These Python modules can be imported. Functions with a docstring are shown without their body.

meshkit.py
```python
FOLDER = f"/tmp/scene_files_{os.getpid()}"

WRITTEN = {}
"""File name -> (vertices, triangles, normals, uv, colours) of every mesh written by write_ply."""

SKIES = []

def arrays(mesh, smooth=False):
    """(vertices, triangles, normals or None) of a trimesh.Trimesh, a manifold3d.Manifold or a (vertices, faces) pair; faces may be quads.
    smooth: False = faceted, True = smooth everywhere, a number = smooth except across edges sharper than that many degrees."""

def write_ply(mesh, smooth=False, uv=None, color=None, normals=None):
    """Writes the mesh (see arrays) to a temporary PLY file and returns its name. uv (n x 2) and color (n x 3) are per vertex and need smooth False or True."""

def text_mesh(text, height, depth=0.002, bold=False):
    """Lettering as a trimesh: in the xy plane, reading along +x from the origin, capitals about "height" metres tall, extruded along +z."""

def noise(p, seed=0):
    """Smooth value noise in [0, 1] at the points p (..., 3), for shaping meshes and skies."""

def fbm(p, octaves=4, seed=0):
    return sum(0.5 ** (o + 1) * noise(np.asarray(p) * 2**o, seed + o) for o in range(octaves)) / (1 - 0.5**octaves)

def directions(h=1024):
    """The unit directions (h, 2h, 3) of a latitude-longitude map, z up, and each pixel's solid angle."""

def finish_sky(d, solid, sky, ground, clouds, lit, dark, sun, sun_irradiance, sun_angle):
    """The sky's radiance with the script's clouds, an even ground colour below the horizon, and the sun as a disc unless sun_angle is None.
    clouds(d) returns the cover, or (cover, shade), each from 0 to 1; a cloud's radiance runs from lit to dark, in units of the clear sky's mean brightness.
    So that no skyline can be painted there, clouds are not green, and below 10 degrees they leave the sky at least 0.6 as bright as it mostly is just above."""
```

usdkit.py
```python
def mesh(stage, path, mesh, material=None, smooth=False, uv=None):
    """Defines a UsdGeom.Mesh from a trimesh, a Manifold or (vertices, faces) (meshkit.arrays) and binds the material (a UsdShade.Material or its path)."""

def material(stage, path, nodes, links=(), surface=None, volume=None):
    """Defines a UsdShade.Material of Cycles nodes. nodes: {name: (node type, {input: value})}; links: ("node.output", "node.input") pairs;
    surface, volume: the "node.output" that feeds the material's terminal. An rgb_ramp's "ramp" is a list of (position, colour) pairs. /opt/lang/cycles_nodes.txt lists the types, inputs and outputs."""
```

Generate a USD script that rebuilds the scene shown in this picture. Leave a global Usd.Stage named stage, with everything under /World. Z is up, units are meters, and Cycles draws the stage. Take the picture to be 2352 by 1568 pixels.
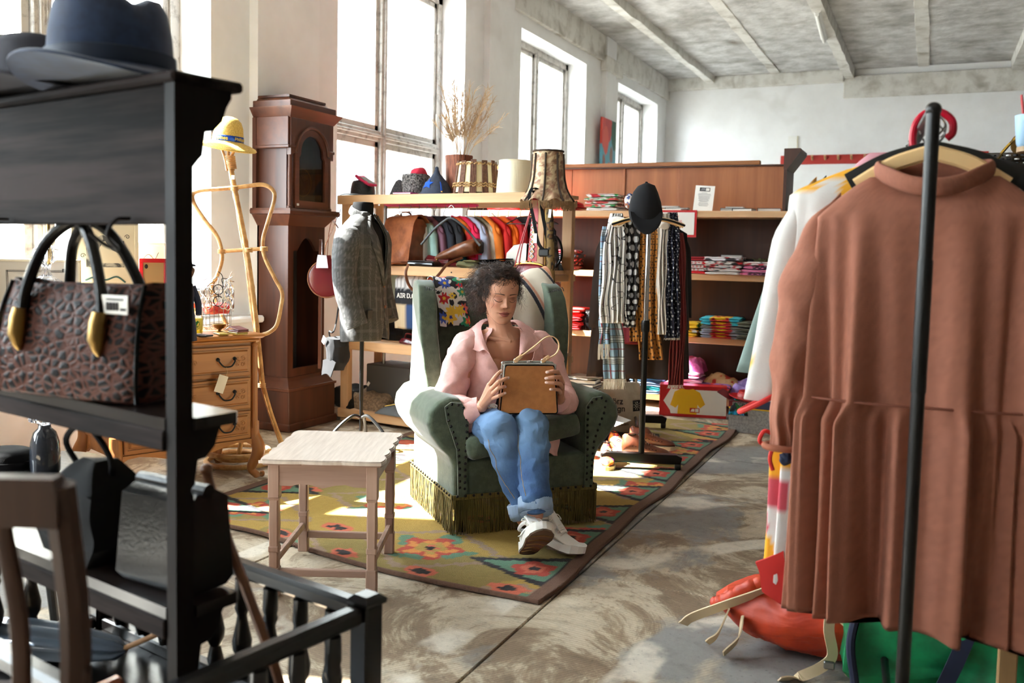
import math, numpy as np, trimesh, usdkit, manifold3d, meshkit
from pxr import Usd, UsdGeom, UsdLux, UsdShade, Gf, Sdf, Vt
from shapely.geometry import Polygon, Point
stage = Usd.Stage.CreateInMemory()
UsdGeom.SetStageUpAxis(stage, 'Z')
UsdGeom.Xform.Define(stage, '/World')
UsdGeom.Scope.Define(stage, '/World/Looks')
A = np.array
PI = math.pi
# ---------------------------------------------------------------- camera, sky, sun, exposure
FPX, YAW, PITCH, ROLL, CX, CY, EYE = 2097.0, 0.428825, 0.0720165, -0.0222154, 1176.0, 727.5, 1.2
_f = A([-math.sin(YAW)*math.cos(PITCH), math.cos(YAW)*math.cos(PITCH), -math.sin(PITCH)])
_r = A([math.cos(YAW), math.sin(YAW), 0.0]); _d = np.cross(_f, _r)
CAM = A([_r*math.cos(ROLL)+_d*math.sin(ROLL), -_r*math.sin(ROLL)+_d*math.cos(ROLL), _f])
C0 = A([0, 0, EYE])
cam = UsdGeom.Camera.Define(stage, '/World/camera')
cam.CreateHorizontalApertureAttr(36.0); cam.CreateVerticalApertureAttr(24.0)
cam.CreateFocalLengthAttr(FPX/2352*36.0)
cam.CreateVerticalApertureOffsetAttr((CY-784.0)/2352*36.0)
cam.CreateFStopAttr(3.5); cam.CreateFocusDistanceAttr(3.75)
cam.CreateClippingRangeAttr(Gf.Vec2f(0.05, 200))
cam.CreateExposureAttr(0.85)
_m = np.eye(4); _m[0, :3], _m[1, :3], _m[2, :3], _m[3, :3] = CAM[0], -CAM[1], -CAM[2], C0
cam.AddTransformOp().Set(Gf.Matrix4d(*_m.ravel().tolist()))
dome = UsdLux.DomeLight.Define(stage, '/World/sky')
dome.CreateIntensityAttr(5.5); dome.CreateColorAttr(Gf.Vec3f(0.85, 0.93, 1.0))
sun = UsdLux.DistantLight.Define(stage, '/World/sun')
sun.CreateIntensityAttr(150000.0); sun.CreateAngleAttr(0.6); sun.CreateColorAttr(Gf.Vec3f(1.0, 0.97, 0.93))
SUN = A([1.0, 0.36, -1.12])                                        # the way the sunlight travels
def aim(n):
    z = -n/np.linalg.norm(n); x = np.cross([0, 0, 1.0], z); x /= np.linalg.norm(x); y = np.cross(z, x)
    m = np.eye(4); m[0, :3], m[1, :3], m[2, :3] = x, y, z
    return Gf.Matrix4d(*m.ravel().tolist())
sun.AddTransformOp().Set(aim(SUN))
# ---------------------------------------------------------------- from the picture to the place
def ray(u, v): return CAM.T @ A([(u-CX)/FPX, (v-CY)/FPX, 1.0])
def D(u, v, d): return C0 + ray(u, v)*d
def Z(u, v, z=0.0): r = ray(u, v); return C0 + r*((z-EYE)/r[2])
def X(u, v, x): r = ray(u, v); return C0 + r*(x/r[0])
def Y(u, v, y): r = ray(u, v); return C0 + r*(y/r[1])
# ---------------------------------------------------------------- mesh helpers
def rnd(s): return np.random.default_rng(s)
def T(v, f): return trimesh.Trimesh(np.asarray(v, float), np.asarray(f, int), process=False)
def join(*ms):
    ms = [m for x in ms for m in (x if isinstance(x, (list, tuple)) else [x])]
    return trimesh.util.concatenate(ms)
def hull(p):
    m = manifold3d.Manifold.hull_points(np.asarray(p, float)).to_mesh()
    return T(m.vert_properties[:, :3], m.tri_verts)
def box(c, s, b=0.0, rz=0.0):
    h = A(s, float)/2
    if b <= 0:
        m = trimesh.creation.box(s); m = T(m.vertices, m.faces)
    else:
        b = min(b, h.min()*0.9); p = []
        for i in range(8):
            g = A([1 if i & 1 else -1, 1 if i & 2 else -1, 1 if i & 4 else -1])
            for k in range(3):
                q = h-b; q[k] = h[k]; p.append(g*q)
        m = hull(p)
    if rz: m.apply_transform(trimesh.transformations.rotation_matrix(rz, [0, 0, 1]))
    m.apply_translation(c); return m
def bx(x0, x1, y0, y1, z0, z1, b=0.0): return box(((x0+x1)/2, (y0+y1)/2, (z0+z1)/2), (abs(x1-x0), abs(y1-y0), abs(z1-z0)), b)
def beam(p, q, w, h, b=0.003, up=(0, 0, 1)):
    """A bar from p to q, w wide and h high."""
    p, q = A(p, float), A(q, float); d = q-p; L = np.linalg.norm(d); d /= L
    s = np.cross(d, up); s /= np.linalg.norm(s)+1e-12; t = np.cross(s, d)
    m = box((0, 0, 0), (L, w, h), b); R = np.eye(4); R[:3, 0], R[:3, 1], R[:3, 2], R[:3, 3] = d, s, t, (p+q)/2
    m.apply_transform(R); return m
def sp(p, n=24, closed=False):
    """Catmull-Rom through the points."""
    p = A(p, float); k = len(p)
    q = np.vstack([p[-1:], p, p[:2]]) if closed else np.vstack([2*p[0]-p[1], p, 2*p[-1]-p[-2]])
    segs = k if closed else k-1; out = []
    for t in np.linspace(0, segs, n, endpoint=not closed):
        i = min(int(t), segs-1); s = t-i; a, b, c, d = q[i:i+4]
        out.append(0.5*(2*b+(c-a)*s+(2*a-5*b+4*c-d)*s*s+(3*b-a-3*c+d)*s**3))
    return A(out)
def frames(p, closed=False):
    t = np.roll(p, -1, 0)-np.roll(p, 1, 0) if closed else np.gradient(p, axis=0)
    t /= np.linalg.norm(t, axis=1, keepdims=True)+1e-12
    n = np.zeros_like(t); a = A([0, 0, 1.0]) if abs(t[0, 2]) < 0.9 else A([1.0, 0, 0])
    for i in range(len(t)):
        a = a-t[i]*(a@t[i]); a /= np.linalg.norm(a)+1e-12; n[i] = a
    return t, n, np.cross(t, n)
def tube(p, r, n=8, closed=False, flat=None):
    """A round bar along p; r may vary; flat = (a, b) makes the section a rounded strap."""
    p = A(p, float); t, a, b = frames(p, closed); r = np.broadcast_to(A(r, float), (len(p),))
    ang = np.arange(n)*2*PI/n; ca, sa = np.cos(ang), np.sin(ang)
    fa, fb = flat or (1, 1)
    v = p[:, None]+r[:, None, None]*(fa*ca[None, :, None]*a[:, None]+fb*sa[None, :, None]*b[:, None])
    return rings(v, closed)
def rings(v, loop=False, cap=True):
    """A skin over rows of points (rows, around, 3)."""
    k, n = v.shape[:2]; v = v.reshape(-1, 3); i, j = np.meshgrid(np.arange(k if loop else k-1), np.arange(n), indexing='ij')
    i2 = (i+1) % k; j2 = (j+1) % n
    a, b, c, d = i*n+j, i*n+j2, i2*n+j2, i2*n+j
    f = np.concatenate([np.stack([a, b, c], -1).reshape(-1, 3), np.stack([a, c, d], -1).reshape(-1, 3)])
    if cap and not loop:
        m = len(v); v = np.vstack([v, v[:n].mean(0), v[-n:].mean(0)]); q = np.arange(n); q2 = (q+1) % n
        f = np.vstack([f, np.stack([np.full(n, m), q2, q], 1), np.stack([np.full(n, m+1), (k-1)*n+q, (k-1)*n+q2], 1)])
    return T(v, f)
def lathe(pr, n=24, c=(0, 0, 0), sq=None):
    pr = A(pr, float); ang = np.arange(n)*2*PI/n
    v = np.stack([pr[:, None, 0]*np.cos(ang)*(sq or 1), pr[:, None, 0]*np.sin(ang), np.broadcast_to(pr[:, 1:2], (len(pr), n))], -1)
    m = rings(v[:, :, :]); m.faces = m.faces; m.apply_translation(c); return m
def cyl(p, q, r, n=12, r2=None): return tube(A([p, q]), A([r, r if r2 is None else r2]), n)
def ball(c, r, s=2):
    m = trimesh.creation.icosphere(s, 1.0); m = T(m.vertices, m.faces); m.apply_scale(r) if np.ndim(r) == 0 else m.apply_transform(np.diag([*r, 1.0])); m.apply_translation(c); return m
def frame(o, x, y, z=None):
    x = A(x, float); y = A(y, float); x = x/np.linalg.norm(x); y = y-x*(x@y); y /= np.linalg.norm(y)
    R = np.eye(4); R[:3, 0], R[:3, 1], R[:3, 2], R[:3, 3] = x, y, np.cross(x, y), o; return R
def mv(m, R): m = m.copy(); m.apply_transform(R); return m
def tr(m, *d): m = m.copy(); m.apply_translation(d if len(d) == 3 else d[0]); return m
def rot(m, a, ax=(0, 0, 1), c=(0, 0, 0)): m = m.copy(); m.apply_transform(trimesh.transformations.rotation_matrix(a, ax, c)); return m
def extr(pts, h, holes=()):
    """An outline in xy pulled up along z, from 0 to h."""
    g = Polygon(pts, holes).buffer(0); gs = getattr(g, 'geoms', [g])
    return join([trimesh.creation.extrude_polygon(x, h, engine='earcut') for x in gs])
def stand(m): return mv(m, frame((0, 0, 0), (1, 0, 0), (0, 0, 1)))   # an xy outline stood up: x across, z up, thickness towards -y
def sheet(P, th, col=None):
    """A cloth from a grid of points (n, m, 3), th thick."""
    P = A(P, float); n, m = P.shape[:2]
    du = np.gradient(P, axis=0); dv = np.gradient(P, axis=1); N = np.cross(du, dv); N /= np.linalg.norm(N, axis=2, keepdims=True)+1e-12
    v = np.concatenate([(P+N*th/2).reshape(-1, 3), (P-N*th/2).reshape(-1, 3)]); k = n*m
    i, j = np.meshgrid(np.arange(n-1), np.arange(m-1), indexing='ij'); a = (i*m+j).ravel(); b = a+1; c = a+m; d = c+1
    f = [np.stack([a, c, d], 1), np.stack([a, d, b], 1), np.stack([a, d, c], 1)+k, np.stack([a, b, d], 1)+k]
    e = np.concatenate([np.arange(m), np.arange(1, n)*m+m-1, (n-1)*m+np.arange(m-2, -1, -1), np.arange(n-2, 0, -1)*m]); e2 = np.roll(e, -1)
    f += [np.stack([e, e2, e2+k], 1), np.stack([e, e2+k, e+k], 1)]
    g = T(v, np.vstack(f))
    return g if col is None else (g, np.concatenate([col.reshape(-1, 3)]*2))
def bones(js, L=0.0, it=0):
    """Hulls of spheres at joint pairs, joined into one body: js = [(p, r, q, s), ...]."""
    S = {}
    def sph(p, r):
        k = (tuple(np.round(p, 5)), round(r, 5))
        if k not in S: S[k] = manifold3d.Manifold.sphere(r, 20).translate([float(x) for x in p])
        return S[k]
    m = manifold3d.Manifold.batch_boolean([manifold3d.Manifold.batch_hull([sph(A(j[i], float), j[i+1]) for i in range(0, len(j), 2)]) for j in js], manifold3d.OpType.Add)
    if L: m = m.refine_to_length(L)
    g = m.to_mesh(); t = trimesh.Trimesh(g.vert_properties[:, :3], g.tri_verts, process=True)
    if it:
        v0 = A(t.vertices); trimesh.smoothing.filter_taubin(t, iterations=it); v1 = A(t.vertices); bad = np.linalg.norm(v1-v0, axis=1) > .012; v1[bad] = v0[bad]; t.vertices = v1
    return T(t.vertices, t.faces)
def warp(m, amp, sc, seed=0):
    p = A(m.vertices); d = np.stack([meshkit.noise(p*sc+7.3*k, seed+k) for k in range(3)], -1)-0.5
    m = m.copy(); m.vertices = p+amp*d; return m
def finer(m, L):
    v, f = trimesh.remesh.subdivide_to_size(m.vertices, m.faces, L); return trimesh.Trimesh(v, f, process=True)
def text(s, h, d=0.001, bold=False): return meshkit.text_mesh(s, h, d, bold)
# ---------------------------------------------------------------- things and parts
NAMES, MAT = {}, {}
def numbered(parent, name):
    k = NAMES.get((parent, name), 0); NAMES[parent, name] = k+1
    return f'{parent}/{name}' + (f'_{k:03d}' if k else '')
def data(p, **kw):
    for k, v in kw.items():
        if v: p.SetCustomDataByKey(k, v)
def put(path, mesh, mat, smooth, col):
    m = usdkit.mesh(stage, path, mesh, MAT[mat], True if col is not None else smooth)
    if col is not None:
        UsdGeom.PrimvarsAPI(m).CreatePrimvar('col', Sdf.ValueTypeNames.Color3fArray, 'vertex').Set(Vt.Vec3fArray.FromNumpy(np.asarray(col, np.float32)))
    return m.GetPrim()
def solo(name, mesh, mat, label=None, cat=None, group=None, kind=None, smooth=35, col=None):
    """A thing that is one mesh."""
    p = put(numbered('/World', name), mesh, mat, smooth, col); data(p, label=label, category=cat, group=group, kind=kind); return p
class thing:
    """A thing of parts; parts are given in its own frame (o, rz), or in the world's with w=True."""
    def __init__(s, name, label, cat, o=(0, 0, 0), rz=0.0, group=None, kind=None):
        s.path = numbered('/World', name); x = UsdGeom.Xform.Define(stage, s.path)
        x.AddTranslateOp().Set(Gf.Vec3d(*map(float, o))); x.AddRotateZOp().Set(math.degrees(rz))
        s.prim = x.GetPrim(); data(s.prim, label=label, category=cat, group=group, kind=kind)
        s.R = trimesh.transformations.rotation_matrix(rz, [0, 0, 1]); s.R[:3, 3] = o; s.I = np.linalg.inv(s.R)
    def part(s, name, mesh, mat, label=None, under=None, smooth=35, col=None, w=False, kind=None):
        if w: mesh = mv(mesh, s.I)
        q = numbered(under or s.path, name); p = put(q, mesh, mat, smooth, col); data(p, label=label, kind=kind); return q
def again(t, label, o, rz=0.0, group=None):
    """Another of the same kind: its parts are those of the first."""
    was = t.prim.GetCustomData(); name = t.path.rpartition('/')[2]
    if name[-4:-3] == '_' and name[-3:].isdigit(): name = name[:-4]
    x = UsdGeom.Xform.Define(stage, numbered('/World', name)); x.AddTranslateOp().Set(Gf.Vec3d(*map(float, o))); x.AddRotateZOp().Set(math.degrees(rz))
    p = x.GetPrim(); p.GetReferences().AddInternalReference(t.path); p.SetInstanceable(True)
    data(p, label=label, category=was['category'], group=group or was.get('group')); return p
# ---------------------------------------------------------------- materials
def lin(c):
    c = A(c, float)/255.0; return np.where(c <= 0.04045, c/12.92, ((c+0.055)/1.055)**2.4)
def mat(name, c, rough=0.6, c2=None, sc=6.0, lo=0.4, hi=0.6, st=(1, 1, 1), bump=0.0, bs=60.0, bst=None, det=4.0, world=False, c3=None, sc3=1.5, lo3=.55, hi3=.7, **kw):
    """A principled material; c, c2, c3 in sRGB 0-255, mixed by noise stretched by st; bump is in metres."""
    N = {'p': ('principled_bsdf', {'roughness': rough, **kw}), 'x': ('geometry', {}) if world else ('texture_coordinate', {})}
    src = 'x.position' if world else 'x.object'; L = []
    if c2 is None and c3 is None: N['p'][1]['base_color'] = lin(c)
    else:
        N['m'] = ('mapping', {'scale': st}); L += [(src, 'm.vector')]
        N['n'] = ('noise_texture', {'scale': sc, 'detail': det, 'roughness': 0.6}); L += [('m.vector', 'n.vector')]
        N['r'] = ('rgb_ramp', {'ramp': [(0, lin(c)), (lo, lin(c)), (hi, lin(c2 if c2 is not None else c)), (1, lin(c2 if c2 is not None else c))]}); L += [('n.fac', 'r.fac')]
        out = 'r.color'
        if c3 is not None:
            N['n3'] = ('noise_texture', {'scale': sc3, 'detail': 3.0, 'distortion': 0.6}); L += [(src, 'n3.vector')]
            N['r3'] = ('rgb_ramp', {'ramp': [(0, (0, 0, 0)), (lo3, (0, 0, 0)), (hi3, (1, 1, 1)), (1, (1, 1, 1))]}); L += [('n3.fac', 'r3.fac')]
            N['mx'] = ('mix_color', {'b': lin(c3)}); L += [('r3.color', 'mx.fac'), (out, 'mx.a')]; out = 'mx.result'
        L += [(out, 'p.base_color')]
    if bump:
        N['bm'] = ('mapping', {'scale': bst or st}); L += [(src, 'bm.vector')]
        N['bn'] = ('noise_texture', {'scale': bs, 'detail': 3.0}); L += [('bm.vector', 'bn.vector')]
        N['b'] = ('bump', {'distance': bump, 'strength': 1.0}); L += [('bn.fac', 'b.height'), ('b.normal', 'p.normal')]
    MAT[name] = usdkit.material(stage, '/World/Looks/'+name, N, L, surface='p.BSDF'); return name
def vcol(name, rough=0.8, bump=0.0, bs=400.0, **kw):
    """Colour from the mesh's own dye or print (primvar col)."""
    N = {'a': ('attribute', {'attribute': 'col'}), 'p': ('principled_bsdf', {'roughness': rough, **kw})}; L = [('a.color', 'p.base_color')]
    if bump:
        N.update(x=('texture_coordinate', {}), n=('noise_texture', {'scale': bs, 'detail': 2.0}), b=('bump', {'distance': bump}))
        L += [('x.object', 'n.vector'), ('n.fac', 'b.height'), ('b.normal', 'p.normal')]
    MAT[name] = usdkit.material(stage, '/World/Looks/'+name, N, L, surface='p.BSDF'); return name
def wood(name, a, b, ax=2, sc=7.0, rough=0.5, lo=.35, hi=.65, bump=0.0004, **kw):
    st = [1.0, 1.0, 1.0]; st[ax] = 0.06
    return mat(name, a, rough, b, sc*4, lo, hi, tuple(st), bump, sc*14, det=6.0, **kw)
vcol('cloth', 0.85, 0.0006, 500.0); vcol('print', 0.6); vcol('skin', 0.5, 0.0002, 300.0, specular_ior_level=0.35); vcol('carpet', 0.95, 0.003, 260.0)
mat('wall_paint', (240, 241, 243), .85, (231, 231, 232), 2.5, .35, .7, bump=.002, bs=9, c3=(208, 206, 203), sc3=1.1, lo3=.68, hi3=.82)
mat('wall_rough', (220, 218, 213), .9, (176, 171, 162), 5, .45, .75, bump=.006, bs=14, c3=(150, 142, 130), sc3=2.3, lo3=.62, hi3=.75)
mat('ceiling_plaster', (212, 211, 210), .95, (152, 150, 147), 4.5, .35, .75, bump=.012, bs=16, c3=(128, 122, 112), sc3=1.3, lo3=.55, hi3=.75)
mat('old_paint', (190, 186, 180), .6, (130, 122, 116), 14, .5, .72, bump=.001, bs=30)
mat('dark_joint', (70, 68, 66), .9)
mat('steel', (150, 150, 150), .3, metallic=1.0); mat('chrome', (215, 215, 218), .12, metallic=1.0)
mat('brass', (200, 165, 90), .28, metallic=1.0); mat('old_brass', (150, 120, 70), .4, metallic=1.0); mat('iron', (38, 36, 36), .5, metallic=.6)
mat('black_plastic', (12, 12, 13), .4, specular_ior_level=.35); mat('black_metal', (10, 10, 11), .38, specular_ior_level=.4); mat('rubber', (30, 30, 32), .6)
mat('white_plastic', (235, 235, 232), .35); mat('paper', (238, 236, 230), .8); mat('cream_paper', (228, 218, 190), .85); mat('card', (215, 205, 190), .9)
mat('ink', (35, 33, 34), .8); mat('red_ink', (200, 40, 36), .7); mat('red_gloss', (190, 28, 34), .3); mat('white_cloth', (232, 228, 220), .9, bump=.0006, bs=300)
mat('black_cloth', (14, 14, 16), .9, specular_ior_level=.2, bump=.0006, bs=350); mat('black_leather', (9, 9, 10), .24, bump=.0006, bs=160, specular_ior_level=.3)
wood('oak_dark', (24, 18, 17), (13, 10, 10), 2, 3.0, .6, specular_ior_level=.12); wood('oak_dark_x', (48, 40, 39), (14, 11, 11), 0, 3.0, .75, .42, .58, .0012, specular_ior_level=.06); wood('oak_dark_shelf', (28, 22, 21), (15, 12, 12), 0, 2.2, .22); wood('bench_black', (15, 12, 12), (8, 7, 7), 0, 3, .22)
wood('oak_honey', (170, 110, 56), (134, 80, 36), 0, 2.5, .42); wood('oak_honey_z', (160, 102, 52), (128, 76, 34), 2, 2.5, .42)
wood('walnut_red', (94, 52, 34), (62, 32, 21), 2, 2.5, .38); wood('walnut_x', (102, 58, 38), (70, 36, 24), 0, 2.5, .38)
wood('stool_oak', (168, 138, 122), (138, 104, 88), 2, 3.5, .55); wood('stool_oak_x', (164, 134, 118), (132, 100, 85), 0, 3.5, .55)
wood('pine', (216, 176, 132), (188, 142, 98), 0, 2.5, .6); wood('pine_z', (210, 170, 128), (182, 136, 94), 2, 2.5, .6); wood('pine_y', (210, 170, 128), (182, 136, 94), 1, 2.5, .6)
wood('veneer', (168, 104, 62), (142, 82, 46), 2, 3.0, .5); wood('veneer_dark', (78, 46, 32), (60, 34, 24), 2, 3.0, .5)
wood('chair_wood', (72, 48, 36), (50, 32, 24), 2, 3.0, .45, specular_ior_level=.3)
mat('rattan', (196, 154, 98), .45, (164, 116, 66), 20, .4, .6, bump=.0006, bs=60)
def glass(name, tint=(.97, .99, .98)):
    MAT[name] = usdkit.material(stage, '/World/Looks/'+name, {'t': ('transparent_bsdf', {'color': tint}), 'g': ('glossy_bsdf', {'color': (1, 1, 1), 'roughness': .02}), 'f': ('layer_weight', {'blend': .5}), 'q': ('math', {'math_type': 'power', 'value2': 4.0}), 'u': ('math', {'math_type': 'multiply_add', 'value2': .6, 'value3': .03}), 'm': ('mix_closure', {})},
        [('f.facing', 'q.value1'), ('q.value', 'u.value1'), ('u.value', 'm.fac'), ('t.BSDF', 'm.closure1'), ('g.BSDF', 'm.closure2')], surface='m.closure')
glass('pane'); glass('clock_glass', (.55, .55, .52))
mat('clear_glass', (235, 242, 255), .03, transmission_weight=1.0, ior=1.45)
mat('ground_paving', (150, 146, 140), .9, (128, 124, 118), 2)
mat('facade', (226, 222, 214), .9, (210, 206, 198), 1.2); mat('pane_dark', (120, 130, 140), .1)
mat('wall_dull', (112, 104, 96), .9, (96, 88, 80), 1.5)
# ================================================================ the room
S = dict(kind='structure')
YB, XL, XR, YF, ZC = 14.9, -4.1, 5.2, -5.6, 4.05
# floor: slabs of stained concrete with open joints
N_ = lambda sc, det=5.0, ro=.6, di=0.0: ('noise_texture', {'scale': sc, 'detail': det, 'roughness': ro, 'distortion': di})
R_ = lambda *st: ('rgb_ramp', {'ramp': [(0, st[0][1])]+list(st)+[(1, st[-1][1])]})
g1 = lambda a: (a, a, a)
MAT['concrete'] = usdkit.material(stage, '/World/Looks/concrete', {
    'x': ('geometry', {}), 'n1': N_(2.3, 10.0, .74, .9), 'r1': R_((.455, lin((132, 112, 90))), (.50, lin((156, 138, 114))), (.53, lin((186, 171, 148))), (.66, lin((200, 188, 168)))),
    'n2': N_(11.0, 9.0, .8), 'r2': R_((.35, g1(.70)), (.5, g1(.98)), (.65, g1(1.08))), 'n5': N_(.75, 7.0, .62, .5), 'r5': R_((.515, g1(0)), (.56, g1(1))),
    'ml': ('mapping', {'rotation': (0, 0, .62)}), 'wl': ('wave_texture', {'scale': 26.0, 'distortion': 1.6, 'detail': 2.0, 'detail_scale': 3.0}), 'rl': R_((.2, g1(.80)), (.8, g1(1.06))),
    'mm': ('mapping', {'location': (.6, -1.2, 0), 'rotation': (0, 0, .5), 'scale': (1, .6, 1)}), 'w': ('wave_texture', {'wave_type': 'rings', 'rings_direction': 'z', 'scale': .62, 'distortion': 7.0, 'detail': 3.0, 'detail_scale': 1.0}), 'rw': R_((.84, g1(0)), (.92, g1(.85))), 'n4': N_(2.6, 4.0), 'r4': R_((.47, g1(0)), (.57, g1(1))), 'mw': ('math', {'math_type': 'multiply'}),
    'mg': ('mix_color', {'b': lin((134, 133, 131))}), 'mx': ('mix_color', {'b': lin((214, 206, 192))}), 'ml2': ('mix_color', {'blend_type': 'multiply', 'fac': .75}), 'mu': ('mix_color', {'blend_type': 'multiply', 'fac': 1.0}),
    'v': ('voronoi_texture', {'scale': 38.0}), 'rv': R_((.10, g1(.55)), (.17, g1(1))), 'mv': ('mix_color', {'blend_type': 'multiply', 'fac': .6}), 'b': ('bump', {'distance': .004}), 'p': ('principled_bsdf', {'roughness': .55, 'specular_ior_level': .5})},
    [('x.position', a+'.vector') for a in ('n1', 'n2', 'n4', 'n5', 'ml', 'mm', 'v')]+[('ml.vector', 'wl.vector'), ('mm.vector', 'w.vector'), ('n1.fac', 'r1.fac'), ('n2.fac', 'r2.fac'), ('n5.fac', 'r5.fac'), ('wl.fac', 'rl.fac'), ('w.fac', 'rw.fac'), ('n4.fac', 'r4.fac'), ('r1.color', 'ml2.a'), ('rl.color', 'ml2.b'), ('ml2.result', 'mg.a'), ('r5.color', 'mg.fac'), ('rw.color', 'mw.value1'), ('r4.color', 'mw.value2'), ('mw.value', 'mx.fac'), ('mg.result', 'mx.a'), ('mx.result', 'mu.a'), ('r2.color', 'mu.b'), ('mu.result', 'mv.a'), ('v.distance', 'rv.fac'), ('rv.color', 'mv.b'), ('mv.result', 'p.base_color'), ('n2.fac', 'b.height'), ('b.normal', 'p.normal')], surface='p.BSDF')
fl = thing('floor', None, None, **S)
fl.part('screed', bx(XL-.4, XR+.3, YF-.3, YB+.3, -.2, -.012), 'dark_joint')
xs, ys, rg = [XL-.4, -3.42, -2.28, -1.14, 0.0, 1.14, 2.28, 3.6, XR+.3], [YF-.3, -1.26, .95, 3.155, 5.36, 7.57, 9.8, 12.0, YB+.3], rnd(3)
for i in range(len(xs)-1):
    for j in range(len(ys)-1):
        g = .004
        fl.part('slab', tr(bx(xs[i]+g, xs[i+1]-g, ys[j]+g, ys[j+1]-g, -.012, 0, .0025), 0, 0, -.0012*rg.random()), 'concrete')
# left wall with four window openings, its pilasters and the beam band under the ceiling
WIN, Z0, Z1 = [(-4.19, -2.2), (-.88, 1.11), (2.43, 4.42), (5.74, 7.77), (9.05, 11.07), (12.36, 14.38)], .92, 3.58
ws = [bx(XL-.45, XL, YF, WIN[0][0], 0, ZC)]
for k, (a, b) in enumerate(WIN):
    ws += [bx(XL-.45, XL, a, b, 0, Z0), bx(XL-.45, XL, a, b, Z1, ZC)]
    e = WIN[k+1][0] if k < len(WIN)-1 else YB
    ws += [bx(XL-.45, XL, b, e, 0, ZC)]
solo('wall_left', join(ws), 'wall_paint', smooth=False, **S)
for a, b in ((4.77, 5.42), (8.16, 8.72), (11.66, 12.05)):
    solo('trim_pilaster', bx(XL, XL+.07, a, b, 0, ZC), 'wall_paint', smooth=False, **S)
solo('trim_band', join(bx(XL, XL+.05, 7.9, YB, 3.72, ZC), bx(XL, XL+.09, 11.6, 12.3, 3.6, 3.8, .01)), 'wall_rough', smooth=False, **S)
for k, (a, b) in enumerate(WIN):
    w = thing(f'window_{k+1}', None, None, (XL-.3, (a+b)/2, Z0), **S); h = (b-a)/2; H = Z1-Z0; tz = 2.15-Z0; t = .05
    w.part('window_frame', join(bx(-.05, .05, -h, -h+.07, 0, H), bx(-.05, .05, h-.07, h, 0, H), bx(-.05, .05, -h, h, 0, .07), bx(-.05, .05, -h, h, H-.07, H)), 'old_paint')
    w.part('mullion', join(bx(-.05, .06, -.045, .045, .07, H-.07, .006), bx(-.055, .075, -.012, .012, .07, H-.07, .004)), 'old_paint')
    w.part('transom', join(bx(-.05, .055, -h+.07, h-.07, tz-.045, tz+.045, .006), bx(-.05, .075, -h+.07, h-.07, tz-.012, tz+.012, .004)), 'old_paint')
    for s in (-1, 1):
        for lo, hi in ((.07, tz-.045), (tz+.045, H-.07)):
            y0, y1 = sorted((s*.045, s*(h-.07)))
            q = w.part('casement', join(bx(-.03, .03, y0, y0+t, lo, hi, .004), bx(-.03, .03, y1-t, y1, lo, hi, .004), bx(-.03, .03, y0, y1, lo, lo+t, .004), bx(-.03, .03, y0, y1, hi-t, hi, .004)), 'old_paint')
            w.part('pane', bx(-.003, .003, y0+t-.006, y1-t+.006, lo+t-.006, hi-t+.006), 'pane', under=q)
            for hz in (lo+.18*(hi-lo), hi-.18*(hi-lo)): w.part('hinge', cyl((.045, s*(h-.075), hz-.05), (.045, s*(h-.075), hz+.05), .011), 'old_paint', under=q)
    w.part('window_sill', bx(-.05, .33, -h, h, -.03, 0, .006), 'old_paint')
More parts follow.
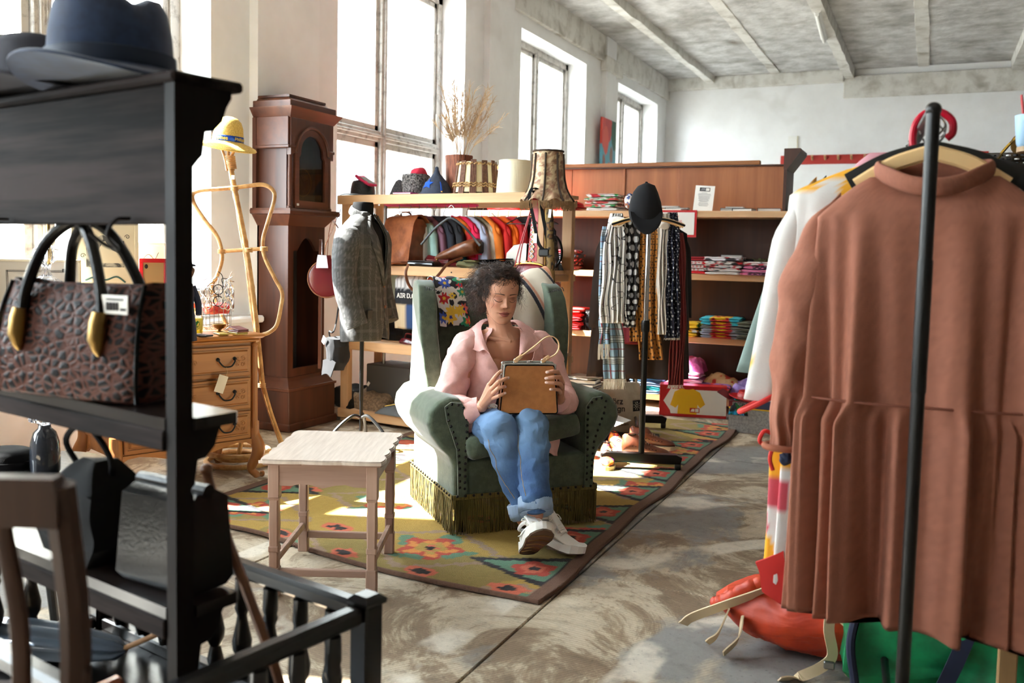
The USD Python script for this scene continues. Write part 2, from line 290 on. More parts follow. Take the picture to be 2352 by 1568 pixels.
# other walls, ceiling, beams
solo('wall_back', bx(XL-.45, XR, YB, YB+.3, 0, ZC), 'wall_paint', smooth=False, **S)
solo('wall_right', bx(XR, XR+.3, YF, YB+.3, 0, ZC), 'wall_dull', smooth=False, **S)
solo('wall_front', bx(XL-.45, XR+.3, YF-.3, YF, 0, ZC), 'wall_dull', smooth=False, **S)
nb = thing('neighbouring_building', None, None, (-13.5, 16.5, -.6), kind='structure'); nb.part('wall', bx(-4, 4, -8.5, 8.5, 0, 13), 'facade')
for j in range(4):
    for k in range(5): nb.part('facade_window', bx(3.98, 4.03, -7.2+3.2*k, -5.6+3.2*k, 1.4+3*j, 3.2+3*j, .02), 'pane_dark')
solo('ground', bx(-60, XL-.46, -40, 60, -.9, -.6), 'ground_paving', smooth=False, **S)
solo('trim_cornice', join(bx(XL, -1.35, YB-.12, YB, 3.86, ZC, .01), bx(-1.35, XR, YB-.05, YB, 3.62, 3.95, .01)), 'wall_rough', smooth=False, **S)
cl = finer(bx(XL-.45, XR+.3, YF-.3, YB+.3, ZC, ZC+.2), .35)
v = A(cl.vertices); lowv = v[:, 2] < ZC+.01; v[lowv, 2] += .03*(meshkit.fbm(v[lowv]*[1.3, .8, 1], 3, 5)-.5); cl.vertices = v
solo('ceiling', cl, 'ceiling_plaster', smooth=True, **S)
def rib(x, w, h, sd):
    n = 60; ysr = np.linspace(YF, YB-.02, n); m = []
    P = A([[(x-w/2, y, ZC+.03), (x-w/2+.01, y, ZC-h), (x+w/2-.01, y, ZC-h), (x+w/2, y, ZC+.03)] for y in ysr]); P[:, 1:3] += .018*(rnd(sd).random((n, 2, 3))-.5)*[1, 0, 1]
    return rings(P)
for x, w, h, sd in ((-3.36, .13, .10, 1), (-1.27, .15, .14, 2), (.95, .15, .14, 3), (3.1, .15, .14, 4)): solo('trim_beam', rib(x, w, h, sd), 'wall_rough', smooth=False, **S)
for x, w, sd in ((-2.35, .16, 11), (-.25, .17, 12)): solo('trim_seam', rib(x, w, .012, sd), 'wall_rough', smooth=False, **S)
# ================================================================ left foreground: display stand, bench, chair
sun_dummy = None
EC = D(400, 160, 1.45); ER = math.radians(-10.73); ET = EC[2]           # the stand's near right corner and height
def E(x, y, z): return A([EC[0]+x*math.cos(ER)-y*math.sin(ER), EC[1]+x*math.sin(ER)+y*math.cos(ER), z])
SB = .30                                                                # bench seat, on which the stand rests
M1, M2 = .912, .592                                                     # its lower shelves
et = thing('display_stand', 'tall dark oak stand with scrolled sides, carrying hats and a brown crocodile handbag', 'stand', E(0, 0, SB), ER)
def bracket(z, w):   # the outline of one scrolled bracket below a shelf, from far edge inwards
    return [(w-.012, z), (w-.012, z-.012), (w-.022, z-.028), (w-.030, z-.052), (w-.048, z-.070), (w-.064, z-.072), (w-.068, z-.098), (w-.070, z-.112), (w-.078, z-.120), (.034, z-.132)]
pr = [(0, SB), (0, ET-.018)]+bracket(ET-.018, .122)+[(.032, M1)]+bracket(M1-.001, .106)+[(.032, M2)]+bracket(M2-.001, .112)+[(.034, SB+.06), (.10, SB+.03), (.11, SB)]
for x in (-.98, 0):
    sd = extr([(a, b-SB) for a, b in pr], .026); sd = mv(sd, frame((x-.026, 0, 0), (0, 1, 0), (0, 0, 1)))
    et.part('side_board', sd, 'oak_dark')
et.part('top_board', bx(-1.02, .004, -.006, .134, ET-.018-SB, ET-SB, .005), 'oak_dark_x')
et.part('back_panel', bx(-.98, -.022, .001, .020, ET-.245-SB, ET-.019-SB, .003), 'oak_dark_x')
for z in (M1, M2): et.part('shelf_board', tr(extr([(-1.0, -.002), (-.027, -.002), (-.027, .034), (.006, .034), (.006, .116), (.0, .122), (-1.0, .122)], .02), 0, 0, z-.02-SB), 'oak_dark_shelf')
for z in (M1, M2): et.part('shelf_apron', bx(-.955, -.027, -.006, .012, z-.055-SB, z-.0205-SB, .003), 'oak_dark_x')
et.part('wall_hook', tube(sp([(-.12, -.004, 0), (-.12, -.03, -.004), (-.12, -.045, -.03), (-.13, -.02, -.05), (-.15, -.03, -.045), (-.165, -.05, -.025)], 24)+A([0, 0, ET-.235-SB]), .0035), 'iron')
et.part('wall_hook', tube(sp([(-.53, -.004, 0), (-.53, -.03, -.004), (-.53, -.05, -.03), (-.51, -.05, -.06), (-.48, -.05, -.035)], 24)+A([0, 0, ET-.235-SB]), .003), 'iron')
# hats on the stand
def felt_hat(name, label, o, rz, mat_, crown, brim, hc, pinch=.02, band=None, tilt=0.0, curl=.015, cat='hat', sx=1.12, group=None):
    t = thing(name, label, cat, o, rz, group); n = 48; ang = np.arange(n)*2*PI/n
    P = []
    for r, z in [(brim, .0), (brim-.004, .004), (crown+.6*(brim-crown), .004), (crown+.012, .005), (crown+.002, .012), (crown, .03), (crown*.97, hc*.5), (crown*.9, hc*.8), (crown*.8, hc*.94), (crown*.6, hc), (crown*.3, hc*.985), (crown*.08, hc*.97)]:
        P.append(np.stack([r*np.cos(ang)*sx, r*np.sin(ang), z+curl*np.maximum(0, r-crown)/max(brim-crown, 1e-3)*(np.cos(2*ang+PI)*1.0)-pinch*np.exp(-(np.sin(ang)*r/.03)**2)*(z > hc*.7)], -1))
    P = A(P); bot = P[0].copy(); under = [P[0]+A([0, 0, -.003])]
    for r in (crown+.5*(brim-crown), crown+.002): k = np.stack([r*np.cos(ang)*sx, r*np.sin(ang), np.full(n, -.002)+curl*(r-crown)/(brim-crown)*np.cos(2*ang+PI)], -1); under.append(k)
    P = np.concatenate([A(under[::-1]), P]); m = rings(P)
    if tilt: m = rot(m, tilt, (1, 0, 0))
    t.part('felt', m, mat_, smooth=60)
    if band:
        b = lathe([(crown+.003, .010), (crown+.005, .014), (crown+.004, .036), (crown-.002, .038)], 48); b.vertices[:, 0] *= sx
        t.part('hat_band', rot(b, tilt, (1, 0, 0)) if tilt else b, band)
    return t
mat('navy_felt', (34, 54, 86), .95, (26, 42, 70), 30, sheen_weight=.3); mat('navy_band', (26, 40, 62), .7); mat('grey_felt', (52, 52, 60), .95); mat('tan_felt', (176, 146, 104), .95)
h0 = D(212, 138, 1.56)
felt_hat('felt_hat', 'navy blue felt hat with curled brim on top of the dark display stand', E(-.235, .035, ET+.016), ER, 'navy_felt', .104, .162, .140, .022, 'navy_band', curl=.016, sx=1.02)
felt_hat('felt_hat', 'dark grey felt hat behind the navy felt hat, at the left frame edge', E(-.50, .06, ET+.016), ER, 'grey_felt', .100, .160, .100, .02, curl=.016)
# crocodile handbag on the middle shelf
MAT['crocodile'] = usdkit.material(stage, '/World/Looks/crocodile', {'x': ('texture_coordinate', {}), 'm': ('mapping', {'scale': (1, .6, 1.35)}), 'v': ('voronoi_texture', {'scale': 50.0, 'feature': 'distance_to_edge'}), 'r': ('rgb_ramp', {'ramp': [(0, lin((84, 50, 40))), (.11, lin((74, 44, 36))), (.19, lin((18, 13, 14))), (1, lin((24, 18, 20)))]}),
    'rh': ('rgb_ramp', {'ramp': [(0, (0, 0, 0)), (.3, (.9, .9, .9)), (1, (1, 1, 1))]}), 'b': ('bump', {'distance': .0016}), 'p': ('principled_bsdf', {'roughness': .45, 'specular_ior_level': .1})}, [('x.object', 'm.vector'), ('m.vector', 'v.vector'), ('v.distance', 'r.fac'), ('v.distance', 'rh.fac'), ('rh.color', 'b.height'), ('r.color', 'p.base_color'), ('b.normal', 'p.normal')], surface='p.BSDF')
hb = thing('handbag', 'dark brown crocodile leather handbag with gold handle tips and white price tag', 'handbag', E(-.335, .050, M1), ER+.24)
n = 40; ang = np.arange(n)*2*PI/n
def sq(a, e=.28): return np.sign(np.cos(a))*np.abs(np.cos(a))**e, np.sign(np.sin(a))*np.abs(np.sin(a))**e
ca, sa = sq(ang)
P = A([np.stack([w*ca, t*sa, np.full(n, z)+.004*np.cos(2*ang)*(z > .15)], -1) for w, t, z in [(.165, .064, .002), (.176, .070, .008), (.178, .071, .05), (.176, .068, .11), (.172, .055, .17), (.168, .040, .205), (.166, .034, .214), (.160, .030, .212), (.158, .026, .200)]])
hb.part('bag_body', warp(rings(P), .006, 14), 'crocodile', smooth=50)
for s in (-1, 1): hb.part('gusset_trim', tube(sp([(s*.160, -.033, .212), (s*.167, -.055, .15), (s*.172, -.068, .05), (s*.168, -.062, .004)], 20), .004), 'black_leather')
for y in (-.048, .04):
    hb.part('handle', tube(sp([(-.105, y*1.25, .150), (-.100, y*1.1, .205), (-.072, y*.7, .285), (-.015, y*.4, .325), (.035, y*.7, .29), (.078, y*1.1, .205), (.088, y*1.25, .150)], 40), .0105, 10), 'black_leather')
for x in (-.105, .088):
    c = tube(A([(x, -.066, .163), (x-.001, -.068, .145), (x, -.072, .115), (x+.004, -.073, .095), (x+.006, -.073, .085)]), A([.012, .0155, .0165, .010, .003]), 14)
    hb.part('handle_tip', c, 'old_brass')
tg = hb.part('price_tag', mv(box((0, 0, 0), (.060, .0015, .034), .0005), trimesh.transformations.translation_matrix((.120, -.062, .178))), 'paper')
hb.part('barcode', join([bx(.102+.0026*i, .102+.0026*i+.0008+.0009*(i*7 % 3 == 0), -.0640, -.0629, .168, .182) for i in range(11)]+[bx(.102, .140, -.0640, -.0629, .186, .1885), bx(.134, .146, -.064, -.0629, .168, .172)]), 'ink', under=tg)
# black bag and things on the low shelf
b1 = thing('shoulder_bag', 'upright glossy black leather bag on the low shelf of the dark stand', 'bag', E(-.115, .075, M2), ER+.1)
b1.part('bag_body', warp(hull(A([(sx*w, sy*t, z) for sx in (-1, 1) for sy in (-1, 1) for w, t, z in ((.088, .04, .004), (.095, .05, .02), (.09, .04, .165), (.082, .02, .178))])), .004, 20), 'black_leather', smooth=50)
b1.part('flap', tube(A([(-.088, .0, .180), (.088, .0, .180)]), .013, 10), 'black_leather')
b2 = thing('soft_bag', 'slouching black fabric bag at the left end of the low shelf', 'bag', E(-.36, .07, M2), ER)
b2.part('bag_body', warp(finer(hull(A([(sx*w, sy*t, z) for sx in (-1, 1) for sy in (-1, 1) for w, t, z in ((.085, .06, .004), (.10, .07, .04), (.075, .05, .14), (.03, .02, .185))])), .02), .03, 14), 'black_cloth', smooth=70)
b2.part('strap', tube(sp([(-.05, 0, .16), (-.07, -.02, .22), (0, -.02, .26), (.05, 0, .2), (.05, .0, .15)], 24), .006), 'black_cloth')
# ---------------------------------------------------------------- the bench with turned balusters
BR = math.radians(-11.0); B0 = Z(842, 1372, .55)
def B(x, y, z): return A([B0[0]+x*math.cos(BR)-y*math.sin(BR), B0[1]+x*math.sin(BR)+y*math.cos(BR), z])
bn = thing('bench', 'low black wooden bench box with turned balusters around its seat', 'bench', (B0[0], B0[1], 0), BR)
LX, LY = .905, .50
for x, y in ((0, 0), (-LX, 0), (0, -LY), (-LX, -LY)):
    bn.part('post', join(box((x, y, .27), (.045, .045, .54), .004), hull(A([(x+sx*w, y+sy*w, z) for sx in (-1, 1) for sy in (-1, 1) for w, z in ((.026, .54), (.027, .548), (.016, .558))]))), 'bench_black')
for a, b in (((-LX+.022, 0), (-.022, 0)), ((0, -LY+.022), (0, -.022)), ((-LX, -LY+.022), (-LX, -.022)), ((-LX+.022, -LY), (-.022, -LY))):
    bn.part('rail', beam((*a, .525), (*b, .525), .036, .034, .008), 'bench_black'); bn.part('bottom_rail', beam((*a, .275), (*b, .275), .03, .03, .004), 'bench_black')
bn.part('seat_board', bx(-LX+.01, -.01, -LY+.01, -.01, .255-.02, .262, .003), 'bench_black')
bp = [(.006, 0), (.013, .004), (.016, .02), (.011, .045), (.010, .05), (.017, .066), (.0185, .085), (.011, .125), (.009, .14), (.012, .15), (.014, .156), (.012, .165), (.014, .175), (.013, .22), (.006, .224)]
def bal(x, y): return lathe([(r*1.12, .284+z) for r, z in bp], 14, (x, y, 0))
for i in range(9): bn.part('baluster', bal(-LX+(i+1)*LX/10, 0), 'bench_black')
for i in range(5): bn.part('baluster', bal(0, -LY+(i+1)*LY/6), 'bench_black'); bn.part('baluster', bal(-LX, -LY+(i+1)*LY/6), 'bench_black')
SZ = .262
# what lies on the seat
um = thing('umbrella', 'furled blue-grey umbrella lying on the black bench seat', 'umbrella', B(-.86, -.2, SZ), BR)
g = rnd(8); P = []
for k, (x, r) in enumerate([(-.26, .004), (-.24, .02), (-.12, .034), (0, .040), (.12, .036), (.22, .022), (.245, .006)]):
    P.append([(x, r*(1+.18*math.sin(7*a))*math.cos(a), .042+r*(1+.18*math.sin(7*a))*math.sin(a)) for a in np.arange(42)*2*PI/42])
mat('umbrella_cloth', (74, 88, 104), .45, specular_ior_level=.6); um.part('canopy', rot(rings(A(P)), .45), 'umbrella_cloth', smooth=60)
um.part('shaft', rot(cyl((.24, 0, .045), (.37, 0, .11), .006), .45), 'pine'); um.part('ferrule', rot(cyl((.36, 0, .105), (.40, 0, .125), .008), .45), 'steel')
um2 = thing('umbrella', 'beige rolled umbrella with transparent handle lying at the front of the bench', 'umbrella', B(-.52, -.42, SZ), BR)
mat('beige_cloth', (188, 160, 118), .8, (160, 130, 92), 20); mat('amber_glass', (190, 120, 90), .08, transmission_weight=.6)
um2.part('canopy', warp(tube(sp([(-.04, -.22, .03), (-.01, -.1, .04), (.02, .02, .045), (.035, .09, .05)], 16), A([.012, .026, .034, .037, .038, .038, .038, .037, .036, .035, .034, .033, .032, .028, .02, .012]), 16), .006, 30), 'beige_cloth')
um2.part('collar', tube(sp([(.045+.03*math.cos(a), .09, .05+.03*math.sin(a)) for a in np.arange(16)*2*PI/16], 32, True), .003, 6, True), 'iron')
um2.part('handle', box((0, 0, 0), (.028, .10, .028), .006).apply_transform(frame((.055, .155, .065), (1, -.25, 0), (.22, 1, .2))), 'amber_glass')
wk = thing('walking_stick', 'knobbly brown walking stick leaning inside the black bench', 'walking stick', D(640, 1560, 1.62))
P = sp([D(474, 1080, 1.70), D(484, 1120, 1.70), D(520, 1230, 1.69), D(568, 1360, 1.66), D(612, 1480, 1.63), D(640, 1560, 1.62), D(652, 1620, 1.61)], 50); r = .0085+.0012*meshkit.noise(P*40, 2)
wood('stick_wood', (126, 78, 44), (84, 48, 28), 2, 4, .4)
wk.part('shaft', tube(P, r, 10), 'stick_wood', w=True); wk.part('knob', ball(D(474, 1078, 1.70), .0115), 'stick_wood', w=True); wk.part('tip', cyl(D(652, 1620, 1.61), D(660, 1660, 1.60), .007), 'rubber', w=True)
# brown chair at the lower left
c1 = D(142, 1088, 1.12); ch = thing('dining_chair', 'brown wooden chair with slatted back at the lower left corner', 'chair', (c1[0], c1[1], 0), math.radians(24))
zt = c1[2]; cw = .40
for x in (0, -cw):
    ch.part('leg', tube(sp([(x, -.10, 0), (x, -.02, .30), (x, .0, .46), (x+.012, .005, .7), (x+.012, -.03, zt-.005)], 24), .020, 8, flat=(1, .8)), 'chair_wood')
ch.part('top_rail', hull(A([(x, y, z) for x, z in ((-cw-.008, zt-.055), (-cw-.004, zt+.004), (.01, zt+.004), (.016, zt-.01), (.016, zt-.055)) for y in (-.045, -.018)])), 'chair_wood')
for i in range(5): x = -cw+.06+i*(cw-.12)/4; ch.part('slat', tube(sp([(x, .002, .47), (x, .010, .7), (x, -.028, zt-.05)], 12), .011, 8, flat=(1.2, .7)), 'chair_wood')
ch.part('back_rail', bx(-cw, 0, -.012, .012, .45, .485, .004), 'chair_wood'); ch.part('seat', bx(-cw-.01, .02, -.40, .015, .42, .45, .008), 'chair_wood')
for x in (0, -cw): ch.part('leg', beam((x, -.38, 0), (x, -.38, .42), .034, .034, .004, (0, 1, 0)), 'chair_wood')
# decanter behind the chair, on a small dark table
p = D(104, 1085, 2.62); zt2 = p[2]
sdt = thing('side_table', 'small dark side table behind the brown chair, half hidden', 'table', (p[0]-.10, p[1]+.02, 0))
sdt.part('table_top', lathe([(0, zt2-.025), (.22, zt2-.025), (.228, zt2-.012), (.22, zt2), (0, zt2)], 32), 'bench_black')
for a in range(3): sdt.part('leg', tube(A([(.06*math.cos(a*2.1), .06*math.sin(a*2.1), zt2-.025), (.18*math.cos(a*2.1), .18*math.sin(a*2.1), 0)]), A([.016, .013]), 8), 'bench_black')
dc = thing('decanter', 'dark glass decanter with ribbed clear stopper behind the brown chair', 'decanter', p)
mat('smoked_glass', (40, 44, 52), .06, specular_ior_level=.8)
dc.part('body', lathe([(0, 0), (.036, 0), (.040, .006), (.041, .05), (.038, .09), (.030, .118), (.018, .130), (.016, .140)], 28), 'smoked_glass')
pr2 = [(.0, .138), (.016, .139), (.020, .146), (.038, .150), (.040, .158), (.034, .166), (.014, .170), (0, .172)]
def ribbed(pr, n, k, amp, c=(0, 0, 0)):
    ang = np.arange(n)*2*PI/n; P = A([np.stack([r*(1+amp*np.cos(k*ang))*np.cos(ang), r*(1+amp*np.cos(k*ang))*np.sin(ang), np.full(n, z)], -1) for r, z in pr]); return tr(rings(P), *c)
dc.part('stopper', ribbed(pr2, 60, 15, .05), 'clear_glass', 'ribbed clear glass stopper')
felt_hat('felt_hat', 'black felt hat lying on the small dark table by the decanter', (p[0]-.125, p[1]-.03, zt2+.002), 0, 'black_cloth', .075, .085, .06, .0, curl=0)
# ================================================================ chest of drawers, what stands on it, rattan valet, clock
DT, DR = .752, math.radians(69.6); DW, DD = .76, .46
dp = A([-3.101, 3.69]); dx, dy = A([math.cos(DR), math.sin(DR)]), A([-math.sin(DR), math.cos(DR)])
do = dp-dx*(DW-.02)+dy*.02                                             # front left foot
dr = thing('chest_of_drawers', 'honey oak chest of three carved drawers on curled legs, by the window', 'chest of drawers', (*do, 0), DR)
def ds(x, y, z=DT): return A([*(do+dx*x+dy*y), z])                      # a spot on or by the chest
ph = .195
dr.part('carcass', join(bx(.03, DW-.03, .018, DD-.02, ph, DT-.03, .003)), 'oak_honey')
dr.part('top', hull(A([(x, y, z) for a, z in ((.012, DT-.026), (.0, DT-.016), (.002, DT-.006), (.016, DT)) for x in (a-.012, DW+.012-a) for y in (a-.018, DD+.01-a)])), 'oak_honey')
dr.part('top_moulding', bx(.008, DW-.008, -.002, DD-.01, DT-.045, DT-.027, .006), 'oak_honey')
def cab(x, y, sx, sy):
    P = A([(.0, .0, ph+.10), (.0, .0, ph+.03), (.018, .018, ph-.03), (.016, .016, ph-.07), (-.004, -.004, ph-.13), (-.006, -.006, .035), (.012, .012, .012), (.016, .016, .0)])
    P[:, 0] *= sx; P[:, 1] *= sy; q = sp(P, 30); r = np.interp(np.linspace(0, 1, 30), [0, .2, .4, .7, .85, 1], [.028, .033, .033, .020, .018, .020]); return tr(tube(q, r, 12), x, y, 0)
for x, y, sx, sy in ((.028, .03, -1, -1), (DW-.028, .03, 1, -1), (.028, DD-.04, -1, 1), (DW-.028, DD-.04, 1, 1)):
    dr.part('leg', join(cab(x, y, sx, sy), tube(sp([(x+sx*.018, y+sy*.018, .012), (x+sx*.034, y+sy*.034, .010), (x+sx*.036, y+sy*.036, .026), (x+sx*.026, y+sy*.026, .026)], 14), .008)), 'oak_honey_z')
ap = [(.05, ph+.012), (.05, ph-.02), (.075, ph-.005), (.13, ph), (.20, ph-.012), (.27, ph-.030), (.33, ph-.026), (.355, ph-.036), (.38, ph-.026)]
ap += [(DW-a, b) for a, b in ap[::-1]]
dr.part('apron', tr(stand(extr(ap, .02)), 0, .028, 0), 'oak_honey')
dr.part('side_apron', mv(extr([(.05, ph+.012), (.05, ph-.03), (.09, ph-.004), (DD-.09, ph-.004), (DD-.05, ph-.03), (DD-.05, ph+.012)], .016), frame((.032, 0, 0), (0, 1, 0), (0, 0, 1))), 'oak_honey')
for x in (.032, DW-.032): dr.part('corner_post', join(tube(A([(x, .012, ph+.02), (x, .012, DT-.07)]), .016, 10), ball((x, .010, DT-.06), (.017, .014, .016), 1)), 'oak_honey_z')
dr.part('side_panel', bx(.022, .034, .075, DD-.07, ph+.06, DT-.09, .006), 'oak_honey_z')
def curl(c, r, t, n=18, turns=1.2, a0=0, sx=1):
    a = a0+np.linspace(0, turns*2*PI, n); k = np.linspace(1, .25, n); return tube(np.stack([c[0]+sx*r*k*np.cos(a), np.full(n, c[1]), c[2]+r*k*np.sin(a)], -1), t, 6)
zs = [ph+.012, ph+.167, ph+.337, DT-.055]
mat('carved_groove', (96, 58, 28), .6)
for i in range(3):
    z0, z1 = zs[i]+.006, zs[i+1]-.006; zc = (z0+z1)/2; h = z1-z0
    d = dr.part('drawer', join(bx(.058, DW-.058, .002, .03, z0, z1, .003)), 'oak_honey')
    dr.part('drawer_panel', hull(A([(x, y, z) for m, y in ((.0, .001), (.006, -.009)) for x in (.078+m, DW-.078-m) for z in (z0+.028+m, z1-.022-m)])), 'oak_honey', under=d)
    dr.part('groove', join([beam((.072, .0005, z), (DW-.072, .0005, z), .002, .002, 0) for z in (z0+.02, z1-.014)]), 'carved_groove', under=d, kind='stuff')
    for xc, sg in ((.125, 1), (DW-.125, -1), (.345, 1)):
        m = [curl((xc-sg*.018, -.0095, zc+.012), .014, .0028, sx=sg, a0=.5), curl((xc-sg*.016, -.0095, zc-.014), .012, .0028, sx=sg, a0=2.5), curl((xc+sg*.014, -.0095, zc+.008), .012, .0028, sx=-sg, a0=1), curl((xc+sg*.012, -.0095, zc-.014), .011, .0028, sx=-sg, a0=2), ball((xc, -.009, zc), (.007, .003, .007), 1)]
        if xc == .345: m += [tube(sp([(xc+.02, -.0095, zc), (xc+.045, -.0095, zc+.014), (xc+.055, -.0095, zc-.004)], 12), .0028, 6), curl((xc+.05, -.0095, zc+.006), .012, .0026)]
        dr.part('carving', join(m), 'oak_honey', under=d, kind='stuff')
    for hx in (.22, DW-.20):
        zz = zc+.004
        dr.part('handle', join(tube(sp([(hx-.045, -.016, zz+.012), (hx-.040, -.022, zz-.002), (hx-.022, -.026, zz-.022), (hx, -.027, zz-.026), (hx+.022, -.026, zz-.022), (hx+.040, -.022, zz-.002), (hx+.045, -.016, zz+.012)], 26), .0042, 8), *[lathe([(0, 0), (.009, 0), (.010, .004), (.005, .008), (.006, .016), (0, .018)], 12).apply_transform(frame((hx+s*.045, -.006, zz+.012), (1, 0, 0), (0, 0, 1))) for s in (-1, 1)]), 'iron', under=d)
# paper tag on the upper drawer's handle
z3 = (zs[2]+zs[3])/2; hx = DW-.20
tgp = thing('price_tag', 'blank pale paper tag hanging from the upper drawer handle', 'tag', ds(hx-.01, -.03, z3-.022), DR)
tgp.part('string', tube(sp([(0, 0, 0), (.004, -.002, -.02), (.0, -.002, -.045), (-.004, 0, -.02), (.002, .003, .002)], 16), .001, 5), 'beige_cloth')
tgp.part('card', rot(bx(-.025, .025, -.004, -.003, -.130, -.042), .35, (0, 1, 0)), 'card')
# on the chest
def zt(u, v): return Z(u, v, DT)
bt = thing('bottle', 'clear bottle of yellow liquid with orange cap and leaf label on the oak chest', 'bottle', zt(451, 766), DR)
mat('yellow_liquid', (236, 216, 40), .08, transmission_weight=.55); mat('orange_cap', (240, 84, 30), .4); mat('leaf_green', (40, 110, 40), .7); mat('label_yellow', (226, 206, 90), .7)
bt.part('glass', lathe([(0, .001), (.028, .001), (.030, .006), (.030, .085), (.026, .104), (.014, .118), (.010, .124), (.010, .132)], 28), 'clear_glass')
bt.part('liquid', lathe([(0, .004), (.0275, .004), (.0275, .058), (0, .058)], 28), 'yellow_liquid')
bt.part('cap', lathe([(.0, .130), (.013, .130), (.0135, .134), (.0135, .151), (.012, .153), (0, .153)], 24), 'orange_cap')
lb = lathe([(.0303, .022), (.0306, .022), (.0306, .078), (.0303, .078)], 40); lbq = bt.part('label', lb, 'label_yellow')
lf = extr([(0, -.017), (.006, -.012), (.015, -.004), (.014, .006), (.017, .010), (.008, .012), (.004, .018), (-.003, .012), (-.012, .014), (-.015, .004), (-.011, -.006), (-.005, -.012)], .0006); v = A(lf.vertices); lf.vertices = np.stack([.0308*np.sin(v[:, 0]/.0308), -(.0308+v[:, 2])*np.cos(v[:, 0]/.0308), v[:, 1]+.05], -1)
bt.part('leaf_print', rot(lf, -.35), 'leaf_green', under=lbq)
p = zt(488, 757); jw = thing('jewellery_stand', 'wire jewellery basket hung with eyeglasses and bracelets on the oak chest', 'jewellery stand', p+A([0, .03, 0]), DR)
wires = [tube(A([(.075*math.cos(a), .075*math.sin(a), z) for a in np.arange(24)*2*PI/24]), .0016, 5, True) for z in (.02, .075, .13, .215)]
wires += [tube(A([(.05*math.cos(a), .05*math.sin(a), .0016), (.075*math.cos(a), .075*math.sin(a), .02), (.075*math.cos(a), .075*math.sin(a), .215)]), .0014, 5) for a in np.arange(20)*2*PI/20]
jw.part('wire_basket', join(wires), 'steel', kind='stuff')
mat('red_fabric', (205, 45, 60), .8, (226, 120, 90), 30); jw.part('lining', warp(lathe([(.0, .085), (.06, .085), (.068, .10), (.066, .13), (.03, .14), (0, .13)], 20), .012, 40), 'red_fabric')
mat('tortoise', (86, 58, 36), .25, (150, 110, 60), 60); mat('clear_plastic', (225, 228, 235), .1, transmission_weight=.5); mat('cream_plastic', (226, 208, 176), .3)
g = rnd(5)
for i, a in enumerate(np.linspace(-2.9, .3, 11)):
    c, s = math.cos(a), math.sin(a); mm = ['clear_plastic', 'tortoise', 'chrome', 'black_plastic', 'clear_plastic', 'cream_plastic', 'chrome'][i % 7]; r = .022+.004*g.random(); z = .185+.03*g.random()
    L = lambda zc: tube(A([(.084*c-s*r*math.cos(b), .084*s+c*r*math.cos(b), zc+r*1.1*math.sin(b)) for b in np.arange(20)*2*PI/20]), .0026, 6, True)
    q = jw.part('eyeglasses', join(L(z), L(z-.060), tube(sp([(.084*c, .084*s, z-.022), (.088*c, .088*s, z-.03), (.084*c, .084*s, z-.038)], 8), .0026), tube(sp([(.084*c-s*r, .084*s+c*r, z), (.06*c-s*r, .06*s+c*r, z+.05+.02*g.random()), (.09*c, .09*s, z+.075*g.random()+.03)], 14), .0022)), mm, kind='stuff')
    if i % 3 == 1: jw.part('sticker', box((0, 0, 0), (.022, .001, .016)).apply_transform(frame((.088*c, .088*s, z-.03), (-s, c, 0), (c, s, 0))), 'paper', under=q)
bw = thing('bowl', 'small silver footed bowl on the oak chest', 'bowl', zt(504, 762))
bw.part('bowl', lathe([(0, .012), (.012, .014), (.028, .024), (.034, .038), (.036, .040), (.034, .041), (.026, .027), (.0, .018)], 28), 'old_brass'); bw.part('foot', lathe([(0, 0), (.020, 0), (.019, .003), (.008, .006), (.007, .013), (0, .013)], 20), 'old_brass')
mat('maroon_card', (96, 34, 36), .5); mat('gold_card', (190, 160, 70), .45); mat('teal_card', (60, 96, 92), .6)
for u, v, w, l, h, m, r, lab in ((546, 767, .062, .085, .012, 'gold_card', .1, 'gold-edged booklet under a maroon case at the right end of the oak chest'), (508, 768, .05, .08, .008, 'gold_card', -.1, 'small gilt card box in front of the silver bowl on the oak chest'), (470, 772, .045, .07, .008, 'black_plastic', .3, 'flat black compact lying in front of the yellow bottle')):
    o = zt(u, v); t = thing('small_case', lab, 'case', o, DR+r)
    t.part('case_body', box((0, 0, h/2), (w, l, h), .002), m); t.part('lid_edge', box((0, 0, h*.55), (w+.002, l+.002, .0012)), 'ink')
o = zt(548, 767); t = thing('spectacle_case', 'open maroon spectacle case lying on the gold-edged booklet', 'case', o+A([0, 0, .0125]), DR+.1); t.part('case_body', box((0, 0, .004), (.064, .09, .008), .003), 'maroon_card'); t.part('lid', rot(box((0, 0, .002), (.064, .085, .004), .0015), .16, (1, 0, 0), (0, -.04, 0)).apply_translation((0, .0, .009)), 'maroon_card')
dl = thing('doll', 'small doll with curly brown hair and navy coat on the oak chest, half hidden', 'doll', zt(424, 782), DR)
mat('navy_cloth', (26, 32, 56), .85); mat('doll_skin', (206, 150, 120), .5); mat('brown_hair', (84, 58, 40), .7)
dl.part('coat', lathe([(0, 0), (.055, 0), (.052, .06), (.040, .16), (.044, .22), (.036, .262), (.016, .275), (0, .275)], 24), 'navy_cloth'); dl.part('head', ball((0, 0, .315), (.036, .036, .042)), 'doll_skin'); dl.part('hair', warp(ball((0, .006, .325), (.045, .043, .048)), .02, 60), 'brown_hair')
for s in (-1, 1): dl.part('arm', tube(sp([(s*.036, 0, .25), (s*.06, -.01, .18), (s*.055, -.03, .12)], 12), A(np.linspace(.018, .014, 12))), 'navy_cloth')
dl.part('hat', lathe([(.05, .345), (.048, .352), (.034, .356), (.028, .38), (0, .385)], 20), 'navy_cloth')
def DSU(u, y):
    r = ray(u, 700)[:2]; o = do+dy*y; return ds(np.linalg.solve(np.stack([r, -dx], 1), o)[1], y)
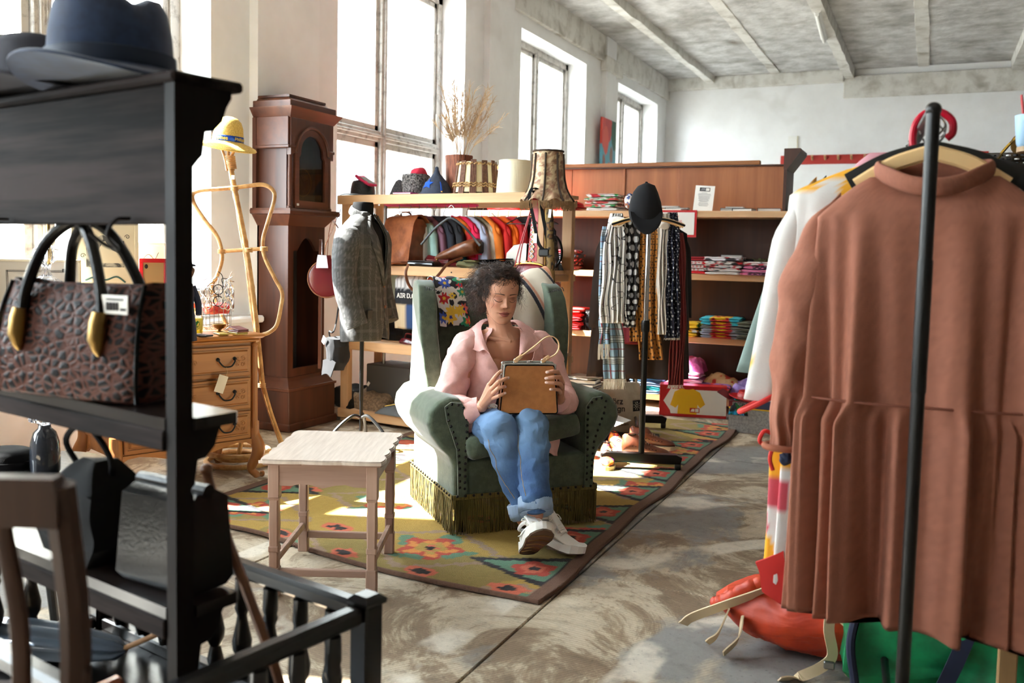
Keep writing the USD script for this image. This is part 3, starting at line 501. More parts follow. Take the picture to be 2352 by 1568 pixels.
# cut-glass lamp base and the framed prints that lean at the back of the chest
cg = thing('glass_lamp_base', 'tall cut-glass lamp base of stacked ribbed bulbs among the framed prints', 'lamp', DSU(107, .30))
k = .00165
cg.part('column', ribbed([(0, 0), (.05, 0), (.055, .01), (.03, .03), (.02, .05), (.045, .08), (.066, .11), (.062, .14), (.025, .165), (.018, .185), (.05, .205), (.068, .235), (.064, .262), (.026, .285), (.016, .31), (.022, .34), (.05, .365), (.055, .39), (.05, .41), (.018, .43), (.016, .46)], 72, 18, .05), 'clear_glass')
cg.part('stem', cyl((.02, 0, .34), (.02, 0, .56), .007), 'old_brass')
def framed(name, label, p, w, h, rz, lean, fm, fw, matm, art=None, cat='picture', back=.015):
    t = thing(name, label, cat, p, rz)
    L = lambda m: rot(m, -lean, (1, 0, 0))
    t.part('frame', L(join(bx(-w/2, w/2, 0, back, 0, fw, .002), bx(-w/2, w/2, 0, back, h-fw, h, .002), bx(-w/2, -w/2+fw, 0, back, fw, h-fw, .002), bx(w/2-fw, w/2, 0, back, fw, h-fw, .002))), fm)
    q = t.part('mount', L(bx(-w/2+fw*.8, w/2-fw*.8, .006, .012, fw*.8, h-fw*.8)), matm)
    for nm, m, mm in (art or []): t.part(nm, L(m), mm, under=q)
    return t
MAT['engraving'] = usdkit.material(stage, '/World/Looks/engraving', {'x': ('texture_coordinate', {}), 'm': ('mapping', {'scale': (1, 1, 1)}), 'n': ('noise_texture', {'scale': 16.0, 'detail': 5.0, 'distortion': 1.0}), 'r': ('rgb_ramp', {'ramp': [(0, lin((44, 46, 46))), (.46, lin((84, 86, 84))), (.54, lin((190, 186, 170))), (1, lin((214, 208, 190)))]}), 'w': ('wave_texture', {'scale': 180.0, 'bands_direction': 'diagonal'}), 'rw': ('rgb_ramp', {'ramp': [(0, (.75, .75, .75)), (1, (1, 1, 1))]}), 'mu': ('mix_color', {'blend_type': 'multiply', 'fac': 1.0}), 'p': ('principled_bsdf', {'roughness': .8})},
    [('x.object', 'm.vector'), ('m.vector', 'n.vector'), ('n.fac', 'r.fac'), ('x.object', 'w.vector'), ('w.fac', 'rw.fac'), ('r.color', 'mu.a'), ('rw.color', 'mu.b'), ('mu.result', 'p.base_color')], surface='p.BSDF')
w, h = .30, .62; f0 = [(-.085, -.075+.40), (-.085, .055+.40)]+[(-.085+.17*t, .40+.055+.022*math.sin(PI*t)+.006*math.sin(6*PI*t)) for t in np.linspace(.05, .95, 14)]+[(.085, .055+.40), (.085, -.075+.40)]
def fl_(pts, y, th=.001): return mv(extr(pts, th), frame((0, y, 0), (1, 0, 0), (0, 0, 1)))
art = [('print', fl_(f0, .006), 'engraving'), ('print_figure', fl_([(-.03, .345), (-.035, .40), (-.02, .43), (-.012, .45), (.0, .452), (.006, .44), (.03, .41), (.075, .385), (.08, .345)], .005, .0005), 'cream_paper'),
       ('border', join([curl((x, .0055, .40+z), .012, .0012, sx=sx) for x, z, sx in ((-.10, .075, 1), (.10, .075, -1), (-.10, -.02, 1), (.10, -.02, -1))]), 'ink'), ('green_scroll', tube(sp([(-.09, .005, .26), (-.05, .005, .275), (0, .005, .262), (.05, .005, .278), (.09, .005, .25)], 20), .004), 'teal_card')]
p1 = DSU(243, .38); framed('framed_print', 'large cream framed engraving of a reclining lady, behind the crocodile handbag', (p1[0], p1[1], DT), w, h, DR-.35, -.06, 'cream_paper', .018, 'cream_paper', art)
p1 = DSU(92, .42); framed('framed_print', 'wide cream framed print with double ruled border, left of the engraving', (p1[0], p1[1], DT), .36, .36, DR-.5, -.05, 'cream_paper', .012, 'card', [('ruled_border', join([bx(-.14, .14, .004, .006, z, z+.0015) for z in (.06, .066, .30, .306)]+[bx(x, x+.0015, .004, .006, .06, .306) for x in (-.14, -.134, .134, .14)]), 'ink'), ('barcode', join([bx(.10+.0022*i, .101+.0022*i, .003, .006, .30, .316) for i in range(10)]), 'ink')])
p1 = DSU(352, .34); framed('framed_print', 'small red framed picture beside the large engraving', (p1[0], p1[1], DT), .14, .37, DR-.2, -.05, 'red_gloss', .02, 'tan_felt', [('crest', ball((-.035, .004, .33), (.008, .002, .012), 1), 'ink')])
p1 = DSU(345, .42); framed('framed_print', 'white framed line drawing behind the red framed picture', (p1[0], p1[1], DT), .17, .45, DR-.2, -.04, 'white_plastic', .016, 'paper', [('drawing', join([tube(sp([(-.04, .004, .36), (-.01, .004, .39), (.02, .004, .365), (.04, .004, .40)], 12), .001)]), 'ink')])
# white ledge on the wall pier
solo('trim_ledge', join(bx(XL, XL+.16, 4.22, 4.74, .70, .745, .012), bx(XL, XL+.12, 4.22, 4.72, .0, .70)), 'wall_paint', smooth=False, **S)
# ---------------------------------------------------------------- rattan valet stand with the straw hat
dv = 5.02
vs = thing('valet_stand', 'tall bent rattan valet stand with ring base, wearing a straw hat', 'coat stand', D(545, 1066, dv)*[1, 1, 0])
V = lambda *uv: A([D(u, v, dv) for u, v in uv])
vs.part('pole', tube(sp(V((527, 370), (538, 432), (556, 520), (570, 600), (582, 690), (590, 760), (602, 880)), 60), .0155+.0022*(np.arange(60) % 12 == 0), 12), 'rattan', w=True)
vs.part('pole', tube(sp(V((602, 880), (622, 950), (648, 1022)), 20), .0135, 10), 'rattan', w=True)
vs.part('leg', tube(sp(V((540, 432), (552, 520), (566, 600), (578, 700), (590, 800), (570, 930), (545, 1060)), 40), .0125, 10), 'rattan', w=True)
vs.part('arm_loop', tube(sp(V((538, 431), (500, 434), (462, 437), (443, 446), (446, 468), (470, 505), (497, 540), (508, 572), (509, 600), (498, 635), (487, 660), (508, 720), (530, 760), (548, 790)), 90), .0115, 10), 'rattan', w=True)
vs.part('arm_loop', tube(sp(V((540, 431), (570, 427), (604, 424), (626, 436), (630, 458), (615, 510), (604, 552), (608, 590), (632, 640), (648, 672), (645, 705), (636, 745), (620, 762), (600, 769), (580, 772)), 90), .0115, 10), 'rattan', w=True)
vs.part('crossbar', tube(V((508, 577), (570, 573), (606, 571)), .0105, 10), 'rattan', w=True)
for u, v in ((539, 432), (571, 574), (509, 577), (606, 571), (601, 884)):
    c = D(u, v, dv-.002); vs.part('binding', join([tube(c+A([(.0195*math.cos(a), .0195*math.sin(a), z) for a in np.arange(12)*2*PI/12]), .0032, 5, True) for z in (-.010, -.004, .002, .008)]), 'rattan', w=True, kind='stuff')
for u0, u1 in ((517, 508), (525, 524), (531, 541)): vs.part('prong', tube(sp(V((u0+5, 392), (u0, 365), (u1, 338)), 10), .008, 8), 'rattan', w=True)
c0, c1 = D(533, 388, dv), D(527, 352, dv); vs.part('binding', join([tube(c0+(c1-c0)*t+A([(.026*math.cos(a)*(1+.15*t), .02*math.sin(a), 0) for a in np.arange(14)*2*PI/14]), .0034, 5, True) for t in np.linspace(.05, .8, 9)]), 'rattan', w=True, kind='stuff')
vs.part('price_sticker', box(D(535, 407, dv-.018), (.018, .002, .024), 0, .43), 'paper', w=True)
rb = D(548, 1062, dv)*[1, 1, 0]
for k, (R_, z) in enumerate(((.175, .018), (.115, .045), (.165, .072))): vs.part('base_ring', tube(A([(rb[0]+R_*math.cos(a), rb[1]+R_*math.sin(a)*.95, z) for a in np.arange(40)*2*PI/40]), .0145, 10, True), 'rattan', w=True)
mat('straw', (232, 196, 104), .7, (206, 164, 72), 160, .4, .6, bump=.0015, bs=220); mat('blue_ribbon', (24, 74, 170), .55); mat('yellow_print', (240, 205, 70), .6)
sh = thing('straw_hat', 'yellow straw sun hat with blue printed ribbon on top of the rattan stand', 'hat', D(523, 331, dv), 0)
n = 56; ang = np.arange(n)*2*PI/n
prf = [(.155, -.018), (.150, -.010), (.12, .003), (.085, .010), (.080, .018), (.079, .05), (.074, .09), (.062, .122), (.040, .142), (.015, .150)]
inn = [(r-.004, z-.004) for r, z in prf]
P = A([np.stack([r*np.cos(ang)*1.03, r*np.sin(ang), z-.022*max(0, r-.08)/.075*np.cos(ang-2.6)*-1], -1) for r, z in inn[::-1]+prf])
sh.part('straw', rot(rings(P), .10, (0, 1, 0)), 'straw', smooth=60)
rbn = lathe([(.0805, .012), (.0825, .014), (.081, .043), (.079, .045)], 56); rbn.vertices[:, 0] *= 1.03
q = sh.part('ribbon', rot(rbn, .10, (0, 1, 0)), 'blue_ribbon')
def wrapped(s, h, R_, a0, z, bold=True):
    m = text(s, h, .0012, bold); v = A(m.vertices); a = a0+v[:, 0]/R_; m.vertices = np.stack([(R_+v[:, 2])*np.cos(a), (R_+v[:, 2])*np.sin(a), z+v[:, 1]], -1); return m
sh.part('lettering', rot(wrapped('Philippines', .0165, .0838, math.radians(-128), .021), .10, (0, 1, 0)), 'yellow_print', under=q)
sh.part('lettering', rot(wrapped('Philippines', .0165, .0838, math.radians(-24), .021), .10, (0, 1, 0)), 'yellow_print', under=q)
sh.part('bow', rot(join(extr([(0, 0), (.018, .010), (.034, -.002), (.03, -.012), (.01, -.008)], .003).apply_transform(frame((.062, -.064, .026), (.75, .6, 0), (0, 0, 1)))), .10, (0, 1, 0)), 'blue_ribbon', under=q)
# ---------------------------------------------------------------- longcase clock, its front towards the room
CKY = 4.95
ck = thing('grandfather_clock', 'tall red-brown longcase clock with arched hood, its trunk door ajar', 'clock', (-3.865, CKY, 0), PI/2)
f = -.15; bk = .155
ck.part('plinth', join(bx(-.25, .25, f, bk, .03, .262, .004), bx(-.262, .262, f-.012, bk, 0, .05, .006)), 'walnut_red')
def molding(pr, hw, f, b): return hull(A([(s*(hw+o), y, z) for o, z in pr for s in (-1, 1) for y in (f-o, b)]))
ck.part('plinth_moulding', join(molding([(.006, .262), (.008, .278)], .25, f, bk), molding([(-.008, .278), (-.05, .325), (-.044, .33)], .25, f, bk), molding([(-.036, .325), (-.048, .345)], .25, f, bk)), 'walnut_x')
tw, tf, t0, t1 = .195, f+.055, .34, 1.33
ck.part('trunk', join(bx(-tw, -tw+.014, tf, bk, t0, t1), bx(tw-.014, tw, tf, bk, t0, t1), bx(-tw, tw, bk-.012, bk, t0, t1), bx(-tw+.014, -tw+.055, tf, tf+.02, t0, t1), bx(tw-.055, tw-.014, tf, tf+.02, t0, t1), bx(-tw+.055, tw-.055, tf, tf+.02, t0, t0+.06)), 'walnut_red')
hd = [(-.14, 1.33), (-.14, 1.17), (-.10, 1.17)]+[(-.10+.20*k/12, 1.17+.085*math.sin(PI*k/12)) for k in range(1, 12)]+[(.10, 1.17), (.14, 1.17), (.14, 1.33)]
ck.part('trunk_head', tr(stand(extr(hd, .02)), 0, tf+.02, 0), 'walnut_red')
ck.part('trunk_lining', bx(-tw+.016, tw-.016, bk-.03, bk-.014, t0, t1), 'dark_joint')
ddr = [(-.138, .405), (-.138, 1.165), (-.098, 1.165)]+[(-.098+.196*k/12, 1.165+.083*math.sin(PI*k/12)) for k in range(1, 12)]+[(.098, 1.165), (.138, 1.165), (.138, .405)]
dm = tr(stand(extr([(a-.138, b) for a, b in ddr], .018)), 0, 0, 0); dk = ck.part('trunk_door', mv(rot(dm, -.0, (0, 0, 1)), trimesh.transformations.translation_matrix((.138, tf, 0)) @ trimesh.transformations.rotation_matrix(.62, [0, 0, 1])), 'walnut_red')
ck.part('hood_support', join(molding([(-.055, 1.33), (-.045, 1.345), (-.02, 1.375), (.0, 1.40)], .25, f, bk), molding([(.0, 1.40), (.016, 1.405), (.020, 1.425), (.012, 1.44)], .25, f, bk)), 'walnut_x')
h0, h1 = 1.44, 2.02; hw = .232; hf = f+.012
ck.part('hood_case', join(bx(-hw+.02, -hw+.035, hf+.045, bk, h0, h1), bx(hw-.035, hw-.02, hf+.045, bk, h0, h1), bx(-hw+.02, hw-.02, bk-.012, bk, h0, h1), bx(-hw-.012, -hw+.002, bk-.03, bk, h0, h1)), 'walnut_red')
ck.part('hood_side_frieze', join(bx(-hw-.008, -hw+.012, hf+.01, bk, 1.83, h1, .002), bx(-hw-.014, -hw+.012, hf-.0, bk, 1.822, 1.842, .004)), 'walnut_x')
arch = lambda r, z, w, n=14: [(-w, z)]+[(-r*math.cos(PI*k/n), z+r*math.sin(PI*k/n)*.92) for k in range(n+1)]+[(w, z)]
fr = [(-.225, 1.78)]+[(-.225, 2.02), (.225, 2.02), (.225, 1.78)]+[(.165*math.cos(PI*k/16), 1.80+.165*math.sin(PI*k/16)) for k in range(17)]
ck.part('hood_front', tr(stand(extr(fr, .03)), 0, hf+.03, 0), 'walnut_red')
dout = [(-.178, h0+.005)]+[(-.178, 1.795), (-.158, 1.80)]+[(-.158*math.cos(PI*k/16), 1.80+.158*math.sin(PI*k/16)) for k in range(17)]+[(.178, 1.795), (.178, h0+.005)]
din = [(-.135, h0+.055), (-.135, 1.77), (-.118, 1.79)]+[(-.118*math.cos(PI*k/16), 1.80+.118*math.sin(PI*k/16)) for k in range(17)]+[(.118, 1.79), (.135, 1.77), (.135, h0+.055)]
hdr = ck.part('hood_door', tr(stand(extr(dout, .022, [din])), 0, hf+.024, 0), 'walnut_x')
ck.part('hood_glass', tr(stand(extr(din, .003)), 0, hf+.018, 0), 'clock_glass', under=hdr); ck.part('sticker', bx(-.16, -.14, hf-.0005, hf+.003, h0+.02, h0+.035), 'paper', under=hdr)
ck.part('arch_moulding', tube(A([(.170*math.cos(a), hf-.002, 1.80+.170*math.sin(a)) for a in np.linspace(0, PI, 30)]), .010, 8), 'walnut_x')
mat('dial_paint', (54, 52, 46), .6, (84, 76, 60), 18, .45, .6); di = ck.part('dial', tr(stand(extr(din, .004)), 0, hf+.085, 0), 'dial_paint')
ck.part('dial_ring', tube(A([(.09*math.cos(a), hf+.080, 1.62+.09*math.sin(a)) for a in np.arange(36)*2*PI/36]), .003, 5, True), 'old_brass', under=di)
for a in (.4, 2.2): ck.part('clock_hand', beam((0, hf+.076, 1.62), (.07*math.cos(a), hf+.076, 1.62+.07*math.sin(a)), .004, .004, .001, (0, 1, 0)), 'iron', under=di)
colp = [(.017, 0), (.021, .004), (.021, .014), (.016, .02), (.0145, .04), (.0155, .18), (.0135, .335), (.017, .345), (.019, .352), (.021, .37), (.021, .385)]
for s in (-1, 1): ck.part('column', lathe([(0, h0)]+[(r, h0+z) for r, z in colp]+[(0, h0+.385)], 16, (s*.205, hf+.022, 0)), 'walnut_red'); ck.part('capital', bx(s*.205-.03, s*.205+.03, hf-.008, hf+.05, 1.822, 1.842, .005), 'walnut_x')
ck.part('cornice', join(molding([(.0, h1-.005), (.006, h1+.004), (.016, h1+.03), (.038, h1+.05), (.042, h1+.06)], hw, hf, bk), bx(-hw-.01, hw+.01, hf-.01, bk, h1+.055, h1+.105, .003)), 'walnut_x')
ck.part('hood_top', join(molding([(-.03, h1+.105), (-.055, h1+.13)], hw+.01, hf-.01, bk), molding([(-.05, h1+.13), (-.05, h1+.145)], hw+.01, hf-.01, bk)), 'walnut_red')
# ================================================================ pine shelf unit, what stands on and hangs from it, clothes rail behind, tailor's dummy
UO, UR = A([-3.70, 5.215]), math.radians(-7.0); ux, uy = A([math.cos(UR), math.sin(UR)]), A([-math.sin(UR), math.cos(UR)]); UL, UD = 1.60, .40
U0, U1, U2, U3 = .088, .565, 1.086, 1.553
def U(x, y, z): return A([*(UO+ux*x+uy*y), z])
def plan(u, o, d):
    """Where, in plan, the sight line of picture column u meets the line o + t d; returns t."""
    r = ray(u, 600)[:2]; return np.linalg.solve(np.stack([r, -d], 1), o)[1]
def US(u, y, z): return U(plan(u, UO+uy*y, ux), y, z)
un = thing('shelf_unit', 'open pine shelf unit with four boards, behind the green armchair', 'shelf unit', (*UO, 0), UR)
for x in (0, UL-.07):
    for y in (.0, UD-.045): un.part('post', bx(x, x+.07, y+.022, y+.022+.045, 0, U3-.05, .003), 'pine_z')
for z in (U0, U1, U2, U3):
    top = z == U3; th = .024
    for k in range(3): un.part('shelf_plank', bx(-.02 if top else .0, UL+.02 if top else UL, .022+k*(UD/3)+.002, .022+(k+1)*UD/3-.002, z-th, z, .002), 'pine')
    un.part('front_beam', bx(-.02 if top else .0, UL+.02 if top else UL, -.004, .021, z-.062, z, .003), 'pine'); un.part('rear_beam', bx(0, UL, UD+.023, UD+.045, z-.07, z-.026, .003), 'pine')
    for x in (.0, UL-.045): un.part('cross_beam', bx(x, x+.045, .067, UD-.046, z-.07, z-.026, .003), 'pine_y')
un.part('brace', cyl((UL-.05, UD+.05, .95), (.95, UD+.05, 1.45), .004), 'steel')
un.part('screw', cyl((UL-.06, -.006, U3-.03), (UL-.06, .01, U3-.03), .005), 'iron'); un.part('screw', cyl((.95, -.006, U2-.03), (.95, .01, U2-.03), .005), 'iron')
# hats and shades on the top board
mat('sequin', (22, 24, 30), .2, (70, 76, 86), 260, .5, .7, bump=.002, bs=260); mat('pink_cloth', (232, 60, 110), .8, (214, 46, 96), 30); mat('plaid_grey', (126, 118, 110), .8)
p = US(832, .22, U3+.006)
felt_hat('sequin_hat', 'black sequinned hat with wide brim at the left end of the pine shelf unit', p, UR, 'sequin', .088, .165, .112, .0, None, curl=.006, sx=1.0)
sc = thing('folded_scarf', 'bright pink folded scarf lying tilted on the black sequinned hat', 'scarf', p+A([.045, -.03, .105]), UR)
sc.part('cloth', rot(warp(finer(box((0, 0, 0), (.145, .10, .018), .006), .015), .008, 40, 2), .50, (0, 1, 0)), 'pink_cloth', smooth=60); sc.part('lining', rot(box((.01, 0, .0105), (.10, .075, .003), .001), .50, (0, 1, 0)), 'plaid_grey')
mat('grey_tweed', (96, 100, 108), .95, (60, 64, 72), 120, .4, .6, bump=.001, bs=200)
solo('felt_cone', mv(lathe([(0, 0), (.072, 0), (.074, .01), (.05, .07), (.026, .115), (.008, .128), (0, .129)], 28), frame(US(915, .34, U3), (1, 0, 0), (0, 1, 0))), 'grey_tweed', 'grey felt cone hat behind the grey fur hat', 'hat', smooth=60)
mat('grey_fur', (150, 146, 144), 1.0, (40, 40, 42), 90, .40, .62, bump=.006, bs=160); fp = US(953, .20, U3)
fh = thing('fur_hat', 'grey speckled fur hat without brim on the pine shelf unit', 'hat', fp, UR); fb = lathe([(0, 0), (.084, 0), (.088, .008), (.092, .06), (.094, .125), (.088, .142), (.06, .146), (0, .14)], 56)
fh.part('fur', warp(finer(fb, .012), .012, 130, 5), 'grey_fur', smooth=True)
rc = thing('red_cap', 'small crimson cap with pale band on top of the grey fur hat', 'cap', fp+A([.02, 0, .142]), UR); mat('crimson_cloth', (196, 26, 60), .7)
rc.part('crown', warp(lathe([(0, 0), (.055, 0), (.058, .008), (.05, .03), (.03, .044), (0, .048)], 28), .01, 40), 'crimson_cloth', smooth=60); rc.part('seam_band', tube(sp([(-.045, -.034, .004), (-.01, -.03, .034), (.02, .0, .049), (.03, .03, .038), (.04, .04, .004)], 20), .0035), 'white_cloth')
mat('magenta_cloth', (150, 30, 110), .7); bk_ = thing('booklet', 'flat magenta booklet lying in front of the grey fur hat', 'booklet', US(930, .06, U3), UR+.1); bk_.part('cover', bx(-.07, .07, -.05, .05, 0, .014, .004), 'magenta_cloth'); bk_.part('pages', bx(-.068, .066, -.051, .045, .004, .010), 'paper')
mat('slate_felt', (58, 66, 84), .95, (50, 58, 76), 40); mat('royal_felt', (22, 84, 190), .9); bh = thing('pointed_hat', 'slate blue pointed felt hat with a bright blue star patch', 'hat', US(1000, .16, U3), UR)
pf = [(0, .003), (.112, .0), (.118, .004), (.112, .010), (.100, .020), (.092, .05), (.072, .085), (.045, .115), (.024, .140), (.013, .165), (.012, .182), (.004, .188), (0, .188)]
bh.part('felt', lathe(pf, 40), 'slate_felt', smooth=60)
def wrap_on(m, prof, a0):
    v = A(m.vertices); z = v[:, 1]; q = A(sorted([(zz, r) for r, zz in prof if r > 0])); R_ = np.interp(z, q[:, 0], q[:, 1])+v[:, 2]+.0012; a = a0+v[:, 0]/.075
    m = m.copy(); m.vertices = np.stack([R_*np.cos(a), R_*np.sin(a), z], -1); return m
star = [(math.cos(PI/2+k*PI/5)*(.040 if k % 2 == 0 else .019), .070+math.sin(PI/2+k*PI/5)*(.034 if k % 2 == 0 else .018)) for k in range(10)]
bh.part('star_patch', wrap_on(finer(extr(star, .003), .012), pf, math.radians(-98)), 'royal_felt', under=bh.path+'/felt'); bh.part('blue_piping', wrap_on(finer(extr([(-.004, .02), (.004, .02), (.002, .085), (-.003, .085)], .004), .012), pf, math.radians(-35)), 'royal_felt', under=bh.path+'/felt'); bh.part('button', ball((.105*math.cos(-.6), .105*math.sin(-.6), .02), .006, 1), 'brass')
mat('bark', (150, 84, 56), .6, (96, 48, 32), 9, .4, .62, (14, 14, 1.2), bump=.004, bs=14, bst=(14, 14, 1.2)); vp = US(1050, .30, U3)
vz = thing('vase', 'brown bark-covered vase holding dried pampas grass', 'vase', vp, UR)
vz.part('body', warp(lathe([(0, 0), (.080, 0), (.084, .01), (.086, .1), (.088, .2), (.092, .268), (.086, .27), (.080, .2), (0, .19)], 36), .005, 40), 'bark', smooth=50)
mat('plume', (206, 180, 146), .9, (176, 146, 112), 8); g = rnd(21); pg = thing('pampas_grass', 'dried beige pampas grass fanning out of the bark vase', 'dried grass', vp+A([0, 0, .19]))
for i in range(44):
    a = g.uniform(-.38, .62)+.06*g.standard_normal(); b = g.uniform(-.25, .3); L = g.uniform(.40, .60)*(1 if -.2 < a < .5 else .8)
    if i == 0: a, b, L = 1.02, -.1, .40
    if i == 1: a, b, L = .88, .0, .46
    if i == 2: a, b, L = -.62, .2, .46
    d = A([ux[0]*a, ux[1]*a, 0])+A([uy[0]*b, uy[1]*b, 0])+A([0, 0, 1.0]); d /= np.linalg.norm(d); st_ = A([g.uniform(-.035, .035), g.uniform(-.035, .035), -.18])
    droop = A([ux[0]*a, ux[1]*a, -.5])*.10*g.random(); P = sp([st_, d*.14, d*L*.6+droop*.2, d*L+droop], 10); m = [tube(P, .0013, 4)]
    for k in range(26):
        t = g.uniform(.42, 1); i0 = t*9; p0 = P[int(i0)]+(P[min(9, int(i0)+1)]-P[int(i0)])*(i0-int(i0)); w = g.standard_normal(3)*.30; e = d*.8+w; e /= np.linalg.norm(e); m.append(tube(A([p0, p0+e*.035, p0+e*.065+A([0, 0, -.010])]), A([.0018, .0013, .0003]), 3))
    pg.part('stem', join(m), 'plume', smooth=False, kind='stuff')
mat('cream_linen', (222, 208, 170), .9, translucent_weight=0) if False else mat('cream_linen', (224, 210, 172), .9); mat('brown_slat', (122, 84, 66), .75, (100, 66, 52), 60); mat('gold_braid', (200, 164, 110), .7, (150, 110, 64), 120, .4, .6, bump=.002, bs=200)
ls = thing('lampshade', 'cream lampshade with brown wooden slats and braided trims', 'lampshade', US(1091, .17, U3), UR); r0, r1, hh = .143, .118, .215
ls.part('shade', lathe([(r0, .012), (r1, hh-.012), (r1-.003, hh-.012), (r0-.003, .012), (r0, .012)], 48), 'cream_linen')
for k in range(11):
    a = k*2*PI/11; pts = []
    for j in range(4):
        b = (j-1.5)*.011; pts += [(b-.0042, .0), (b-.0038, .004), (b+.0038, .004), (b+.0042, .0)]
    prf = pts+[(.022, -.002), (-.022, -.002)]
    v0 = np.stack([np.array([q[0] for q in prf]), np.array([q[1] for q in prf])], 1)
    P = A([[((r+.003+q[1])*math.cos(a+q[0]/r0), (r+.003+q[1])*math.sin(a+q[0]/r0), z) for q in v0] for r, z in ((r0+.001, 0), (r1+.001, hh-.004*(k % 3)))])
    ls.part('slat', rings(P), 'brown_slat', smooth=False)
for r, z in ((r0-.002, .05), (r0-.004, .066), (r1+.003, hh-.025)): ls.part('braid', tube(A([((r+.006+.003*math.cos(30*a))*math.cos(a), (r+.006+.003*math.cos(30*a))*math.sin(a), z+.004*math.sin(30*a)) for a in np.linspace(0, 2*PI, 300)[:-1]]), .0045, 5, True), 'gold_braid')
mat('ivory_shade', (238, 232, 208), .85, bump=.0012, bs=120, bst=(1, 1, .05)); ws = thing('lampshade', 'plain ivory drum lampshade between the slatted and the floral lampshade', 'lampshade', US(1178, .15, U3), UR)
ws.part('shade', ribbed([(.112, 0), (.114, .004), (.098, .203), (.096, .207), (.093, .203), (.109, .004), (.112, 0)], 120, 60, .006), 'ivory_shade', smooth=60)
for r, z in ((.115, .004), (.099, .203)): ws.part('rim', tube(A([(r*math.cos(a), r*math.sin(a), z) for a in np.arange(48)*2*PI/48]), .003, 6, True), 'ivory_shade')
# floor lamp with the flared floral shade beside the right end
def blotch(p, cols, sc=30.0, seed=1, th=(.5, .56, .62)):
    """Printed cloth: a ground colour and blotches of the others."""
    c = np.tile(lin(cols[0]), (len(p), 1)); 
    for k, q in enumerate(cols[1:]):
        m = meshkit.fbm(p*sc, 2, seed+11*k) > th[min(k, len(th)-1)]; c[m] = lin(q)
    return c
fpz = 1.475; lp = D(1257, 452, 5.40); fs = thing('floor_lamp', 'floor lamp with flared floral fringed shade beside the pine shelf unit', 'lamp', (lp[0], lp[1], 0), UR)
pf = [(.086, .318), (.088, .30), (.092, .22), (.098, .15), (.112, .095), (.135, .05), (.158, .02)]
ang = np.arange(96)*2*PI/96; zz = np.linspace(.02, .318, 48); rr = np.interp(zz, [q[1] for q in pf[::-1]], [q[0] for q in pf[::-1]]); P = A([np.stack([r*(1+.012*np.cos(8*ang))*np.cos(ang), r*(1+.012*np.cos(8*ang))*np.sin(ang), np.full(96, z+fpz+.012*np.cos(8*ang)*(z < .06))], -1) for r, z in zip(rr, zz)])
m = rings(P, cap=False); m2 = m.copy(); m2.vertices *= [.985, .985, 1]; m2.invert(); m = join(m, m2)
fs.part('shade', m, 'print', col=blotch(A(m.vertices), [(204, 182, 146), (172, 138, 108), (146, 104, 80), (128, 96, 74)], 40, 3, (.52, .60, .68)))
mat('dark_braid', (70, 56, 46), .9, bump=.002, bs=200); mat('tan_fringe', (136, 108, 76), .9)
for k in range(8): a = k*PI/4+.35; fs.part('braid', tube(A([((r+.003)*math.cos(a), (r+.003)*math.sin(a), z+fpz) for r, z in zip(rr[::4], zz[::4])]), .006, 6), 'dark_braid')
fs.part('top_braid', tube(A([(.089*math.cos(a), .089*math.sin(a), fpz+.314) for a in np.arange(40)*2*PI/40]), .006, 6, True), 'dark_braid')
def fringe(P, L, r=.0016, jit=.004, seed=0, n=3):
    g = rnd(seed); return join([tube(A([p, p+A([g.normal(0, jit*.4), g.normal(0, jit*.4), -L*.5]), p+A([g.normal(0, jit), g.normal(0, jit), -L*g.uniform(.92, 1.0)])]), A([r, r, r*.8]), n) for p in P])
fs.part('fringe', fringe(A([(.157*math.cos(a), .157*math.sin(a), fpz+.02) for a in np.arange(170)*2*PI/170]), .05, .002, .005, 3), 'tan_fringe', smooth=False, kind='stuff')
fs.part('stem', cyl((0, 0, .02), (0, 0, fpz+.28), .011), 'old_brass'); fs.part('base', lathe([(0, 0), (.14, 0), (.14, .01), (.04, .022), (.012, .03), (0, .03)], 28), 'old_brass')
fs.part('carrier', join(*[cyl((0, 0, fpz+.27), (.087*math.cos(a), .087*math.sin(a), fpz+.312), .002, 6) for a in (0, 2.1, 4.2)]), 'steel')
# ---------------------------------------------------------------- bags on the second board
mat('tan_leather', (150, 88, 54), .32, (118, 66, 40), 14, .4, .65, bump=.001, bs=50); mat('brown_leather', (128, 78, 50), .38, (104, 60, 38), 16); mat('maroon_patent', (88, 22, 28), .15); mat('green_cloth', (106, 104, 70), .9); mat('patent_black', (16, 16, 18), .12)
sb = thing('satchel', 'glossy tan leather satchel with open flap and trailing strap on the pine shelf unit', 'bag', US(925, .17, U2), UR-.18)
def slab(prof, w, b=0.0): return mv(extr(prof, w), frame((-w/2, 0, 0), (0, 1, 0), (0, 0, 1)))
sb.part('body', warp(finer(slab([(-.06, 0), (.10, 0), (.115, .04), (.10, .26), (.06, .31), (.0, .315), (-.03, .28), (-.055, .14), (-.075, .03)], .27), .03), .008, 14), 'tan_leather', smooth=50)
P = sp([(-.075, .02), (-.060, .12), (-.035, .26), (.0, .325), (.06, .325), (.105, .27)], 24); P2 = [(x-.004 if k < 12 else x, z+.003) for k, (x, z) in enumerate(P)]
fl = sheet(A([[(s, y, z+.004*math.sin(9*s)) for y, z in P2] for s in np.linspace(-.150, .150, 14)]), .006); sb.part('flap', warp(fl, .008, 18, 3), 'tan_leather', smooth=60)
tail = sheet(A([[(s, y, z) for y, z in sp([(-.078, .02), (-.12, .012), (-.19, .016), (-.24, .01)], 10)] for s in np.linspace(-.05, .16, 10)]), .006); sb.part('flap_tongue', warp(tail, .02, 12, 5), 'tan_leather', smooth=60)
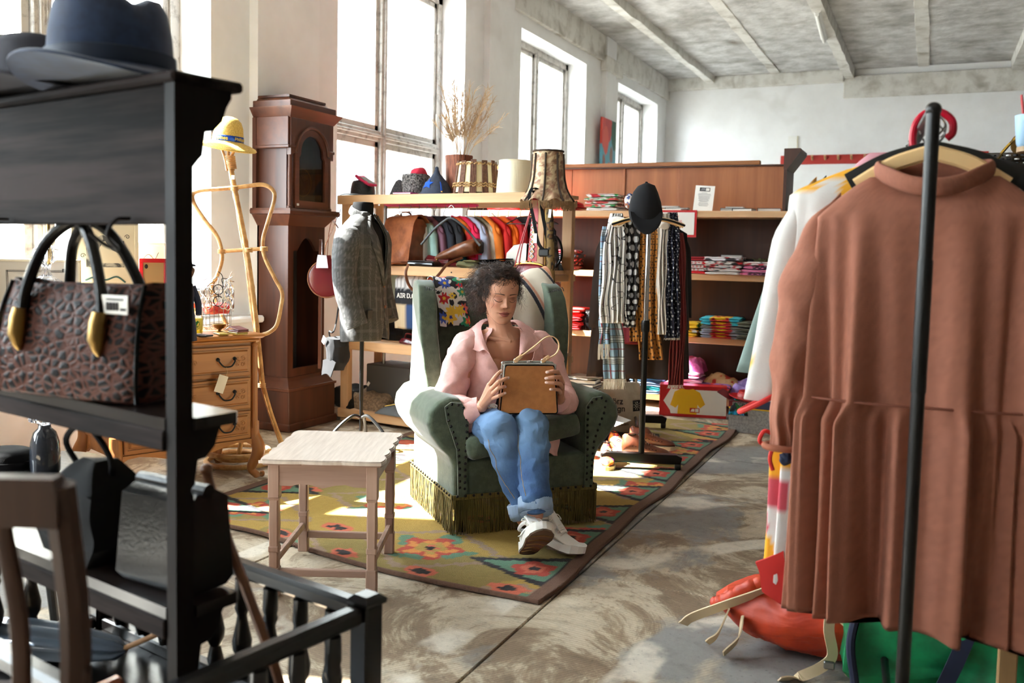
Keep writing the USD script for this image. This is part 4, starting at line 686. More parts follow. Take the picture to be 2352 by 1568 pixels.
sb.part('handle', tube(sp([(-.05, .03, .326), (-.045, .02, .352), (0, .02, .358), (.045, .02, .352), (.05, .03, .326)], 16), .007, 8, flat=(.5, 1.3)), 'brown_leather'); sb.part('handle_plate', box((0, .02, .362), (.13, .018, .006), .002), 'tan_leather')
W_ = lambda *uvd: A([mv(T([D(*q)], np.zeros((0, 3), int)), sb.I).vertices[0] for q in uvd])
sb.part('strap', tube(sp(W_((938, 606, 5.72), (932, 628, 5.66), (940, 656, 5.66), (957, 668, 5.66), (985, 654, 5.66), (1008, 630, 5.66), (1030, 605, 5.70), (1062, 592, 5.8)), 50), .009, 8, flat=(.35, 1)), 'brown_leather')
pu = thing('purse', 'flat black patent clutch purse in front of the tan satchel', 'purse', US(975, .07, U2), UR); pu.part('body', warp(finer(box((0, 0, .018), (.22, .10, .034), .012), .03), .006, 20), 'patent_black', smooth=50); pu.part('frame', tube(sp([(-.105, -.045, .03), (0, -.056, .036), (.105, -.045, .03)], 12), .004), 'iron')
pu = thing('purse', 'maroon patent purse lying behind the flat black clutch', 'purse', US(1012, .22, U2), UR+.2); pu.part('body', warp(finer(box((0, 0, .035), (.20, .11, .07), .025), .03), .012, 20, 3), 'maroon_patent', smooth=50); pu.part('clasp', ball((0, -.058, .045), .006, 1), 'brass')
ob = thing('leather_bag', 'brown leather bag lying open on its side at the middle of the pine shelf', 'bag', US(1052, .25, U2), UR+.1)
P = A([[(x, .10*math.cos(a)*w, .055*h+.03+.05*h*math.sin(a)+x*.22) for a in np.arange(24)*2*PI/24] for x, w, h in ((-.17, .5, .5), (-.12, .8, .7), (0, 1, .95), (.10, 1.0, 1.1), (.155, .9, 1.0), (.17, .75, .8))]); ob.part('body', warp(tr(rings(P), 0, 0, .02), .012, 16, 8), 'brown_leather', smooth=60); ob.part('dark_mouth', tr(rings(A([P[-1]+A([.002, 0, .02]), (P[-1]-P[-1].mean(0))*.8+P[-1].mean(0)+A([.006, 0, .02])])), 0, 0, 0), 'patent_black'); ob.part('underside', bx(-.15, .12, -.05, .05, 0, .03, .01), 'maroon_patent')
gp = thing('pouch', 'small olive green cloth pouch on the pine shelf behind the brown strap', 'pouch', US(1080, .10, U2), UR); gp.part('body', warp(finer(box((0, 0, .02), (.16, .10, .038), .015), .025), .014, 22, 4), 'green_cloth', smooth=60); gp.part('flap', warp(finer(box((.03, -.02, .044), (.10, .08, .01), .004), .025), .01, 22, 4), 'green_cloth', smooth=60)
bb = thing('bag', 'flat black patent bag lying on the pine shelf behind the woman', 'bag', US(1140, .15, U2), UR); bb.part('body', warp(finer(box((0, 0, .025), (.30, .14, .05), .02), .04), .01, 14), 'patent_black', smooth=50); bb.part('top_flap', rot(box((.02, 0, .056), (.22, .13, .008), .003), -.06, (0, 1, 0)), 'patent_black')
wb = thing('handbag', 'black and white leather bag slumped at the right end of the pine shelf', 'handbag', US(1228, .22, U2), UR)
wb.part('body', warp(finer(hull(A([(x, y, z) for x, y, z in [(s*.17, t*.07, 0) for s in (-1, 1) for t in (-1, 1)]+[(-.12, t*.05, .15) for t in (-1, 1)]+[(.13, t*.05, .175) for t in (-1, 1)]])), .035), .02, 12, 4), 'patent_black', smooth=60); wb.part('white_panel', warp(finer(hull(A([(-.172, -.075, .01), (-.02, -.078, .01), (-.16, -.072, .1), (-.02, -.066, .16), (-.12, -.055, .15), (-.05, -.04, .165), (-.15, -.03, .12)])), .03), .006, 12), 'white_cloth', smooth=60)
wb.part('handle', tube(sp([(.12, -.02, .18), (.16, -.03, .21), (.20, -.03, .16), (.205, -.03, .08), (.17, -.03, .02)], 24), .008), 'black_leather')
# hanging from the right front post
hk = US(1224, -.022, 1.545)
rh = thing('handbag', 'crimson leather frame handbag with eyelet strap hanging on the right post of the pine unit', 'handbag', A([hk[0], hk[1], 0]), UR); mat('crimson_leather', (140, 24, 44), .38, (110, 16, 34), 20, bump=.0006, bs=80); mat('red_leather', (170, 30, 36), .4)
G = lambda u, v, dd=5.37: mv(T([D(u, v, dd)], np.zeros((0, 3), int)), rh.I).vertices[0]
c0 = A(G(1220, 606)); P = []
for z, w, t in ((.0, .080, .016), (-.012, .092, .024), (-.05, .104, .045), (-.11, .122, .060), (-.165, .132, .062), (-.20, .126, .05), (-.212, .10, .03)):
    P.append([(c0[0]+w*ca_+.004*math.sin(5*a_+z*30)*(z < -.04), c0[1]+t*sa_+.009*math.sin(9*a_)*(-z*5), c0[2]+z) for ca_, sa_, a_ in zip(*sq(np.arange(64)*2*PI/64, .6), np.arange(64)*2*PI/64)])
rh.part('body', rings(A(P)), 'crimson_leather', smooth=60)
rh.part('frame', tube(sp([c0+A([-.108, -.02, -.075]), c0+A([-.102, -.024, -.03]), c0+A([-.082, -.026, -.002]), c0+A([0, -.028, .006]), c0+A([.082, -.026, -.002]), c0+A([.102, -.024, -.03]), c0+A([.108, -.02, -.075])], 40), .0055, 8), 'brass')
rh.part('clasp', join(ball(c0+A([-.012, -.028, .014]), .007, 1), ball(c0+A([.012, -.028, .014]), .007, 1)), 'brass')
s0, s1 = A(G(1232, 448, 5.36)), A(G(1221, 600, 5.34)); st_ = A([s0+A([-.018, 0, 0]), s0+A([.018, 0, 0])]); 
strap = hull(A([s0+A([x, y, 0]) for x in (-.016, .018) for y in (-.002, .002)]+[s1+A([x, y, 0]) for x in (-.028, .034) for y in (-.002, .002)])); rh.part('strap', strap, 'red_leather'); wide = rh.path+'/strap'
for k in range(8):
    c = s0+(s1-s0)*(.42+.072*k)+A([0, -.004, 0]); rh.part('eyelet', join(tube(A([c+A([.0125*math.cos(a)*(1+.2*math.cos(4*a)), 0, .0125*math.sin(a)*(1+.2*math.cos(4*a))]) for a in np.arange(28)*2*PI/28]), .0042, 6, True)), 'chrome', under=wide); rh.part('eyelet_hole', mv(cyl((0, 0, 0), (0, 0, .002), .0095, 14), frame(c+A([0, .002, 0]), (1, 0, 0), (0, 0, 1))), 'pine', under=wide)
rh.part('thin_strap', tube(sp([G(1228, 446), G(1215, 500), G(1200, 560), G(1192, 606)], 20), .0045, 6), 'red_leather'); rh.part('thin_strap', tube(sp([G(1230, 446), G(1210, 510), G(1190, 580), G(1182, 612)], 20), .004, 6), 'red_leather')
bl = thing('belt', 'looped black webbing belt with white price tag hanging over the crimson handbag strap', 'belt', A([hk[0], hk[1], 0]), UR); G2 = lambda u, v, dd=5.30: mv(T([D(u, v, dd)], np.zeros((0, 3), int)), bl.I).vertices[0]
def ribbon(P, w, th, side=(1, 0, 0)):
    P = A(P); s = A(side, float); t = np.gradient(P, axis=0); nrm = np.cross(t, s); nrm /= np.linalg.norm(nrm, axis=1, keepdims=True)
    ss = np.cross(nrm, t); ss /= np.linalg.norm(ss, axis=1, keepdims=True)
    return rings(np.stack([P+ss*w/2+nrm*th/2, P-ss*w/2+nrm*th/2, P-ss*w/2-nrm*th/2, P+ss*w/2-nrm*th/2], 1))
bl.part('webbing', ribbon(sp([G2(1252, 578), G2(1236, 556), G2(1225, 500), G2(1216, 455), G2(1220, 436), G2(1230, 433), G2(1240, 445), G2(1246, 490), G2(1256, 545), G2(1260, 580)], 50), .021, .003), 'black_cloth'); bl.part('buckle', box(G2(1250, 580), (.075, .02, .05), .012), 'black_plastic'); bl.part('price_tag', box(G2(1229, 547, 5.27), (.022, .002, .055)), 'paper'); bl.part('hook', cyl(G2(1225, 440, 5.30), G2(1225, 440, 5.40), .008), 'iron')
lu = thing('umbrella', 'leopard-print umbrella with curved tan handle hanging at the right post of the pine unit', 'umbrella', A([*D(1266, 600, 5.30)[:2], 0]), UR); G3 = lambda u, v, dd=5.30: mv(T([D(u, v, dd)], np.zeros((0, 3), int)), lu.I).vertices[0]
P = sp([G3(1262, 470), G3(1264, 560), G3(1265, 650), G3(1268, 760), G3(1270, 830)], 120); r = np.interp(np.linspace(0, 1, 120), [0, .1, .6, .9, 1], [.017, .022, .026, .022, .006]); m = tube(P, r, 28); v = A(m.vertices)
spots = meshkit.noise(v*[60, 60, 45], 4); cc = np.tile(lin((120, 96, 56)), (len(v), 1)); cc[spots > .54] = lin((34, 26, 22)); cc[spots > .74] = lin((104, 70, 36)); lu.part('canopy', m, 'cloth', col=cc)
lu.part('handle', tube(sp([G3(1262, 472), G3(1254, 462), G3(1253, 446), G3(1260, 440), G3(1270, 444), G3(1273, 460)], 24), .0095, 10), 'tan_felt'); lu.part('band', tube(A([P[3]+A([.023*math.cos(a), .023*math.sin(a), 0]) for a in np.arange(16)*2*PI/16]), .004, 6, True), 'gold_braid'); lu.part('price_tag', rot(box((0, 0, 0), (.018, .002, .048)), .1, (0, 1, 0)).apply_translation(G3(1263, 490, 5.262)), 'paper'); lu.part('tip', cyl(P[-1], P[-1]-A([0, 0, .05]), .004), 'iron')
# things on the lower boards and at the left post
for u, y, w, h, z, lab, m, sd in ((905, .18, .26, .13, U1, 'slumped black leather bag on the third board of the pine unit', 'black_leather', 1), (950, .15, .12, .17, U1, 'tall black leather bag against the green armchair on the third board', 'black_leather', 2), (945, .04, .16, .04, U1, 'flat maroon wallet at the front of the third board', 'maroon_patent', 3), (1010, .2, .22, .12, U1, 'black bag hidden behind the armchair on the third board', 'black_leather', 4)):
    t = thing('bag', lab, 'bag', US(u, y+.05, z), UR); t.part('body', warp(finer(hull(A([(sx*w*k, sy*.07*k, zz) for sx in (-1, 1) for sy in (-1, 1) for k, zz in ((.45, 0), (.5, h*.3), (.38, h*.8), (.2, h))])), .03), .022, 15, sd), m, smooth=60)
    t.part('strap', tube(sp([(-w*.3, 0, h*.8), (-w*.1, -.02, h+.03), (w*.2, -.01, h+.02), (w*.32, 0, h*.75)], 16), .006), m)
mat('cow_fur', (150, 140, 128), 1.0, (24, 22, 22), 7, .40, .46, bump=.006, bs=200); mat('tan_fur', (150, 126, 100), 1.0, (116, 96, 76), 60, bump=.006, bs=200); mat('denim_grey', (92, 94, 96), .95, bump=.001, bs=200)
def heap(name, lab, cat, u, y, z, w, d, h, m, sd, rz=0.0): 
    t = thing(name, lab, cat, US(u, y, z), UR+rz); n = 26; gx, gy = np.meshgrid(np.linspace(-1, 1, n), np.linspace(-1, 1, n), indexing='ij'); f = (1-gx**4)*(1-gy**4)
    zz = np.maximum(.006, h*f**.6*(.55+.9*(meshkit.fbm(np.stack([gx*1.7, gy*1.7, 0*gx], -1)+sd*3.1, 3, sd)-.3))); k = 1+.18*(meshkit.noise(np.stack([gx*2, gy*2, 0*gx+sd], -1), sd)-.5); Ptop = np.stack([gx*w/2*k, gy*d/2*k, zz+.002], -1)
    b = Ptop.copy(); b[..., 2] = 0; v = np.concatenate([Ptop.reshape(-1, 3), b.reshape(-1, 3)]); s = sheet(Ptop, .004); q = T(v, s.faces); t.part('cloth', q, m, smooth=70); return t
heap('fur_pelt', 'black and white cowhide pelt on the lowest board of the pine unit', 'pelt', 812, .20, U0, .28, .36, .16, 'cow_fur', 3)
tb = heap('fabric_bag', 'fawn fur-covered bag with tag on the lowest board of the pine unit', 'bag', 870, .22, U0, .40, .34, .15, 'tan_fur', 5); tb.part('tag', rot(box((0, 0, 0), (.02, .002, .03)), .6, (0, 1, 0)).apply_translation((-.04, -.05, .16)), 'paper')
heap('denim_skirt', 'grey denim garment with brass zip beside the fawn bag', 'clothing', 935, .12, U0, .30, .26, .07, 'denim_grey', 7).part('zip', tube(sp([(-.10, -.09, .05), (0, -.05, .07), (.12, -.02, .075)], 12), .004), 'brass')
solo('storage_crate', mv(bx(-.30, .30, -.14, .14, 0, .30, .008), frame(US(950, .32, U0), (*ux, 0), (*uy, 0))), 'dark_joint', 'plain black crate standing at the back of the lowest pine board', 'crate')
bc = D(775, 812, 5.62); t = thing('cap', 'black peaked cap with white tag hanging below the tweed blazer at the clock', 'cap', bc, UR-.3); mat('soft_black', (20, 20, 24), .95)
t.part('crown', warp(finer(hull(A([(.085*math.cos(a)*k, .07*math.sin(a)*k, z) for a in np.arange(14)*2*PI/14 for k, z in ((.9, .10), (1, .05), (.9, -.04), (.55, -.10))])), .03), .02, 16), 'soft_black', smooth=60); t.part('peak', warp(sheet(A([[(x*.075*(1-.3*v), -.055-.02*v, -.03-.09*v-.015*x*x) for v in np.linspace(0, 1, 8)] for x in np.linspace(-1, 1, 10)]), .006), .004, 20), 'soft_black', smooth=60); t.part('price_tag', rot(box((0, 0, 0), (.035, .002, .045)), .5, (0, 1, 0)).apply_translation((-.03, -.078, .085)), 'paper'); t.part('strap', tube(sp([(-.07, 0, .06), (-.085, -.01, .13), (-.03, .0, .16), tuple(mv(T([U(.02, .015, 1.0)], np.zeros((0, 3), int)), t.I).vertices[0])], 16), .005), 'soft_black')
p_ = D(752, 640, 5.75); t = thing('round_bag', 'dark red round leather case hanging between the clock and the tweed blazer', 'bag', p_, UR+.5); t.part('case', mv(lathe([(0, -.035), (.10, -.035), (.115, -.028), (.118, 0), (.115, .028), (.10, .035), (0, .035)], 40), frame((0, 0, 0), (1, 0, 0), (0, 0, 1))), 'maroon_patent', smooth=40); t.part('piping', tube(A([(.117*math.cos(a), -.03, .117*math.sin(a)) for a in np.arange(40)*2*PI/40]), .004, 6, True), 'brown_leather')
t.part('strap', tube(sp([(0, 0, .11), (.0, 0, .18), (.01, .0, .30), (.03, .01, .36), tuple(mv(T([U(.01, .01, 1.30)], np.zeros((0, 3), int)), t.I).vertices[0])], 24), .006, 6, flat=(.4, 1)), 'brown_leather')
t = thing('purse', 'small plum leather purse hanging above the dark red round case', 'purse', D(745, 597, 5.68), UR); t.part('body', warp(hull(A([(sx*w, sy*.02, z) for sx in (-1, 1) for sy in (-1, 1) for w, z in ((.045, 0), (.05, -.05), (.035, .03))])), .008, 30), 'maroon_patent', smooth=50); t.part('strap', tube(sp([(.0, 0, .03), (.01, 0, .09), (.02, .005, .12), tuple(mv(T([U(.0, .015, 1.46)], np.zeros((0, 3), int)), t.I).vertices[0])], 14), .003), 'brown_leather')
# ================================================================ clothes: hangers, garments, clothes rail, tailor's dummy
def hanger_mesh(w=.21, r=.006, drop=.085, hook=.055, flat=None, bar=False):
    m = [tube(sp([(-w, 0, -drop), (-w*.55, 0, -drop*.42), (-.03, 0, -.012), (0, 0, -.006), (.03, 0, -.012), (w*.55, 0, -drop*.42), (w, 0, -drop)], 30), r, 8, flat=flat)]
    if bar: m.append(tube(A([(-w, 0, -drop), (w, 0, -drop)]), r*.8, 6))
    return join(m), tube(sp([(0, 0, -.008), (0, 0, hook*.45), (.012, 0, hook*.62), (.024, 0, hook), (.006, 0, hook+.020), (-.016, 0, hook+.006)], 24), .0022, 6)
def hanger(name, lab, o, rz, mt, w=.21, r=.006, group=None, flat=None, hookm='steel', bar=False, drop=.085):
    t = thing(name, lab, 'hanger', o, rz, group); a, b = hanger_mesh(w, r, drop, flat=flat, bar=bar); t.part('arms', a, mt); t.part('hook', b, hookm); return t
def garment_mesh(W=.22, L=.70, neck=.07, th=.03, hem=None, drop=.085, folds=.008, nf=7, seed=0, n=72, rows=26, gather=None):
    """A garment on a hanger: x across, y thick, z down from the hanger's neck."""
    hem = hem or W; g = rnd(seed); ph = g.uniform(0, 6.28, 6); ang = np.arange(n)*2*PI/n; c, s = sq(ang, .7); P = []
    for k in range(rows):
        t = k/(rows-1); z = -t*L
        if -z < drop: w = neck+(W-neck)*(-z/drop)**.8; h = .018+(th-.018)*(-z/drop)
        else: q = (-z-drop)/(L-drop); w = W+(hem-W)*q; h = th
        q = max(0, (-z-drop*.8)/(L-drop)); f = folds*q**.7
        off = f*(np.sin(nf*ang+ph[0]+1.2*q)+.6*np.sin((nf*2+1)*ang+ph[1]-q)+.5*np.sin(3*ang+ph[2]))
        if gather and -z > gather: q2 = min(1, (-z-gather)/.05); off = off+q2*(.016*np.sin(26*ang+ph[3])+.009*np.sin(41*ang+ph[4]))*(1-.3*q); w = w+.02*q2
        P.append(np.stack([(w+off*.7)*c, (h+off)*s+.010*q*math.sin(ph[4]+3*q), np.full(n, z)], -1))
    P = A(P)[:, :, :]; return rings(P[:, ::-1])
def sleeve_mesh(side, W=.22, L=.5, r0=.055, r1=.045, drop=.085, splay=.05, fwd=0.0, seed=0, n=20, rows=18, puff=0.0):
    g = rnd(seed); ph = g.uniform(0, 6.28, 3); ang = np.arange(n)*2*PI/n; P = []
    for k in range(rows):
        t = k/(rows-1); r = r0+(r1-r0)*t+puff*math.sin(PI*min(1, t*1.05))**1.0; x = side*(W-.035+splay*t**.8); y = fwd*t; z = -drop-.01-L*t+.02*(1-t)
        e = 1+.10*np.sin(4*ang+ph[0]+3*t)*t; P.append(np.stack([x+r*.75*e*np.cos(ang)*(.5+.5*min(1, t*5)), y+r*.62*e*np.sin(ang)*(.6+.4*min(1, t*5)), np.full(n, z)-side*np.cos(ang)*.0+(.03*(1-min(1, t*4)))*(-side*np.cos(ang))], -1))
    return rings(A(P)[:, ::-1])
def clothing(name, lab, cat, o, rz, paint, slv=.2, group=None, mt='cloth', label_s=None, smooth=True, **k):
    """paint: a colour, or points -> colours in linear light."""
    t = thing(name, lab, cat, o, rz, group); f = paint if callable(paint) else (lambda p: np.tile(lin(paint), (len(p), 1)))
    sk = {a: k.pop(a) for a in ('r0', 'r1', 'splay', 'fwd', 'puff') if a in k}
    m = garment_mesh(**k); t.part('body', m, mt, col=f(A(m.vertices)))
    if slv:
        for s in (-1, 1): m = sleeve_mesh(s, W=k.get('W', .22), L=slv, drop=k.get('drop', .085), seed=k.get('seed', 0)+s+2, **sk); t.part('sleeve', m, mt, col=f(A(m.vertices)))
    return t
# clothes rail between the pine unit and the bookcase
RZ = 1.50; ra, rb_ = A([*D(895, 480, 6.35)[:2], RZ]), A([*D(1235, 480, 6.05)[:2], RZ]); rd = (rb_-ra)[:2]; RLEN = np.linalg.norm(rd); rd = rd/RLEN; ra0 = math.atan2(rd[1], rd[0])
rl = thing('clothes_rail', 'pink-wrapped clothes rail behind the pine shelf unit', 'clothes rail', (ra[0], ra[1], 0), ra0); mat('pink_plastic', (226, 60, 110), .35)
rl.part('rail', cyl((-.04, 0, RZ), (RLEN+.04, 0, RZ), .012), 'pink_plastic')
for x in (-.03, RLEN+.03): rl.part('upright', cyl((x, 0, .04), (x, 0, RZ), .012), 'steel'); rl.part('foot', beam((x, -.22, .02), (x, .22, .02), .03, .03, .006), 'black_plastic')
def stripes(a, b, axis, w, ph=0.0): return lambda p: np.where((((p[:, axis]+ph)/w) % 1 < .5)[:, None], lin(a), lin(b))
def bands(c, zs, cz): 
    def f(p):
        o = np.tile(lin(c), (len(p), 1))
        for (a, b), q in zip(zs, cz): o[(p[:, 2] < a) & (p[:, 2] > b)] = lin(q)
        return o
    return f
def mixed(*cols, sc=22.0, sd=1): return lambda p: blotch(p, cols, sc, sd)
RACK = [(912, 'pale aqua shirt with a light wooden hanger at the left end of the rail', (186, 214, 210), 'wood', 'shirt', .16), (938, 'white jumper with grey cable stripes beside the aqua shirt', stripes((232, 230, 226), (180, 178, 176), 0, .03), 'white', 'jumper', .3), (958, 'sage green blouse behind the tan satchel', (142, 172, 164), 'pink', 'blouse', .2),
 (975, 'mauve ribbed top on the rail next to the sage green blouse', (122, 84, 104), 'white', 'top', .2), (996, 'dark navy t-shirt under the big black hanger', (24, 28, 40), 'white', 't-shirt', .2), (1018, 'teal-edged black t-shirt right of the navy t-shirt', bands((20, 22, 28), [(-.28, -.33)], [(20, 120, 130)]), 'white', 't-shirt', .2),
 (1036, 'red and orange t-shirt with yellow side stripe', stripes((196, 40, 40), (236, 130, 30), 0, .24, .05), 'pink', 't-shirt', .18), (1054, 'bright raspberry pink t-shirt on the rail', (226, 32, 84), 'pink', 't-shirt', .16), (1070, 'pale lilac blue shirt beside the pink t-shirt', (176, 186, 212), 'white', 'shirt', .22), (1088, 'olive and cream shirt in the middle of the rail', stripes((110, 104, 78), (210, 200, 180), 0, .3), 'white', 'shirt', .2),
 (1104, 'amber orange top left of the scarlet shirt', (240, 130, 40), 'pink', 'top', .24), (1122, 'scarlet shirt between two orange tops', (214, 34, 30), 'white', 'shirt', .3), (1142, 'vivid orange long-sleeved top on the rail', (250, 112, 10), 'white', 'top', .42), (1165, 'deep red sweatshirt on the rail right of the vivid orange top', (196, 22, 34), 'grey', 'sweatshirt', .44), (1192, 'black hooded sweatshirt near the right end of the rail', (26, 28, 36), 'grey', 'sweatshirt', .44), (1226, 'second black garment at the far right end of the rail', (20, 20, 26), 'grey', 'top', .3)]
mat('beech', (222, 184, 130), .45)
for i, (u, lab, pt, hm, cat, sl) in enumerate(RACK):
    t_ = plan(u, ra[:2], rd); o = A([*(ra[:2]+rd*t_), RZ-.075]); rz = ra0-.62+.06*math.sin(i*2.3); tl = .10 if sl > .28 else 0
    clothing(cat.replace('-', '_').replace(' ', '_'), lab, cat, o, rz, pt, sl, 'clothes hanging on the rail', W=.215+.01*(i % 3), L=.62+.05*(i % 4), th=.022, folds=.006, seed=i, rows=18, n=56, r0=.05, r1=.042+tl*.0, splay=.05 if sl < .3 else .02)
    hanger('hanger', {'wood': 'light wooden', 'white': 'white plastic', 'pink': 'pink plastic', 'grey': 'grey plastic'}[hm]+' hanger of the '+lab.split(' on the ')[0].split(' beside ')[0].split(' with a ')[0].split(' next to ')[0].split(' at the ')[0].split(' behind ')[0].split(' under ')[0].split(' right of ')[0].split(' left of ')[0].split(' near ')[0].split(' in the ')[0].split(' between ')[0], o+A([0, 0, .008]), rz, {'wood': 'beech', 'white': 'white_plastic', 'pink': 'pink_plastic', 'grey': 'steel'}[hm], .17, .006 if hm != 'wood' else .011, 'hangers on the pink rail')
hanger('hanger', 'large empty black hanger hooked to the top pine board', D(1035, 492, 5.62)-A([0, 0, .02]), UR+.05, 'black_plastic', .215, .0075, flat=(1.1, .6), drop=.17)
hanger('hanger', 'empty black wire hanger behind the crimson handbag strap', D(1222, 492, 5.75), UR, 'black_metal', .19, .0035, drop=.06, bar=True)
# white jumper and dark top folded on a hanger below the second board, AIR lettering
t = thing('jumper', 'white and navy jumper lettered AIR hanging below the second pine board', 'jumper', D(945, 632, 6.1), UR)
m = garment_mesh(W=.13, L=.36, neck=.10, th=.035, drop=.03, folds=.006, seed=4, rows=24); v = A(m.vertices); cc = np.tile(lin((224, 226, 228)), (len(v), 1)); cc[(v[:, 2] < -.09)] = lin((24, 26, 34)); cc[(v[:, 2] < -.20)] = lin((40, 70, 120)); cc[(v[:, 2] < -.20) & (v[:, 0] < -.02)] = lin((200, 180, 150)); cc[(v[:, 2] > -.10) & (np.sin(v[:, 0]*180) > .55)] = lin((150, 152, 156)); t.part('cloth', m, 'cloth', col=cc)
t.part('lettering', mv(text('AIR D.CO', .030, .002, True), frame((-.085, -.047, -.15), (1, 0, 0), (0, 0, 1))), 'white_plastic')
# ---------------------------------------------------------------- tailor's dummy in a tweed blazer
MO, MR = D(829, 990, 5.40)*[1, 1, 0], math.radians(98)
td = thing('tailors_dummy', "black tailor's dummy on a slim pole, wearing the tweed blazer", 'mannequin', MO, MR)
td.part('neck', lathe([(.0, 1.30), (.075, 1.30), (.064, 1.36), (.060, 1.40), (.062, 1.445), (.058, 1.462), (0, 1.466)], 28, sq=.9), 'black_cloth'); td.part('pole', cyl((0, 0, .30), (0, 0, 1.0), .0125), 'black_metal'); td.part('torso', rings(A([[(w*math.cos(a), d*math.sin(a), z) for a in np.arange(32)*2*PI/32] for z, w, d in ((.80, .13, .10), (.95, .14, .105), (1.15, .17, .12), (1.28, .185, .10), (1.33, .12, .08), (1.37, .06, .05))])[:, ::-1]), 'black_cloth', smooth=60)
td.part('pole', cyl((0, 0, .12), (0, 0, .34), .010), 'black_metal')
for k in range(3): a = k*2*PI/3+.3; td.part('leg', tube(sp([(0, 0, .20), (.06*math.cos(a), .06*math.sin(a), .21), (.17*math.cos(a), .17*math.sin(a), .12), (.22*math.cos(a), .22*math.sin(a), .008)], 20), .010, 8), 'black_metal')
bz = thing('blazer', "grey checked tweed blazer with brown buttons on the tailor's dummy", 'blazer', MO, MR)
def tweed(p):
    a = np.arctan2(p[:, 1], p[:, 0])*.17; z = p[:, 2]; base = .040+.022*meshkit.noise(p*260, 3)+.02*(meshkit.noise(p*150, 5)-.5); s = a % .052
    st_ = ((s < .016) & ((s % .0055) < .003)); zz = z % .06; hz = ((zz < .018) & ((zz % .006) < .003)); o = base*1.0+.055*st_+.03*hz; o = np.where(st_ & hz, .12, o); return np.stack([o*1.02, o, o*1.0], -1)
rows = [(.665, .178, .128), (.70, .180, .130), (.80, .176, .128), (.90, .168, .124), (1.00, .168, .126), (1.10, .180, .132), (1.20, .200, .132), (1.27, .215, .118), (1.31, .212, .095), (1.345, .165, .080), (1.375, .105, .068), (1.40, .078, .062)]
zz = np.concatenate([np.linspace(.665, 1.40, 130)]); ww = np.interp(zz, [r[0] for r in rows], [r[1] for r in rows]); dd_ = np.interp(zz, [r[0] for r in rows], [r[2] for r in rows]); ang = np.linspace(-PI/2+.06, 1.5*PI-.06, 260)
opn = np.interp(zz, [.665, .78, .98, 1.40], [.28, .05, .0, .42])
P = A([np.stack([w*np.cos(-PI/2+(q+PI/2-.06)/(2*PI-.12)*(2*PI-2*o)+o)*(1+.0), d*np.sin(-PI/2+(q+PI/2-.06)/(2*PI-.12)*(2*PI-2*o)+o)-.02*np.clip((1.0-z)/.3, 0, 1), np.full(260, z)+.006*np.sin(2*q)], -1) for z, w, d, o, q in ((a, b, c, e, ang) for a, b, c, e in zip(zz, ww, dd_, opn))])
P = P+.006*(meshkit.fbm(P*9, 2, 3)[..., None]-.5); m = sheet(P, .006); bz.part('body', m, 'cloth', col=tweed(A(m.vertices)))
for s in (-1, 1):
    c = sp([(s*.178, .0, 1.30), (s*.215, -.005, 1.22), (s*.232, .0, 1.08), (s*.232, -.015, .95), (s*.222, -.055, .82), (s*.214, -.075, .76)], 70); r = np.interp(np.linspace(0, 1, 70), [0, .06, .2, .5, 1], [.052, .066, .070, .062, .056]); m = tube(c, r, 60, flat=(1.0, 1.1)); v = A(m.vertices); v += .010*(meshkit.fbm(v*12, 2, 9)[:, None]-.5); m.vertices = v; q = v.copy(); q[:, 0] -= s*.22; cc = tweed(q*[2.2, 2.2, 1]); sl = bz.part('sleeve', m, 'cloth', col=cc)
    for k in range(4): bz.part('cuff_button', ball((s*.262, -.07-.004*k, .785+.018*k), (.006, .008, .008), 1), 'brown_leather', under=sl)
for s in (-1, 1):
    n_ = 30; L_ = []
    for k in range(n_):
        t = k/(n_-1); z = .99+.40*t; w = np.interp(z, [r[0] for r in rows], [r[1] for r in rows]); d = np.interp(z, [r[0] for r in rows], [r[2] for r in rows]); o = np.interp(z, [.98, 1.40], [.0, .42]); wd = .030+.34*min(1, 1.6*t)*(1 if t < .62 else .72) if t > .02 else .03
        L_.append([((w+.008)*math.cos(-PI/2+s*(o+wd*x)), (d+.008+.012*math.sin(PI*x))*math.sin(-PI/2+s*(o+wd*x)), z-.01*x) for x in np.linspace(0, 1, 9)])
    m = sheet(A(L_), .005); v = A(m.vertices); bz.part('lapel', m, 'cloth', col=tweed(v*[1, 1, 1]+A([0, 0, .02])))
m = tube(sp([(-.085, -.035, 1.375), (-.083, .03, 1.405), (0, .072, 1.425), (.083, .03, 1.405), (.085, -.035, 1.375)], 60), .012, 24, flat=(2.0, .6)); bz.part('collar', m, 'cloth', col=tweed(A(m.vertices)))
for z in (.98, .86): bz.part('button', ball((.012, -.132 if z > .9 else -.140, z), (.010, .006, .010), 1), 'brown_leather')
for s in (-1, 1): m = hull(A([(s*.10+x, y-.0, z) for x in (-.06, .06) for y in (-.116, -.108) for z in (.80, .845)])); bz.part('pocket_flap', m, 'cloth', col=tweed(A(m.vertices)))
bz.part('handkerchief', warp(hull(A([(.10, -.118, 1.165), (.13, -.112, 1.165), (.115, -.118, 1.195), (.105, -.112, 1.16)])), .004, 60), 'white_cloth')
